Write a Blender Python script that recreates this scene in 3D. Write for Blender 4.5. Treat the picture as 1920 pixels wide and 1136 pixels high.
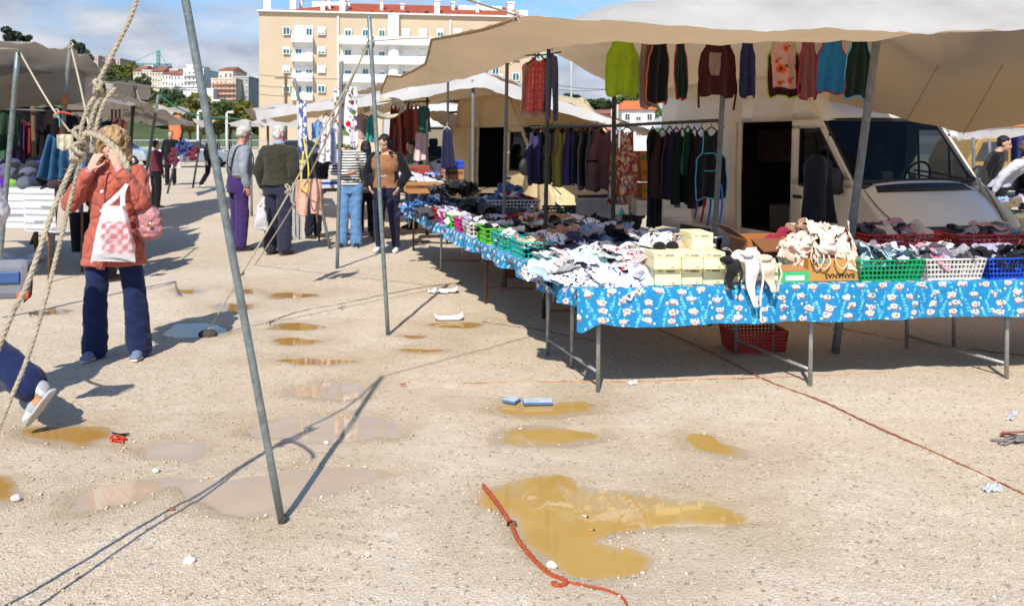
import bpy, bmesh, math, random
import numpy as np
from mathutils import Vector, Matrix
random.seed(7)
RNG = np.random.RandomState(11)
S = bpy.context.scene
for o in list(bpy.data.objects): bpy.data.objects.remove(o)
# ---------------------------------------------------------------- camera, sky, sun, exposure
F, CX, HY, H = 1600.0, 960.0, 262.0, 1.52        # focal length / principal column / horizon row of the photograph, eye height
cd = bpy.data.cameras.new('camera'); cam = bpy.data.objects.new('camera', cd); S.collection.objects.link(cam)
cam.location = (0, 0, H); cam.rotation_euler = (math.radians(90), 0, 0)
cd.sensor_width = 36; cd.lens = F/1920*36; cd.shift_y = -(568-HY)/1920
cd.clip_start = .05; cd.clip_end = 4000
cd.dof.use_dof = True; cd.dof.focus_distance = 4.6; cd.dof.aperture_fstop = 5.0
S.camera = cam
SHX, SHY = .17, 1.0                               # shadow travel per metre of height
sun_dir = Vector((SHX, SHY, -1)).normalized()
sd = bpy.data.lights.new('sun', 'SUN'); sd.energy = 4.5; sd.angle = math.radians(.53); sd.color = (1, .945, .86)
sun = bpy.data.objects.new('sun', sd); S.collection.objects.link(sun)
sun.rotation_euler = sun_dir.to_track_quat('-Z', 'Y').to_euler(); sun.location = (0, -20, 30)
SUN_EL = math.asin(-sun_dir.z)
W = bpy.data.worlds.new("World"); S.world = W; W.use_nodes = True
nt = W.node_tree; N = nt.nodes; L = nt.links
bg = N['Background']; bg.inputs['Strength'].default_value = .12
sky = N.new('ShaderNodeTexSky'); sky.sky_type = 'NISHITA'; sky.sun_disc = False
sky.sun_elevation = SUN_EL; sky.sun_rotation = math.atan2(-sun_dir.x, -sun_dir.y)
sky.air_density = 1.0; sky.dust_density = .6; sky.ozone_density = 1.6
tc = N.new('ShaderNodeTexCoord'); sp = N.new('ShaderNodeSeparateXYZ'); L.new(tc.outputs['Generated'], sp.inputs[0])
def wm(op, a, b):
    n = N.new('ShaderNodeMath'); n.operation = op
    for k, q in enumerate((a, b)):
        if q is None: continue
        if isinstance(q, (int, float)): n.inputs[k].default_value = q
        else: L.new(q, n.inputs[k])
    return n.outputs[0]
zz = wm('ADD', wm('MAXIMUM', sp.outputs[2], 0.0), .26)
cb = N.new('ShaderNodeCombineXYZ'); L.new(wm('DIVIDE', sp.outputs[0], zz), cb.inputs[0]); L.new(wm('DIVIDE', sp.outputs[1], zz), cb.inputs[1])
n1 = N.new('ShaderNodeTexNoise'); n1.inputs['Scale'].default_value = 1.7; n1.inputs['Detail'].default_value = 9; n1.inputs['Roughness'].default_value = .56; n1.inputs['Distortion'].default_value = .15
mp = N.new('ShaderNodeMapping'); mp.inputs['Location'].default_value = (1.3, 5.1, 0); L.new(cb.outputs[0], mp.inputs[0]); L.new(mp.outputs[0], n1.inputs['Vector'])
n2 = N.new('ShaderNodeTexNoise'); n2.inputs['Scale'].default_value = 4.2; n2.inputs['Detail'].default_value = 8; L.new(mp.outputs[0], n2.inputs['Vector'])
low = wm('MULTIPLY', wm('SUBTRACT', .2, sp.outputs[2]), 1.7)          # more cloud low in the sky
cov = wm('ADD', n1.outputs[0], low)
rp = N.new('ShaderNodeValToRGB'); rp.color_ramp.elements[0].position = .47; rp.color_ramp.elements[1].position = .70; L.new(cov, rp.inputs[0])
cr = N.new('ShaderNodeValToRGB'); cr.color_ramp.elements[0].position = .34; cr.color_ramp.elements[0].color = (2.9, 3.3, 4.2, 1)
cr.color_ramp.elements[1].position = .66; cr.color_ramp.elements[1].color = (5.2, 5.4, 5.9, 1); L.new(n2.outputs[0], cr.inputs[0])
mx = N.new('ShaderNodeMixRGB'); L.new(rp.outputs[0], mx.inputs[0]); tn = N.new('ShaderNodeMixRGB'); tn.blend_type = 'MULTIPLY'; tn.inputs[0].default_value = 1; tn.inputs[2].default_value = (.66, .88, 1.08, 1); L.new(sky.outputs[0], tn.inputs[1]); L.new(tn.outputs[0], mx.inputs[1]); L.new(cr.outputs[0], mx.inputs[2])
L.new(mx.outputs[0], bg.inputs[0])
S.view_settings.view_transform = 'Standard'; S.view_settings.look = 'None'; S.view_settings.exposure = .26; S.view_settings.gamma = 1
S.cycles.use_denoising = True; S.cycles.max_bounces = 7; S.cycles.diffuse_bounces = 4; S.cycles.glossy_bounces = 3; S.cycles.transmission_bounces = 4
S.cycles.transparent_max_bounces = 8; S.cycles.caustics_reflective = False; S.cycles.caustics_refractive = False
# ---------------------------------------------------------------- helpers
C = S.collection
V = Vector
def at(px, py, Y): return V(((px-CX)/F*Y, Y, H-(py-HY)/F*Y))          # a photo pixel at a known distance
def gd(px, py, z=0.0):
    Y = F*(H-z)/(py-HY); return V(((px-CX)/F*Y, Y, z))                # a photo pixel on the ground
def lin(h):                                                             # sRGB 0..255 -> linear
    return tuple(((c/255)/12.92 if c/255 <= .04045 else ((c/255+.055)/1.055)**2.4) for c in h)
def hsh(ix, iy, iz, seed):
    n = (ix.astype(np.int64)*374761393 + iy.astype(np.int64)*668265263 + iz.astype(np.int64)*2147483647 + seed*144269) & 0x7fffffff
    n = ((n ^ (n >> 13))*1274126177) & 0x7fffffff
    n = (n ^ (n >> 16)) & 0xffff
    return n/32767.5-1
def vnoise(x, y, z=None, seed=0):
    x = np.asarray(x, float); y = np.asarray(y, float); z = np.zeros_like(x) if z is None else np.asarray(z, float)
    ix, iy, iz = np.floor(x), np.floor(y), np.floor(z); fx, fy, fz = x-ix, y-iy, z-iz
    fx, fy, fz = [t*t*(3-2*t) for t in (fx, fy, fz)]
    r = 0
    for a in (0, 1):
        for b in (0, 1):
            for c in (0, 1):
                r = r + hsh(ix+a, iy+b, iz+c, seed)*(fx if a else 1-fx)*(fy if b else 1-fy)*(fz if c else 1-fz)
    return r
def fbm(x, y, z=None, seed=0, o=4):
    r, a, f = 0, 1., 1.
    for k in range(o):
        r = r+a*vnoise(np.asarray(x)*f, np.asarray(y)*f, None if z is None else np.asarray(z)*f, seed+k*17); a *= .5; f *= 2.03
    return r
MATS = {}
def M(name, col, rough=.8, var=.14, vs=8., bump=0., bs=70., metal=0., spec=.4, attr=None, sheen=0., coat=0., emit=None, two=None, trans=None, alpha=None, stretch=None):
    if name in MATS: return MATS[name]
    m = bpy.data.materials.new(name); m.use_nodes = True; t = m.node_tree; n = t.nodes; l = t.links
    b = n['Principled BSDF']; b.inputs['Roughness'].default_value = rough; b.inputs['Metallic'].default_value = metal
    b.inputs['Specular IOR Level'].default_value = spec
    if sheen: b.inputs['Sheen Weight'].default_value = sheen
    if coat: b.inputs['Coat Weight'].default_value = coat; b.inputs['Coat Roughness'].default_value = .08
    co = n.new('ShaderNodeTexCoord'); src = co.outputs['Object']
    if stretch:
        g = n.new('ShaderNodeMapping'); g.inputs['Scale'].default_value = stretch; l.new(src, g.inputs[0]); src = g.outputs[0]
    no = n.new('ShaderNodeTexNoise'); no.inputs['Scale'].default_value = vs; no.inputs['Detail'].default_value = 6; l.new(src, no.inputs['Vector'])
    mr = n.new('ShaderNodeMapRange'); mr.inputs[1].default_value = .25; mr.inputs[2].default_value = .75; mr.inputs[3].default_value = 1-var; mr.inputs[4].default_value = 1+var
    l.new(no.outputs[0], mr.inputs[0])
    mul = n.new('ShaderNodeVectorMath'); mul.operation = 'SCALE'; l.new(mr.outputs[0], mul.inputs['Scale'])
    if attr:
        at_ = n.new('ShaderNodeAttribute'); at_.attribute_name = attr; l.new(at_.outputs['Color'], mul.inputs[0])
    elif two:
        ge = n.new('ShaderNodeNewGeometry'); mi = n.new('ShaderNodeMixRGB'); mi.inputs[1].default_value = (*col, 1); mi.inputs[2].default_value = (*two, 1)
        l.new(ge.outputs['Backfacing'], mi.inputs[0]); l.new(mi.outputs[0], mul.inputs[0])
    else: mul.inputs[0].default_value = col
    l.new(mul.outputs[0], b.inputs['Base Color'])
    if bump:
        nb = n.new('ShaderNodeTexNoise'); nb.inputs['Scale'].default_value = bs; nb.inputs['Detail'].default_value = 4; l.new(src, nb.inputs['Vector'])
        bp = n.new('ShaderNodeBump'); bp.inputs['Strength'].default_value = bump; bp.inputs['Distance'].default_value = .02; l.new(nb.outputs[0], bp.inputs['Height']); l.new(bp.outputs[0], b.inputs['Normal'])
    if emit: b.inputs['Emission Color'].default_value = (*emit, 1); b.inputs['Emission Strength'].default_value = 1
    if alpha is not None: b.inputs['Alpha'].default_value = alpha
    if trans:                                                            # cloth that lets some light through
        tr = n.new('ShaderNodeBsdfTranslucent'); ms = n.new('ShaderNodeMixShader'); ms.inputs[0].default_value = trans[1]
        tr.inputs[0].default_value = (*trans[0], 1)
        l.new(b.outputs[0], ms.inputs[1]); l.new(tr.outputs[0], ms.inputs[2]); l.new(ms.outputs[0], n['Material Output'].inputs[0])
    MATS[name] = m
    return m
def cloth(name, rgb, rough=.9, var=.12, bump=.25, bs=45, **k): return M('cloth_'+name, lin(rgb), rough, var, 14, bump, bs, spec=.15, sheen=.12, **k)
def glass(name, tint=(.02, .03, .03), rough=.04):
    return M(name, tint, rough, .05, 2, spec=.9)
class MB:
    def __init__(s): s.v = []; s.f = []; s.s = []; s.m = []
    def add(s, vs, fs, smooth=True, mi=0):
        k = len(s.v); s.v += [tuple(p) for p in vs]; s.f += [tuple(i+k for i in f) for f in fs]; s.s += [smooth]*len(fs); s.m += [mi]*len(fs); return s
    def box(s, c, d, R=None, mi=0, taper=1.):
        x, y, z = d[0]/2, d[1]/2, d[2]/2; p = []
        for a, b, e in ((-1,-1,-1),(1,-1,-1),(1,1,-1),(-1,1,-1),(-1,-1,1),(1,-1,1),(1,1,1),(-1,1,1)):
            q = V((a*x*(taper if e < 0 else 1), b*y*(taper if e < 0 else 1), e*z))
            if R is not None: q = R @ q
            p.append(q+V(c))
        return s.add(p, [(0,3,2,1),(4,5,6,7),(0,1,5,4),(1,2,6,5),(2,3,7,6),(3,0,4,7)], False, mi)
    def tube(s, pts, r, n=8, caps=True, mi=0, smooth=True, el=None):
        pts = [V(p) for p in pts]; m = len(pts); rr = r if isinstance(r, (list, tuple)) else [r]*m
        d = [(pts[min(i+1, m-1)]-pts[max(i-1, 0)]) for i in range(m)]
        d = [q.normalized() if q.length > 1e-9 else V((0, 0, 1)) for q in d]
        u = d[0].orthogonal().normalized() if el is None else (V(el)-d[0]*V(el).dot(d[0])).normalized()
        vs = []
        for i in range(m):
            u = (u-d[i]*u.dot(d[i])); u = u.normalized() if u.length > 1e-6 else d[i].orthogonal().normalized()
            w = d[i].cross(u); q = rr[i] if isinstance(rr[i], (tuple, list)) else (rr[i], rr[i])
            for k in range(n):
                a = 2*math.pi*k/n; vs.append(pts[i]+u*(q[0]*math.cos(a))+w*(q[1]*math.sin(a)))
        fs = [(i*n+k, i*n+(k+1) % n, (i+1)*n+(k+1) % n, (i+1)*n+k) for i in range(m-1) for k in range(n)]
        if caps: fs += [tuple(range(n-1, -1, -1)), tuple((m-1)*n+k for k in range(n))]
        return s.add(vs, fs, smooth, mi)
    def ball(s, c, r, nu=14, nv=9, mi=0, R=None):
        r = r if isinstance(r, (tuple, list)) else (r, r, r); vs = []; c = V(c)
        for j in range(1, nv):
            t = math.pi*j/nv
            for i in range(nu):
                a = 2*math.pi*i/nu; q = V((r[0]*math.sin(t)*math.cos(a), r[1]*math.sin(t)*math.sin(a), r[2]*math.cos(t)))
                vs.append(c+(R @ q if R is not None else q))
        t_, b_ = V((0, 0, r[2])), V((0, 0, -r[2]))
        vs += [c+(R @ t_ if R is not None else t_), c+(R @ b_ if R is not None else b_)]; T = len(vs)-2
        fs = [(j*nu+i, (j+1)*nu+i, (j+1)*nu+(i+1) % nu, j*nu+(i+1) % nu) for j in range(nv-2) for i in range(nu)]
        fs += [(T, i, (i+1) % nu) for i in range(nu)]+[(T+1, (nv-2)*nu+(i+1) % nu, (nv-2)*nu+i) for i in range(nu)]
        return s.add(vs, fs, True, mi)
    def grid(s, P, smooth=True, mi=0, flip=False):
        P = np.asarray(P, float); a, b = P.shape[:2]
        fs = [(i*b+j, i*b+j+1, (i+1)*b+j+1, (i+1)*b+j) for i in range(a-1) for j in range(b-1)]
        if flip: fs = [f[::-1] for f in fs]
        return s.add(P.reshape(-1, 3).tolist(), fs, smooth, mi)
    def prism(s, poly, ax, t0, t1, mi=0, smooth=False):                 # 2-D outline pushed along axis ax ('x','y','z')
        def mk(p, t): return {'z': (p[0], p[1], t), 'y': (p[0], t, p[1]), 'x': (t, p[0], p[1])}[ax]
        n = len(poly); vs = [mk(p, t0) for p in poly]+[mk(p, t1) for p in poly]
        fs = [(i, (i+1) % n, n+(i+1) % n, n+i) for i in range(n)]+[tuple(range(n-1, -1, -1)), tuple(range(n, 2*n))]
        return s.add(vs, fs, smooth, mi)
    def xf(s, Mx): s.v = [tuple(Mx @ V(p)) for p in s.v]; return s
    def build(s, name, mat, parent=None, loc=None, bevel=0, solid=0, rot=None, fixn=False):
        me = bpy.data.meshes.new(name); me.from_pydata(s.v, [], s.f)
        for q in (mat if isinstance(mat, (list, tuple)) else [mat]): me.materials.append(q)
        me.polygons.foreach_set('use_smooth', s.s); me.polygons.foreach_set('material_index', s.m)
        if fixn:
            b = bmesh.new(); b.from_mesh(me); bmesh.ops.recalc_face_normals(b, faces=b.faces); b.to_mesh(me); b.free()
        me.update(); return link(name, me, parent, loc, bevel, solid, rot)
def link(name, me, parent=None, loc=None, bevel=0, solid=0, rot=None):
    o = bpy.data.objects.new(name, me); C.objects.link(o)
    if parent: o.parent = parent
    if loc is not None: o.location = loc
    if rot is not None: o.rotation_euler = rot
    if bevel: q = o.modifiers.new('bevel', 'BEVEL'); q.width = bevel; q.segments = 2; q.limit_method = 'ANGLE'; q.angle_limit = .6
    if solid: q = o.modifiers.new('solid', 'SOLIDIFY'); q.thickness = solid; q.offset = 0
    return o
def tag(o, label=None, cat=None, group=None, kind=None):
    if label: o['label'] = label
    if cat: o['category'] = cat
    if group: o['group'] = group
    if kind: o['kind'] = kind
    return o
def empty(name, label, cat, loc=(0, 0, 0), rz=0, group=None):
    o = bpy.data.objects.new(name, None); C.objects.link(o); o.location = loc; o.rotation_euler = (0, 0, rz); o.empty_display_size = .1
    return tag(o, label, cat, group)
KIDS = {}
def kids(o): return [c for c in bpy.data.objects if c.parent is o]
def copy_tree(o, parent=None):
    c = o.copy(); C.objects.link(c)
    if parent: c.parent = parent
    for k in kids(o): copy_tree(k, c)
    return c
def vox(mb, name, mat, size=.012, parent=None, it=4, disp=None, loc=None, fac=.5):   # overlapping volumes grown into one continuous skin
    me = bpy.data.meshes.new('t'); me.from_pydata(mb.v, [], mb.f); o = bpy.data.objects.new('t', me); C.objects.link(o)
    r = o.modifiers.new('r', 'REMESH'); r.mode = 'VOXEL'; r.voxel_size = size
    s = o.modifiers.new('s', 'SMOOTH'); s.factor = fac; s.iterations = it
    dg = bpy.context.evaluated_depsgraph_get(); m2 = bpy.data.meshes.new_from_object(o.evaluated_get(dg)); m2.name = name
    bpy.data.objects.remove(o); bpy.data.meshes.remove(me)
    if disp is not None:
        n = len(m2.vertices); co = np.empty(n*3); m2.vertices.foreach_get('co', co); co = co.reshape(-1, 3)
        nn = np.empty(n*3); m2.vertices.foreach_get('normal', nn); nn = nn.reshape(-1, 3)
        co = co+nn*disp(co)[:, None]; m2.vertices.foreach_set('co', co.ravel())
    m2.materials.clear(); m2.materials.append(mat); m2.polygons.foreach_set('use_smooth', [True]*len(m2.polygons)); m2.update()
    return link(name, m2, parent, loc)
def setcol(me, cols, name='Col'):
    a = me.color_attributes.new(name, 'FLOAT_COLOR', 'POINT'); q = np.ones((len(me.vertices), 4)); q[:, :3] = cols; a.data.foreach_set('color', q.ravel())
def cat_interp(P, n0, n1):                                              # Catmull-Rom through a control grid
    P = np.asarray(P, float)
    def run(A, n):
        m = A.shape[0]; t = np.linspace(0, m-1, n); i = np.clip(np.floor(t).astype(int), 0, m-2); f = (t-i)
        f = f.reshape(-1, *([1]*(A.ndim-1))); g = lambda k: A[np.clip(i+k, 0, m-1)]
        p0, p1, p2, p3 = g(-1), g(0), g(1), g(2)
        return .5*(2*p1+(p2-p0)*f+(2*p0-5*p1+4*p2-p3)*f**2+(3*p1-p0-3*p2+p3)*f**3)
    A = run(P, n0); return np.swapaxes(run(np.swapaxes(A, 0, 1), n1), 0, 1)
def curve(pts, n): return [V(q) for q in cat_interp([pts, pts], 2, n)[0]]
def rope_mesh(mb, pts, r, pitch=None, strands=3, n=6, step=None):        # laid rope: strands wound round the path
    pts = [V(p) for p in pts]; d = [0.]
    for a, b in zip(pts, pts[1:]): d.append(d[-1]+(b-a).length)
    Lh = d[-1]; pitch = pitch or r*7; step = step or r*1.1; m = max(4, int(Lh/step)); P = []
    arr = np.array([tuple(p) for p in pts]); ts = np.linspace(0, Lh, m)
    P = [V((np.interp(t, d, arr[:, 0]), np.interp(t, d, arr[:, 1]), np.interp(t, d, arr[:, 2]))) for t in ts]
    T = [(P[min(i+1, m-1)]-P[max(i-1, 0)]).normalized() for i in range(m)]; u = T[0].orthogonal().normalized(); U = []
    for i in range(m):
        u = (u-T[i]*u.dot(T[i])).normalized(); U.append(u)
    for k in range(strands):
        q = []
        for i in range(m):
            a = 2*math.pi*(ts[i]/pitch+k/strands); w = T[i].cross(U[i]); q.append(P[i]+(U[i]*math.cos(a)+w*math.sin(a))*r*.5)
        mb.tube(q, r*.56, n)
    return mb
def R3(ax, a): return Matrix.Rotation(a, 3, ax)
def pole(name, p0, p1, r, mat, label, group=None, cat='pole', n=12, bend=0):
    p0, p1 = V(p0), V(p1); m = MB(); k = 9; b = (p1-p0).orthogonal().normalized()
    pts = [(p1-p0)*(i/(k-1))+b*bend*math.sin(math.pi*i/(k-1)) for i in range(k)]
    m.tube(pts, r, n); return tag(m.build(name, mat, loc=p0), label, cat, group)
# ---------------------------------------------------------------- ground with puddle hollows
def ell(x0, x1, y0, y1, sk=0, n=18, wob=.12, seed=0):
    o = []
    for k in range(n):
        a = 2*math.pi*k/n; r = 1+wob*math.sin(3*a+seed)+wob*.6*math.sin(5*a+2*seed)
        yy = (y0+y1)/2+(y1-y0)/2*math.sin(a)*r; o.append(((x0+x1)/2+(x1-x0)/2*math.cos(a)*r+sk*(yy-(y0+y1)/2), yy))
    return o
PUD = [
 [(886,936),(905,912),(950,893),(1000,882),(1055,884),(1085,898),(1120,912),(1180,917),(1250,922),(1330,930),(1375,950),(1412,976),(1370,986),(1300,988),(1240,990),(1190,996),(1150,1004),(1130,1012),(1180,1024),(1228,1042),(1222,1066),(1180,1084),(1120,1091),(1060,1082),(1010,1055),(975,1020),(955,985),(930,962),(900,958)],
 [(915,766),(945,752),(1035,755),(1045,750),(1090,747),(1130,756),(1125,770),(1080,776),(1040,782),(985,783),(940,776)],
 ell(922,1132,797,836,seed=1), [(1270,820),(1290,808),(1335,809),(1360,825),(1402,844),(1390,856),(1340,852),(1295,840)],
 ell(745,836,649,662,seed=2), ell(750,802,626,634,seed=3), ell(805,914,602,615,seed=4), ell(540,695,714,749,seed=5), ell(462,768,778,828,seed=6,wob=.08),
 ell(500,606,603,619,seed=7), ell(503,605,631,647,seed=8), ell(515,682,669,683,seed=9), ell(33,222,791,835,seed=10), ell(243,392,823,861,seed=11),
 [(112,962),(132,928),(180,908),(250,897),(330,893),(430,897),(500,892),(560,876),(640,872),(735,876),(742,886),(680,901),(600,924),(550,950),(480,970),(405,964),(352,938),(318,914),(240,943),(180,958)],
 ell(-80,52,890,944,seed=12), ell(303,432,604,634,seed=13), ell(497,592,547,559,seed=14), ell(392,478,567,583,seed=15), ell(322,382,540,550,seed=16), ell(70,135,577,589,seed=17), ell(440,490,541,551,seed=18),
]
PUDW = [np.array([tuple(gd(*p))[:2] for p in q]) for q in PUD]
def poly_sdf(x, y, q):                                                  # < 0 inside
    d = np.full(x.shape, 1e9); ins = np.zeros(x.shape, bool); n = len(q)
    for i in range(n):
        ax, ay = q[i]; bx, by = q[(i+1) % n]; ex, ey = bx-ax, by-ay
        t = np.clip(((x-ax)*ex+(y-ay)*ey)/(ex*ex+ey*ey+1e-12), 0, 1); d = np.minimum(d, (x-ax-t*ex)**2+(y-ay-t*ey)**2)
        c = ((ay > y) != (by > y)) & (x < (bx-ax)*(y-ay)/(by-ay+1e-12)+ax); ins ^= c
    d = np.sqrt(d); return np.where(ins, -d, d)
def pud_field(x, y):
    s = np.full(x.shape, 9.)
    for q in PUDW:
        lo, hi = q.min(0)-.5, q.max(0)+.5; k = np.where((x > lo[0]) & (x < hi[0]) & (y > lo[1]) & (y < hi[1]))[0]
        if len(k): s[k] = np.minimum(s[k], poly_sdf(x[k], y[k], q))
    return s
def ss(a, b, x): t = np.clip((x-a)/(b-a), 0, 1); return t*t*(3-2*t)
WATER = -.0062
def ground_h(x, y, s):
    near = ss(30, 12, np.abs(y)+np.abs(x)*.5)
    h = fbm(x*1.3, y*1.3, seed=3, o=3)*.0045+(fbm(x*9, y*9, seed=5, o=3)*.0028+vnoise(x*42, y*42, seed=9)*.0016)*near
    s2 = s+fbm(x*7, y*7, seed=21, o=4)*.026
    h = h*ss(-.2, .25, s)+h*.4*(1-ss(-.2, .25, s))
    return h+.0012*ss(.3, .06, s)-.024*ss(.06, -.16, s2)
def axis(fine0, fine1, st, lo, hi, g=1.12):
    a = list(np.arange(fine0, fine1, st)); q, d = a[-1], st
    while q < hi: d *= g; q += d; a.append(min(q, hi))
    b, q, d = [], a[0], st
    while q > lo: d *= g; q -= d; b.append(max(q, lo))
    return np.array(b[::-1]+a)
ya = [-40., -12., -4., -1., 0.5, 1.2, 1.7]; q, d = 2.0, .0105
while q < 900: ya.append(q); d = max(.0105, .0042*q if q < 12 else .0042*q*(1+(q-12)*.12)); q += d
ya = np.array(ya+[900., 1500.]); xa = axis(-4.4, 4.2, .02, -900, 900, 1.1)
GX, GY = np.meshgrid(xa, ya); sx, sy = GX.ravel(), GY.ravel(); sdf = pud_field(sx, sy); gh = ground_h(sx, sy, sdf)
nx, ny = len(xa), len(ya); idx = np.arange(nx*ny).reshape(ny, nx)
quads = np.stack([idx[:-1, :-1], idx[:-1, 1:], idx[1:, 1:], idx[1:, :-1]], -1).reshape(-1, 4)
gm = bpy.data.meshes.new('ground'); gm.vertices.add(nx*ny); gm.vertices.foreach_set('co', np.stack([sx, sy, gh], -1).ravel())
gm.loops.add(len(quads)*4); gm.loops.foreach_set('vertex_index', quads.ravel().astype(np.int32)); gm.polygons.add(len(quads))
gm.polygons.foreach_set('loop_start', np.arange(0, len(quads)*4, 4, dtype=np.int32)); gm.polygons.foreach_set('use_smooth', [True]*len(quads)); gm.update(); gm.validate()
wet = np.maximum(ss(.13, -.02, sdf+fbm(sx*5, sy*5, seed=31, o=3)*.05), .5*ss(.45, .05, sdf+fbm(sx*2.2, sy*2.2, seed=33, o=4)*.22))
setcol(gm, np.stack([wet, ss(-.25, .7, fbm(sx*.55, sy*.55, seed=41, o=4)), wet*0], -1), 'wet')
def ground_mat():
    m = bpy.data.materials.new('sandy_gravel'); m.use_nodes = True; t = m.node_tree; n = t.nodes; l = t.links; b = n['Principled BSDF']; b.inputs['Specular IOR Level'].default_value = .25
    g = n.new('ShaderNodeNewGeometry'); P = g.outputs['Position']
    def noise(sc, de=5, ro=.6):
        q = n.new('ShaderNodeTexNoise'); q.inputs['Scale'].default_value = sc; q.inputs['Detail'].default_value = de; q.inputs['Roughness'].default_value = ro; l.new(P, q.inputs['Vector']); return q.outputs[0]
    def vor(sc, out='Color', f='F1'):
        q = n.new('ShaderNodeTexVoronoi'); q.inputs['Scale'].default_value = sc; q.feature = f; l.new(P, q.inputs['Vector']); return q.outputs[out]
    def mix(f, a, c, mode='MIX'):
        q = n.new('ShaderNodeMixRGB'); q.blend_type = mode
        for s_, w in zip(q.inputs, (f, a, c)):
            if isinstance(w, (int, float)): s_.default_value = w
            elif isinstance(w, tuple): s_.default_value = (*w, 1)
            else: l.new(w, s_)
        return q.outputs[0]
    def mr(x, a, c, d, e):
        q = n.new('ShaderNodeMapRange'); l.new(x, q.inputs[0])
        for k, w in zip((1, 2, 3, 4), (a, c, d, e)): q.inputs[k].default_value = w
        return q.outputs[0]
    A = n.new('ShaderNodeAttribute'); A.attribute_name = 'wet'; sp_ = n.new('ShaderNodeSeparateColor'); l.new(A.outputs['Color'], sp_.inputs[0])
    c = mix(mr(noise(.9, 6), .3, .7, 0, 1), (.575, .462, .328), (.665, .55, .41))
    c = mix(mr(noise(6, 5), .35, .75, 0, .55), c, (.515, .40, .275))
    c = mix(sp_.outputs[1], c, mix(.35, c, (.72, .63, .52)))
    v1 = n.new('ShaderNodeSeparateColor'); l.new(vor(150), v1.inputs[0]); v2 = n.new('ShaderNodeSeparateColor'); l.new(vor(70), v2.inputs[0])
    gr = mr(noise(1.1, 6), .36, .60, .12, 1.)                           # where the loose grit lies
    def gated(x): q = n.new('ShaderNodeMath'); q.operation = 'MULTIPLY'; l.new(x, q.inputs[0]); l.new(gr, q.inputs[1]); return q.outputs[0]
    c = mix(gated(mr(v1.outputs[0], .78, .96, 0, .8)), c, (.74, .66, .54)); c = mix(gated(mr(v1.outputs[1], .8, .97, 0, .6)), c, (.30, .23, .155))
    c = mix(mr(v2.outputs[0], .9, .98, 0, .55), c, (.76, .70, .6)); c = mix(mr(v2.outputs[1], .93, .99, 0, .7), c, (.22, .17, .12))
    c = mix(sp_.outputs[0], c, mix(.6, c, (.40, .29, .165)))
    l.new(c, b.inputs['Base Color']); l.new(mr(sp_.outputs[0], 0, 1, .95, .5), b.inputs['Roughness'])
    h = n.new('ShaderNodeMath'); h.operation = 'ADD'; l.new(noise(90, 5, .7), h.inputs[0])
    h2 = n.new('ShaderNodeMath'); h2.operation = 'MULTIPLY'; l.new(vor(110, 'Distance'), h2.inputs[0]); h2.inputs[1].default_value = -.9; l.new(h2.outputs[0], h.inputs[1])
    bp = n.new('ShaderNodeBump'); bp.inputs['Strength'].default_value = .75; bp.inputs['Distance'].default_value = .006; l.new(h.outputs[0], bp.inputs['Height']); l.new(bp.outputs[0], b.inputs['Normal'])
    return m
gm.materials.append(ground_mat()); tag(link('ground', gm), kind='structure')
# puddles: flat muddy water standing in the hollows
def water_mat(name, col, col2):
    m = bpy.data.materials.new(name); m.use_nodes = True; t = m.node_tree; n = t.nodes; l = t.links; b = n['Principled BSDF']
    b.inputs['Roughness'].default_value = .02; b.inputs['IOR'].default_value = 1.33; b.inputs['Specular IOR Level'].default_value = .85
    g = n.new('ShaderNodeNewGeometry'); q = n.new('ShaderNodeTexNoise'); q.inputs['Scale'].default_value = 3.2; q.inputs['Detail'].default_value = 5; l.new(g.outputs['Position'], q.inputs['Vector'])
    r = n.new('ShaderNodeValToRGB'); r.color_ramp.elements[0].position = .35; r.color_ramp.elements[1].position = .7
    r.color_ramp.elements[0].color = (*col, 1); r.color_ramp.elements[1].color = (*col2, 1); l.new(q.outputs[0], r.inputs[0]); A = n.new('ShaderNodeAttribute'); A.attribute_name = 'shallow'; sx_ = n.new('ShaderNodeMixRGB'); l.new(A.outputs['Fac'], sx_.inputs[0]); l.new(r.outputs[0], sx_.inputs[1]); sx_.inputs[2].default_value = (.47, .365, .25, 1); l.new(sx_.outputs[0], b.inputs['Base Color'])
    w = n.new('ShaderNodeTexNoise'); w.inputs['Scale'].default_value = 9; w.inputs['Detail'].default_value = 2; l.new(g.outputs['Position'], w.inputs['Vector'])
    bp = n.new('ShaderNodeBump'); bp.inputs['Strength'].default_value = .03; bp.inputs['Distance'].default_value = .003; l.new(w.outputs[0], bp.inputs['Height']); l.new(bp.outputs[0], b.inputs['Normal'])
    return m
WM = [water_mat('orange_ochre_water', (.40, .205, .04), (.45, .255, .065)), water_mat('ochre_water', (.47, .285, .075), (.52, .335, .105)), water_mat('pale_mud_water', (.50, .36, .23), (.56, .42, .28))]
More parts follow.
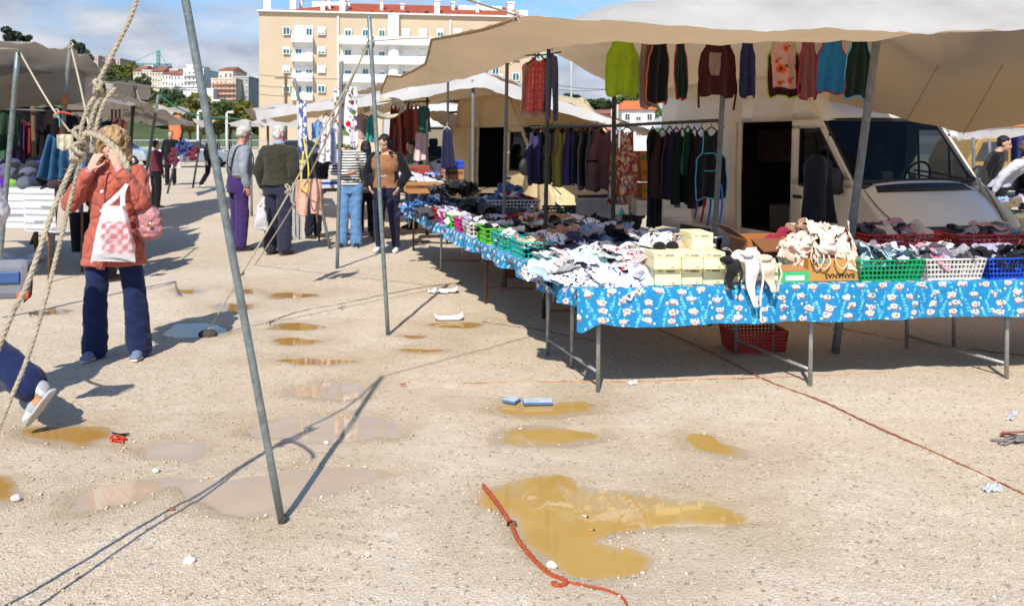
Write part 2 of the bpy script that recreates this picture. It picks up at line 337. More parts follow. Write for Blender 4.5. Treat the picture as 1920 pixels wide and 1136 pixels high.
for i, q in enumerate(PUDW):
    lo, hi = q.min(0)-.12, q.max(0)+.12; n0, n1 = int((hi[0]-lo[0])/.02)+2, int((hi[1]-lo[1])/.02)+2; gx, gy = np.meshgrid(np.linspace(lo[0], hi[0], n0), np.linspace(lo[1], hi[1], n1)); sd_ = poly_sdf(gx.ravel(), gy.ravel(), q).reshape(gx.shape)
    ok = (sd_ < .075); c = q.mean(0); m = MB(); m.v = [(a_, b_, 0) for a_, b_ in zip((gx-c[0]).ravel(), (gy-c[1]).ravel())]
    m.f = [(j*n0+i_, j*n0+i_+1, (j+1)*n0+i_+1, (j+1)*n0+i_) for j in range(n1-1) for i_ in range(n0-1) if ok[j, i_] and ok[j, i_+1] and ok[j+1, i_] and ok[j+1, i_+1]]; m.s = [True]*len(m.f); m.m = [0]*len(m.f)
    ob = m.build('puddle', WM[2 if i in (14, 8, 13, 7) else 1 if i < 4 else 0], loc=(c[0], c[1], WATER))
    at_ = ob.data.attributes.new('shallow', 'FLOAT', 'POINT'); at_.data.foreach_set('value', ss(-min(.07, .5*max(.02, -sd_.min())), .005, sd_.ravel()+fbm(gx.ravel()*9, gy.ravel()*9, seed=3, o=3)*min(.035, -.25*sd_.min())))
    if ob.data.polygons[0].normal.z < 0: ob.data.flip_normals()
    tag(ob, kind='structure')
# loose gravel scattered over the sheet
def gravel(name, n, ylo, yhi, rlo, rhi, pw, mat, seed, rim=False):
    r = np.random.RandomState(seed); t = r.rand(n); y = 1/(1/ylo+t*(1/yhi-1/ylo)); x = (r.rand(n)*2-1)*(y*.66+.25)
    s = pud_field(x, y); keep = ((s > -.02) & (s < .14*r.rand(n)**2) & (vnoise(x*6, y*6, seed=5) > -.1)) if rim else ((s > .01) | (r.rand(n) < .04)) & (fbm(x*.9, y*.9, seed=77, o=3)+r.rand(n)*1.1 > .15); x, y, s = x[keep], y[keep], s[keep]; n = len(x)
    rad = rlo+(rhi-rlo)*r.rand(n)**pw; z = ground_h(x, y, s); base = np.array([(1,0,0),(0,1,0),(-1,0,0),(0,-1,0),(.1,.1,1),(-.1,0,-1),(.7,.7,.5),(-.7,-.6,.55)])
    vv = base[None]*rad[:, None, None]*(.6+.8*r.rand(n, 8, 1)); vv[:, :, 2] *= .62
    a = r.rand(n)*6.28; ca, sa = np.cos(a), np.sin(a); X = vv[:, :, 0]*ca[:, None]-vv[:, :, 1]*sa[:, None]; Yv = vv[:, :, 0]*sa[:, None]+vv[:, :, 1]*ca[:, None]
    co = np.stack([X+x[:, None], Yv+y[:, None], vv[:, :, 2]+z[:, None]+rad[:, None]*.3], -1).reshape(-1, 3)
    tri = np.array([(0,6,4),(6,1,4),(1,2,4),(2,7,4),(7,3,4),(3,0,4),(0,1,6),(2,3,7),(1,0,5),(2,1,5),(3,2,5),(0,3,5)]); fs = (tri[None]+8*np.arange(n)[:, None, None]).reshape(-1, 3)
    me = bpy.data.meshes.new(name); me.vertices.add(n*8); me.vertices.foreach_set('co', co.ravel()); me.loops.add(len(fs)*3); me.loops.foreach_set('vertex_index', fs.ravel().astype(np.int32)); me.polygons.add(len(fs)); me.polygons.foreach_set('loop_start', np.arange(0, len(fs)*3, 3, dtype=np.int32)); me.update()
    pal = np.array([(.56,.46,.34),(.62,.53,.41),(.50,.40,.28),(.66,.58,.47),(.36,.27,.18),(.58,.46,.32)]); setcol(me, np.repeat(pal[r.choice(6, n, p=[.3,.24,.18,.12,.08,.08])], 8, 0)); me.materials.append(mat)
    return tag(link(name, me), 'pale pebbles gathered along the rims of the puddles' if rim else 'loose pale gravel scattered over the sandy ground', 'gravel', kind='stuff')
GRM = M('gravel_stone', (.5, .42, .31), .95, .2, 60, attr='Col')
gravel('gravel', 30000, 2.3, 13, .0018, .0075, 4, GRM, 5)
gravel('rim_gravel', 34000, 2.4, 10, .002, .011, 4, GRM, 15, True)
def stone(p, r, seed, label, col=(.72, .68, .6)):
    m = MB(); m.ball((0, 0, r*.5), (r, r*.8, r*.65), 14, 9); v = np.array(m.v); v = v*(1+.22*fbm(v[:, 0]*1.3/r, v[:, 1]*1.3/r, v[:, 2]*1.3/r, seed, 3))[:, None]; m.v = v.tolist()
    for k in range(len(m.s)): m.s[k] = False
    return tag(m.build('stone', M('pale_stone%d' % (col[0] < .5), col, .9, .15, 30, .3, 90), loc=p), label, 'stone')
stone(gd(355, 1056), .022, 3, 'white angular stone lying alone at the bottom left of the photo'); stone(gd(689, 1042), .011, 4, 'small white stone below the foot of the front pole')
stone(gd(322, 958), .013, 6, 'round brown pebble beside the rope shadow', (.25, .13, .07)); stone(gd(292, 885), .016, 8, 'chalky stone left of the front leaning pole near its muddy puddle')
stone(gd(1035, 1065), .02, 12, 'white stone touching the orange rope by the large puddle')
stone(gd(30, 938), .02, 14, 'pale stone by the puddle at the left edge'); stone(gd(612, 832), .013, 15, 'white stone at the rim of the puddle reflecting the floral apron')
# ---------------------------------------------------------------- distant hill, town, trees, crane
def hill_h(x, y): return 0
hx = np.linspace(-420, 700, 90); hy = np.linspace(150, 620, 40); HX, HYY = np.meshgrid(hx, hy)
def hillz(x, y):
    y = np.maximum(y, 1); px = 960+1600*x/y                              # skyline height depends on the bearing
    top = np.interp(px, [-400, 100, 165, 205, 250, 300, 350, 480, 600, 900, 1300, 2400], [110, 116, 132, 152, 178, 192, 201, 207, 238, 252, 250, 250])
    z290 = 1.52+(262-top)/1600*290; t = ss(150, 292, y)
    return z290*t**1.5+ss(300, 600, y)*6+1.2*fbm(x/40, y/40, seed=8, o=3)*t-.6
m = MB(); m.grid(np.stack([HX, HYY, hillz(HX, HYY)], -1), flip=False); tag(m.build('hill', M('hill_scrub', (.075, .105, .035), .95, .4, .08), fixn=True), kind='structure')
def crown_mesh(name, n, rx, rz, seed, leaf=.5, lobes=9):
    r = np.random.RandomState(seed); cs = r.randn(lobes, 3)*[.45, .45, .36]; cr = .38+.25*r.rand(lobes); vs, fs, col = [], [], []
    for i in range(n):
        k = r.randint(lobes); d = r.randn(3); d /= np.linalg.norm(d); p = cs[k]+d*cr[k]*(.55+.45*r.rand()**.5); p = p*[rx, rx, rz]
        a = r.randn(3); a /= np.linalg.norm(a); b = np.cross(a, r.randn(3)); b /= np.linalg.norm(b); s = leaf*(.5+r.rand()); q = len(vs)
        vs += [tuple(p-a*s), tuple(p+b*s*.55), tuple(p+a*s), tuple(p-b*s*.55)]; fs.append((q, q+1, q+2, q+3)); c = .65+.7*r.rand(); col += [(c,)*3]*4
    me = bpy.data.meshes.new(name); me.from_pydata(vs, [], fs); return me, np.array(col)
def leafmat(name, c): return M(name, c, .8, .35, .6, trans=((c[0]*1.3, c[1]*1.4, c[2]), .25))
LEAF = [leafmat('leaf_dark', (.08, .115, .05)), leafmat('leaf_mid', (.11, .15, .05)), leafmat('leaf_olive', (.17, .17, .035)), leafmat('leaf_black', (.035, .05, .028))]  # greens lightened so the colour itself carries distance haze
CROWN = [crown_mesh('crown', 1500, 1, 1, s, .14)[0] for s in (1, 2, 3)]
BARK = M('bark', (.09, .065, .045), .95, .3, 6, .3, 12)
trm = MB(); trm.tube([(0, 0, -.4), (.02, 0, .3), (0, .03, 1)], [.09, .065, .03], 7); trm.tube([(0, 0, .5), (.25, .1, 1)], [.04, .015], 6); trm.tube([(0, 0, .4), (-.2, -.15, .95)], [.04, .015], 6)
TRUNK = bpy.data.meshes.new('trunk'); TRUNK.from_pydata(trm.v, [], trm.f)
TR = {}
def tree(px, py, Y, rw, rh, lm, label, group, seed=0):                 # px,py = crown centre
    rw, rh = rw*.56, rh*.62; c = at(px, py, Y); th = max(c.z-(float(hillz(np.array(c.x), np.array(c.y))) if Y > 150 else 0), .6); t = empty('tree', label, 'tree', (c.x, c.y, c.z-th), seed*1.3, group)
    k = (seed % 3, lm)
    if k not in TR:
        me = CROWN[seed % 3].copy(); me.materials.append(LEAF[lm]); TR[k] = me
    o = link('crown', TR[k], t, (0, 0, th)); o.scale = (rw, rw, rh)
    b = link('trunk', TRUNK, t); b.scale = (rw*.8, rw*.8, th)
    if not TRUNK.materials: TRUNK.materials.append(BARK)
gt = 'trees on the hillside below the town'
hs = [(195,146,300,9,7,2),(214,158,290,9,8,1),(232,138,310,8,8,2),(244,168,280,9,7,0),(262,178,270,9,8,0),(285,186,262,9,7,1),(306,190,258,9,8,0),(325,199,250,8,6,0),(345,206,240,8,6,1),
      (225,182,255,8,6,0),(250,196,240,8,6,1),(172,172,260,9,8,1),(150,160,270,9,9,0),(290,206,226,8,5,0),(315,212,220,8,5,2)]
for i, (a, b, Y, w, h, lm) in enumerate(hs): tree(a, b, Y, w, h, lm, ['dark green round tree on the slope under the pale town houses', 'mid green tree on the slope under the pale town houses', 'yellowish tree beside the rope on the slope under the town'][lm], gt, i)
for i, (a, b, Y, w, h, lm) in enumerate([(372,212,150,7,4.4,2),(392,214,146,7,4.4,2),(432,216,140,7,4,2),(452,213,146,7,4.6,2),(410,220,134,6,3.4,1),(356,222,130,6,3,2)]):
    tree(a, b, Y, w, h, lm, ['', 'greener low tree behind the leaning pole below the town', 'olive yellow low tree behind the stall roofs, left of the apartment block'][lm], 'olive trees behind the market', i)
tree(22, 68, 260, 5.5, 3.5, 3, 'dark tree poking above the left stall roof at the upper left corner', None, 1); tree(48, 72, 260, 3, 2, 3, 'tiny dark tree top right of the bigger one above the left roof', None, 2)
tree(140, 94, 240, 4.5, 5.5, 3, 'dark pine top rising behind the rusty pole knot', None, 0); tree(158, 104, 240, 3, 4, 0, 'small conifer beside the pine behind the rusty pole', None, 1)
tree(1216, 208, 120, 2.6, 2.6, 1, 'green tree right of the orange roofed house and left of the beige van', None, 2)
for i, (a, b, w, h) in enumerate([(1058,196,3,1.6),(1082,198,4,1.4),(1108,199,4,1.4),(1132,200,4,1.5),(1185,200,3.4,2.6)]):
    tree(a, b, 170, w*2, h*2, 0 if i % 2 else 1, 'low green tree on the far skyline between the hanging apron groups', 'far skyline trees between the aprons', i)
# windows shared by every building
WH = M('white_frame', (.78, .78, .76), .6, .04); TEAL = M('teal_glass', (.02, .12, .14), .08, .2, 3, spec=.9); DKG = M('dark_glass', (.03, .035, .04), .1, .2, 3, spec=.8)
SHUT = M('white_shutter', (.74, .74, .72), .6, .05, stretch=(1, 1, 14))
fm = MB()
for b in ((.5, 0, .04, 1, .1, .08), (.5, 0, .96, 1, .1, .08), (.05, 0, .5, .1, .1, .84), (.95, 0, .5, .1, .1, .84), (.5, 0, .5, .07, .08, .84)): fm.box(b[:3], b[3:])
WIN = bpy.data.meshes.new('window'); WIN.from_pydata(fm.v, [], fm.f); WIN.materials.append(WH)
pm = MB(); pm.box((.5, .03, .5), (.9, .03, .9)); PANE = {}
def pane(mat, nm='pane'):
    if (mat.name, nm) not in PANE:
        q = bpy.data.meshes.new(nm); q.from_pydata(pm.v, [], pm.f); q.materials.append(mat); PANE[(mat.name, nm)] = q
    return PANE[(mat.name, nm)]
def window(par, u0, u1, z0, z1, y=-.05, mat=None, shut=0.):
    w = link('window', WIN, par, (u0, y, z0)); w.scale = (u1-u0, 1, z1-z0); link('pane', pane(mat or TEAL), w)
    if shut: s = link('shutter', pane(SHUT, 'shutter'), w, (0, -.07, 1-shut)); s.scale = (1, 1, shut)
    return w
# ---- the big apartment block
P0 = V((-37.4, 126., 0)); ang = math.atan2(7.2, 43.3); ex, ey = math.cos(ang), math.sin(ang)
def fu(px): k = (px-CX)/F; return (k*P0.y-P0.x)/(ex-k*ey)
def fz(px, py): return H-(py-HY)/F*(P0.y+fu(px)*ey)
BEI = M('beige_render', (.53, .425, .30), .9, .05, .25, .1, 3); WHT = M('white_render', (.76, .76, .74), .85, .05, .4, .08, 3); TILE = M('red_roof_tile', (.36, .075, .035), .85, .2, 1.2, .4, 8)
B = empty('apartment_building', 'large beige apartment block with white balconies, teal windows and a red tiled roof', 'building', P0, ang)
UW = fu(1022); ZT = fz(487, 22)
def bx(name, px0, px1, py0, py1, y0, y1, mat, par=None, bevel=0):
    u0, u1 = fu(px0), fu(px1); z1, z0 = fz((px0+px1)/2, py0), fz((px0+px1)/2, py1); m = MB(); m.box(((u0+u1)/2, (y0+y1)/2, (z0+z1)/2), (u1-u0, y1-y0, z1-z0)); return m.build(name, mat, par or B, bevel=bevel)
m = MB(); m.box((UW/2, 8.3, ZT/2), (UW, 16, ZT)); m.build('wall', BEI, B)
m = MB(); m.box((UW/2, 8.1, ZT+.12), (UW+.4, 16.9, .2)); m.build('eaves', WHT, B)
u0, u1, u2, u3 = fu(520), fu(990), fu(655), fu(962); m = MB(); zr = fz(800, 5)
m.add([(u0, .6, ZT+.24), (u1, .6, ZT+.24), (u1, 15.6, ZT+.24), (u0, 15.6, ZT+.24), (u2, 8, zr+.8), (u3, 8, zr+.8)], [(0, 1, 5, 4), (1, 2, 5), (2, 3, 4, 5), (3, 0, 4), (3, 2, 1, 0)], False); RF = m.build('roof', TILE, B)
for a, b, t, o, y in ((493,507,-12,21,.8),(541,553,-14,16,2),(557,563,-8,16,4),(600,608,-2,20,1.6),(612,618,-6,18,3),(636,647,-2,24,1),(648,653,-2,22,2.4),(713,719,-4,18,3),(753,760,2,17,4),(816,826,0,26,1.4),(852,858,-2,16,4.5),(897,903,0,16,3.),(955,967,4,24,1.6)):
    c = bx('chimney', a, b, t, o+6, y, y+1.1, WHT, RF); u, z = (fu(a)+fu(b))/2, fz(a, t); k = MB(); k.box((u, y+.55, z+.14), (fu(b)-fu(a)+.25, 1.4, .2)); k.build('cap', WH, c)
bx('stair_head', 580, 655, -8, 14, 6, 11, WHT, RF); bx('stair_head', 866, 950, 2, 22, 5, 10, WHT, RF); bx('water_tank', 968, 994, 16, 32, 2, 5, WHT, RF)
for px in (698, 733, 764, 800): bx('skylight', px-3, px+4, 19.5, 23, .9+.0, 1.9, DKG, RF)
rows = ((51,66),(88,102),(123,137),(159,174))
for j, (a, b) in enumerate(rows):
    window(B, fu(530), fu(544), fz(537, b), fz(537, a), shut=(0, .4, .75, .35)[j]); window(B, fu(595), fu(610), fz(602, b), fz(602, a), shut=(.85, .7, .95, .2)[j])
bx('stair_recess', 551, 587, 48, 190, .18, .32, WHT)
for j, (a, b) in enumerate(((68,81),(103,117),(139,154),(176,189))):
    bx('balcony', 547, 587, a, b, -1.3, .28, WHT, bevel=.05); q = rows[j]
    window(B, fu(553), fu(566), fz(560, q[1]+2), fz(560, q[0]+2), .1, shut=(.95, .2, .6, 0)[j]); window(B, fu(573), fu(586), fz(578, q[1]+2), fz(578, q[0]+2), .1, shut=(0, .9, .5, 0)[j])
bx('drain_pipe', 632, 635, 31, 200, -.14, .02, WH)
bx('drain_pipe', 843, 845.5, 38, 80, -.14, .02, WH)
bx('terrace_wall', 640, 875, 79, 200, .2, .36, WHT)
for a, b in ((72,87),(108,123),(142,157),(178,192)): bx('balcony', 637, 880, a, b, -1.8, .26, WHT, bevel=.06)
m = MB(); uc = fu(738); m.tube([(uc, -.3, fz(738, 200)), (uc, -.3, fz(738, 27))], 0.83, 20); m.build('round_tower', WHT, B)
wx = ((646,659),(679,691),(710,722),(754,768),(785,800),(819,832),(851,866))
for j, (a, b) in enumerate(((54,70),(93,107),(129,142),(164,178))):
    for i, (p, q) in enumerate(wx): window(B, fu(p), fu(q), fz(p, b), fz(p, a), -.05 if j == 0 else .12, shut=((.25, .2, .25, .95, .95, .5, .6), (.1, .1, .35, .9, .9, .3, .2), (.3, .1, .6, .4, .8, .5, .1), (.2, .5, .3, .8, .3, .2, .6))[j][i])
for p, q, a, b in ((902,918,120,149),(922,936,120,149),(960,974,136,152),(1001,1013,136,152),(862,875,209,221),(905,918,174,188),(960,973,174,188),(902,915,60,76),(930,943,60,76),(960,973,60,76),(1000,1012,60,76),(960,974,98,113),(1000,1013,98,113)): window(B, fu(p), fu(q), fz(p, b), fz(p, a), shut=.15 if b > 100 else .4)
bx('balcony', 898, 940, 140, 151, -1.3, -.06, WHT, bevel=.05)
# ---- town on the hill
RED = M('dull_red_roof', (.30, .11, .085), .9, .25, .5); OB = M('orange_band', (.55, .2, .11), .8, .1)  # roof red desaturated to put distance haze into the colour
def house(px0, px1, pt, pb, Y, col, label, nx=0, ny=0, roof=None, dep=14, band=None, gl=None, rz=0., fill=(.5, .5), hip=0.):
    a, b = at(px0, pt, Y), at(px1, pb, Y); w = b.x-a.x; h = a.z-b.z; t = empty('town_house', label, 'building', (a.x, Y, b.z-4), rz)
    mt = M('render_%d_%d_%d' % tuple(int(c*99) for c in col), col, .9, .08, .3); m = MB(); m.box((w/2, dep/2, (h+4)/2), (w, dep, h+4)); m.build('wall', mt, t)
    if roof:
        m = MB(); rh = roof; m.add([(-.3, -.4, h+4.02), (w+.3, -.4, h+4.02), (w+.3, dep+.3, h+4.02), (-.3, dep+.3, h+4.02), (w*.12+hip, dep*.5, h+4+rh), (w*.88-hip, dep*.5, h+4+rh)], [(0, 1, 5, 4), (1, 2, 5), (2, 3, 4, 5), (3, 0, 4), (3, 2, 1, 0)], False); m.build('roof', RED if not gl else gl, t)
    else: m = MB(); m.box((w/2, dep/2, h+4.25), (w+.3, dep+.3, .5)); m.build('parapet', mt, t)
    for j in range(ny):
        for i in range(nx):
            cw, ch = w/nx, h/ny; window(t, (i+.5-fill[0]/2)*cw, (i+.5+fill[0]/2)*cw, 4+(j+.5-fill[1]/2)*ch, 4+(j+.5+fill[1]/2)*ch, -.05, DKG, shut=.5 if (i*3+j*5) % 4 == 0 else 0)
        if band: m = MB(); m.box((w/2, -.5, 4+(j+.12)*ch), (w*.96, .9, ch*.16)); m.build('balcony', OB if band == 1 else WHT, t)
    return t
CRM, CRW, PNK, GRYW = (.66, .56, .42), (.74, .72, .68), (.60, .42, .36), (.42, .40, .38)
house(160, 184, 107, 126, 330, PNK, 'pinkish house at the left end of the hilltop skyline', 3, 2); house(182, 204, 111, 125, 335, (.52, .36, .33), 'pink striped house beside the thick rope on the skyline', 3, 2, band=2); house(205, 225, 112, 124, 340, PNK, 'low pink house right of the thick rope on the skyline', 3, 1)
house(250, 268, 133, 176, 300, CRM, 'cream house with dark red roof at the left of the town row', 3, 4, 2.4); house(267, 286, 134, 172, 298, (.68, .6, .46), 'pale cream house second in the town row', 3, 4)
house(272, 287, 125, 136, 312, CRW, 'white rooftop block beside the foot of the teal crane', 2, 1); house(285, 306, 134, 178, 296, CRM, 'cream house under the long red roof below the crane', 4, 4, 2.4)
house(304, 321, 139, 186, 290, CRW, 'white house right of the crane with small windows', 3, 4, 1.6); house(318, 334, 132, 170, 300, (.7, .6, .45), 'tall cream block rising behind the white houses', 2, 4); house(320, 345, 141, 186, 288, CRW, 'white house with dark red roof left of the white tower block', 4, 4, 2)
house(344, 382, 132, 186, 284, CRW, 'white apartment tower block half behind the leaning pole', 5, 5, band=2); house(350, 366, 124, 134, 290, CRW, 'rooftop machine room on the white tower block', 2, 1)
house(298, 326, 164, 184, 272, CRW, 'low white house with pink awnings on the slope', 4, 1, band=1); house(337, 351, 169, 190, 262, (.5, .5, .5), 'grey shop front with a large dark window on the slope', 1, 1, fill=(.8, .75)); house(350, 400, 169, 198, 258, CRW, 'plain white retaining building at the foot of the tower block', 0, 0)
house(396, 442, 150, 198, 262, (.62, .52, .38), 'cream apartment block with orange balcony bands on the hill', 6, 5, band=1, fill=(.45, .4)); house(410, 437, 132, 152, 272, CRM, 'set-back top of the orange banded block with red dormer', 3, 1, 1.6)
house(436, 466, 146, 198, 268, GRYW, 'grey block right of the orange banded block', 4, 5); house(462, 476, 168, 200, 280, (.33, .32, .31), 'dark grey tower stub between grey block and white tower', 2, 3)
house(464, 484, 148, 200, 300, CRW, 'slim white tower at the edge of the beige apartment block', 3, 7)
house(388, 420, 190, 204, 240, CRW, 'white low wall house below the orange banded block', 2, 1)
# right side
ORR = M('orange_roof_tile', (.62, .17, .05), .85, .15, 1.5, .3, 6)
house(1166, 1228, 206, 262, 95, (.62, .62, .64), 'white house with bright orange roof between the hanging aprons', 3, 2, 1.2, 9, gl=ORR, hip=.4); house(1122, 1166, 214, 258, 110, (.5, .2, .18), 'low dark red roofed shed left of the orange roofed house', 0, 0, .8)
house(1040, 1096, 190, 262, 210, CRW, 'white flat building far off on the skyline by the masts', 5, 2)
house(1796, 2080, 268, 300, 60, (.74, .74, .74), 'long white building under the tarp edge at the right', 6, 1, fill=(.3, .35)); house(1780, 2000, 238, 262, 85, (.6, .6, .6), 'pale building with an orange roof at the right edge', 0, 0, 1.3, 12, gl=ORR)
for px, pt, lab in ((1071, 108, 'tall thin grey lattice mast on the far skyline'), (1158, 196, 'grey steel street pole left of the orange roofed house'), (1147, 205, 'thin grey post beside the street pole')):
    a = at(px, pt, 92); pole('street_pole', (a.x, 92, -2), a, .09, M('pole_grey', (.5, .5, .5), .5), lab, cat='street pole', n=8)
# tower crane
CT = M('teal_crane_steel', (.05, .30, .27), .6); q = at(297, 95, 420); cr_ = empty('tower_crane', 'teal tower crane standing over the hilltop houses', 'crane', (q.x, 420, 20))
def lattice(m, a, b, w, n):
    a, b = V(a), V(b); ax = (b-a).normalized(); s = ax.orthogonal().normalized(); t = ax.cross(s); cs = [(s+t)*w, (s-t)*w, (-s-t)*w, (t-s)*w]
    for k in range(4):
        m.tube([a+cs[k], b+cs[k]], w*.3, 4)
        for i in range(n): m.tube([a.lerp(b, i/n)+cs[k], a.lerp(b, (i+1)/n)+cs[(k+1) % 4]], w*.18, 3)
    return m
zt = q.z-20; lattice(MB(), (0, 0, 0), (0, 0, zt), .6, 14).build('mast', CT, cr_)
j0, j1 = at(212, 116, 420), at(322, 125, 420); lattice(MB(), (j0.x-q.x, 0, j0.z-20-2), (j1.x-q.x, 0, j1.z-20), .8, 22).build('jib', CT, cr_)
m = MB(); m.tube([(0, 0, zt), (j0.x-q.x+8, 0, j0.z-21)], .12, 4); m.tube([(0, 0, zt), (j1.x-q.x-2, 0, j1.z-20)], .12, 4); m.build('tie_bar', CT, cr_); m = MB(); m.box((j1.x-q.x-2, 0, j1.z-21.5), (3, 1.6, 2.4)); m.build('counterweight', CT, cr_)
# street lamps, fence and cars at the back of the market
LW = M('lamp_white', (.75, .75, .74), .5); 
for px, pt, lab in ((371, 211, 'white lamp post left of the leaning pole behind the stalls'), (425, 213, 'white lamp post right of the leaning pole behind the stalls')):
    a = at(px, pt, 70); t = empty('street_lamp', lab, 'street lamp', (a.x, 70, 0), 0, 'white lamp posts'); m = MB(); m.tube([(0, 0, 0), (0, 0, a.z)], [.1, .08], 8); m.build('post', LW, t); m = MB(); m.tube([(0, 0, a.z), (.12, 0, a.z+.1), (.55, 0, a.z+.1)], [.08, .08, .12], 8); m.build('lamp_arm', LW, t)
FG = M('fence_wire', (.45, .47, .45), .5)
def fence(p0, p1, h, n, label):
    t = empty('fence', label, 'fence', p0); d = V(p1)-V(p0); m = MB()
    for k in (.08, .5, .98): m.tube([(0, 0, h*k), d+V((0, 0, h*k))], .035, 5)
    for i in range(n*12): a = d*(i/(n*12)); m.tube([a, a+V((0, 0, h))], .012, 3)
    m.build('wire_panel', FG, t)
    for i in range(n+1): a = d*(i/n); q = MB(); q.tube([a, a+V((0, 0, h+.1))], .05, 6); q.build('post', FG, t)
fence((-30, 62, 0), (-14, 64, 0), 1.5, 8, 'grey wire fence across the end of the market lane')
def car(loc, rz, rgb, label):
    t = empty('parked_car', label, 'car', loc, rz); pt = M('car_paint_%d%d%d' % rgb, lin(rgb), .3, .03, coat=.8)
    m = MB(); pr = [(-2.1, .3), (-2.1, .75), (-1.9, .95), (-1.2, 1.0), (-.9, 1.05), (.9, 1.02), (1.9, .85), (2.1, .6), (2.1, .3)]; m.prism(pr, 'y', -.85, .85); m.build('body', pt, t, bevel=.08)
    m = MB(); cbn = [(-1.75, .98), (-1.3, 1.42), (.25, 1.45), (.95, 1.0)]; m.prism(cbn, 'y', -.72, .72); m.build('windows', DKG, t, bevel=.05); m = MB(); m.box((-.55, 0, 1.455), (1.6, 1.36, .05)); m.build('roof', pt, t, bevel=.03)
    for x in (-1.3, 1.3):
        for y in (-.8, .8):
            m = MB(); m.tube([(x, y-.1, .31), (x, y+.1, .31)], .31, 18); w = m.build('wheel', M('tyre', (.02, .02, .02), .9), t); m = MB(); m.tube([(x, y-.11, .31), (x, y+.11, .31)], .18, 14); m.build('rim', M('rim_alloy', (.5, .5, .5), .35, metal=.8), w)
car((-17.5, 47, 0), .2, (120, 130, 140), 'grey parked car beyond the far stalls at the lane end'); car((-23, 50, 0), -.1, (160, 165, 170), 'silver parked car beside the grey one at the lane end'); car((-12.5, 52, 0), .3, (70, 78, 92), 'dark parked car right of the grey one at the lane end')
# orange banner, yellow skip
p = at(341, 262, 48); m = MB(); m.grid([[(x, .08*math.sin(z*5+x*9), z) for x in np.linspace(0, .62, 6)] for z in np.linspace(0, 1.5, 12)]); tag(m.build('banner', M('orange_banner', (.85, .17, .06), .7), loc=(p.x-.3, 47, 1.35), solid=.01), 'bright orange flag behind the coral woman', 'flag')
m = MB(); m.prism([(-.45, 0), (-.55, .7), (.55, .7), (.45, 0)], 'y', 0, .8); tag(m.build('skip', M('yellow_skip', (.75, .48, .03), .6), loc=(at(383, 250, 55).x, 55, .55), bevel=.03), 'yellow container behind the leaning pole at the lane end', 'container')
# ---------------------------------------------------------------- people
def loft(mb, rings, n=18):                                              # rings: (centre, rx, ry)
    vs = []
    for c, rx, ry in rings:
        for k in range(n): a = 2*math.pi*k/n; vs.append((c[0]+rx*math.cos(a), c[1]+ry*math.sin(a), c[2]))
    m = len(rings); fs = [(i*n+k, i*n+(k+1) % n, (i+1)*n+(k+1) % n, (i+1)*n+k) for i in range(m-1) for k in range(n)]+[tuple(range(n-1, -1, -1)), tuple((m-1)*n+k for k in range(n))]
    return mb.add(vs, fs)
def limb(mb, pts, rr, n=12):
    q, r = [], []
    for i in range(len(pts)-1):
        for k in range(5): t = k/5; q.append(V(pts[i]).lerp(V(pts[i+1]), t)); r.append(rr[i]*(1-t)+rr[i+1]*t)
    q.append(V(pts[-1])); r.append(rr[-1]); mb.tube(q, r, n); mb.ball(pts[0], rr[0]*.98, 10, 7); mb.ball(pts[-1], rr[-1]*.96, 10, 7)
    for p, w in zip(pts[1:-1], rr[1:-1]): mb.ball(p, w*.99, 10, 7)
def hand(mb, w, d, nrm, curl=.35, side=1, k=1.):
    w, d, nrm = V(w), V(d).normalized(), V(nrm); nrm = (nrm-d*nrm.dot(d)).normalized(); s = d.cross(nrm)*side
    mb.tube([w-d*.02, w+d*.03*k, w+d*.085*k], [(.021, .026), (.018*k, .036*k), (.013*k, .038*k)], 10, el=nrm); e = w+d*.082*k
    for i, L_ in enumerate((.068, .078, .072, .055)):
        p = e+s*(.029-.0195*i)*k; q = [p-d*.012]; a = curl*.4
        for j in range(3): p = p+(d*math.cos(a)+nrm*math.sin(a))*(L_*k*(.45, .32, .25)[j]); q.append(p); a += curl*(.9+.12*i)
        mb.tube(q, [.0088*k, .0085*k, .0076*k, .0062*k], 8); mb.ball(q[-1], .0062*k, 7, 5)
    p = w+d*.025*k+s*.027*k; mb.tube([p, p+(d*.6+s*.75+nrm*.25)*.036*k, p+(d*1.05+s*.72+nrm*.5)*.062*k], [.0125*k, .0108*k, .007*k], 8)
SKIN = M('skin', (.6, .38, .27), .55, .06, 30, .1, 300, attr='Col', spec=.35)
def rings_at(J, base):
    return base
def head_vol(m, c, Rh, k=1., nose=1.):
    f = lambda x, y, z: c+Rh @ V((x*k, y*k, z*k))
    m.ball(f(0, .012, .03), (.073*k, .092*k, .088*k), 16, 12, R=Rh); m.ball(f(0, -.018, -.035), (.058*k, .066*k, .075*k), 14, 10, R=Rh); m.ball(f(0, -.042, -.082), (.03*k, .03*k, .026*k), 10, 7, R=Rh)
    m.tube([f(0, -.082, .012), f(0, -.098*nose, -.022), f(0, -.088, -.036)], [.009*k, .013*k, .012*k], 8)
    for s in (-1, 1):
        m.ball(f(s*.073, .012, -.008), (.011*k, .018*k, .03*k), 8, 6, R=Rh); m.ball(f(s*.033, -.063, .024), (.02*k, .016*k, .009*k), 8, 6, R=Rh); m.ball(f(s*.036, -.052, -.03), (.02*k, .02*k, .02*k), 8, 6, R=Rh)
    m.ball(f(0, -.076, -.054), (.022*k, .012*k, .009*k), 10, 6, R=Rh)
def wr(amp, sx=9, sz=16, seed=0):
    def d(co):
        n = fbm(co[:, 0]*sx, co[:, 1]*sx, co[:, 2]*sz, seed, 3); return amp*(1-2*np.abs(n))*.8+amp*.5*fbm(co[:, 0]*sx*3, co[:, 1]*sx*3, co[:, 2]*sz*2, seed+5, 2)
    return d
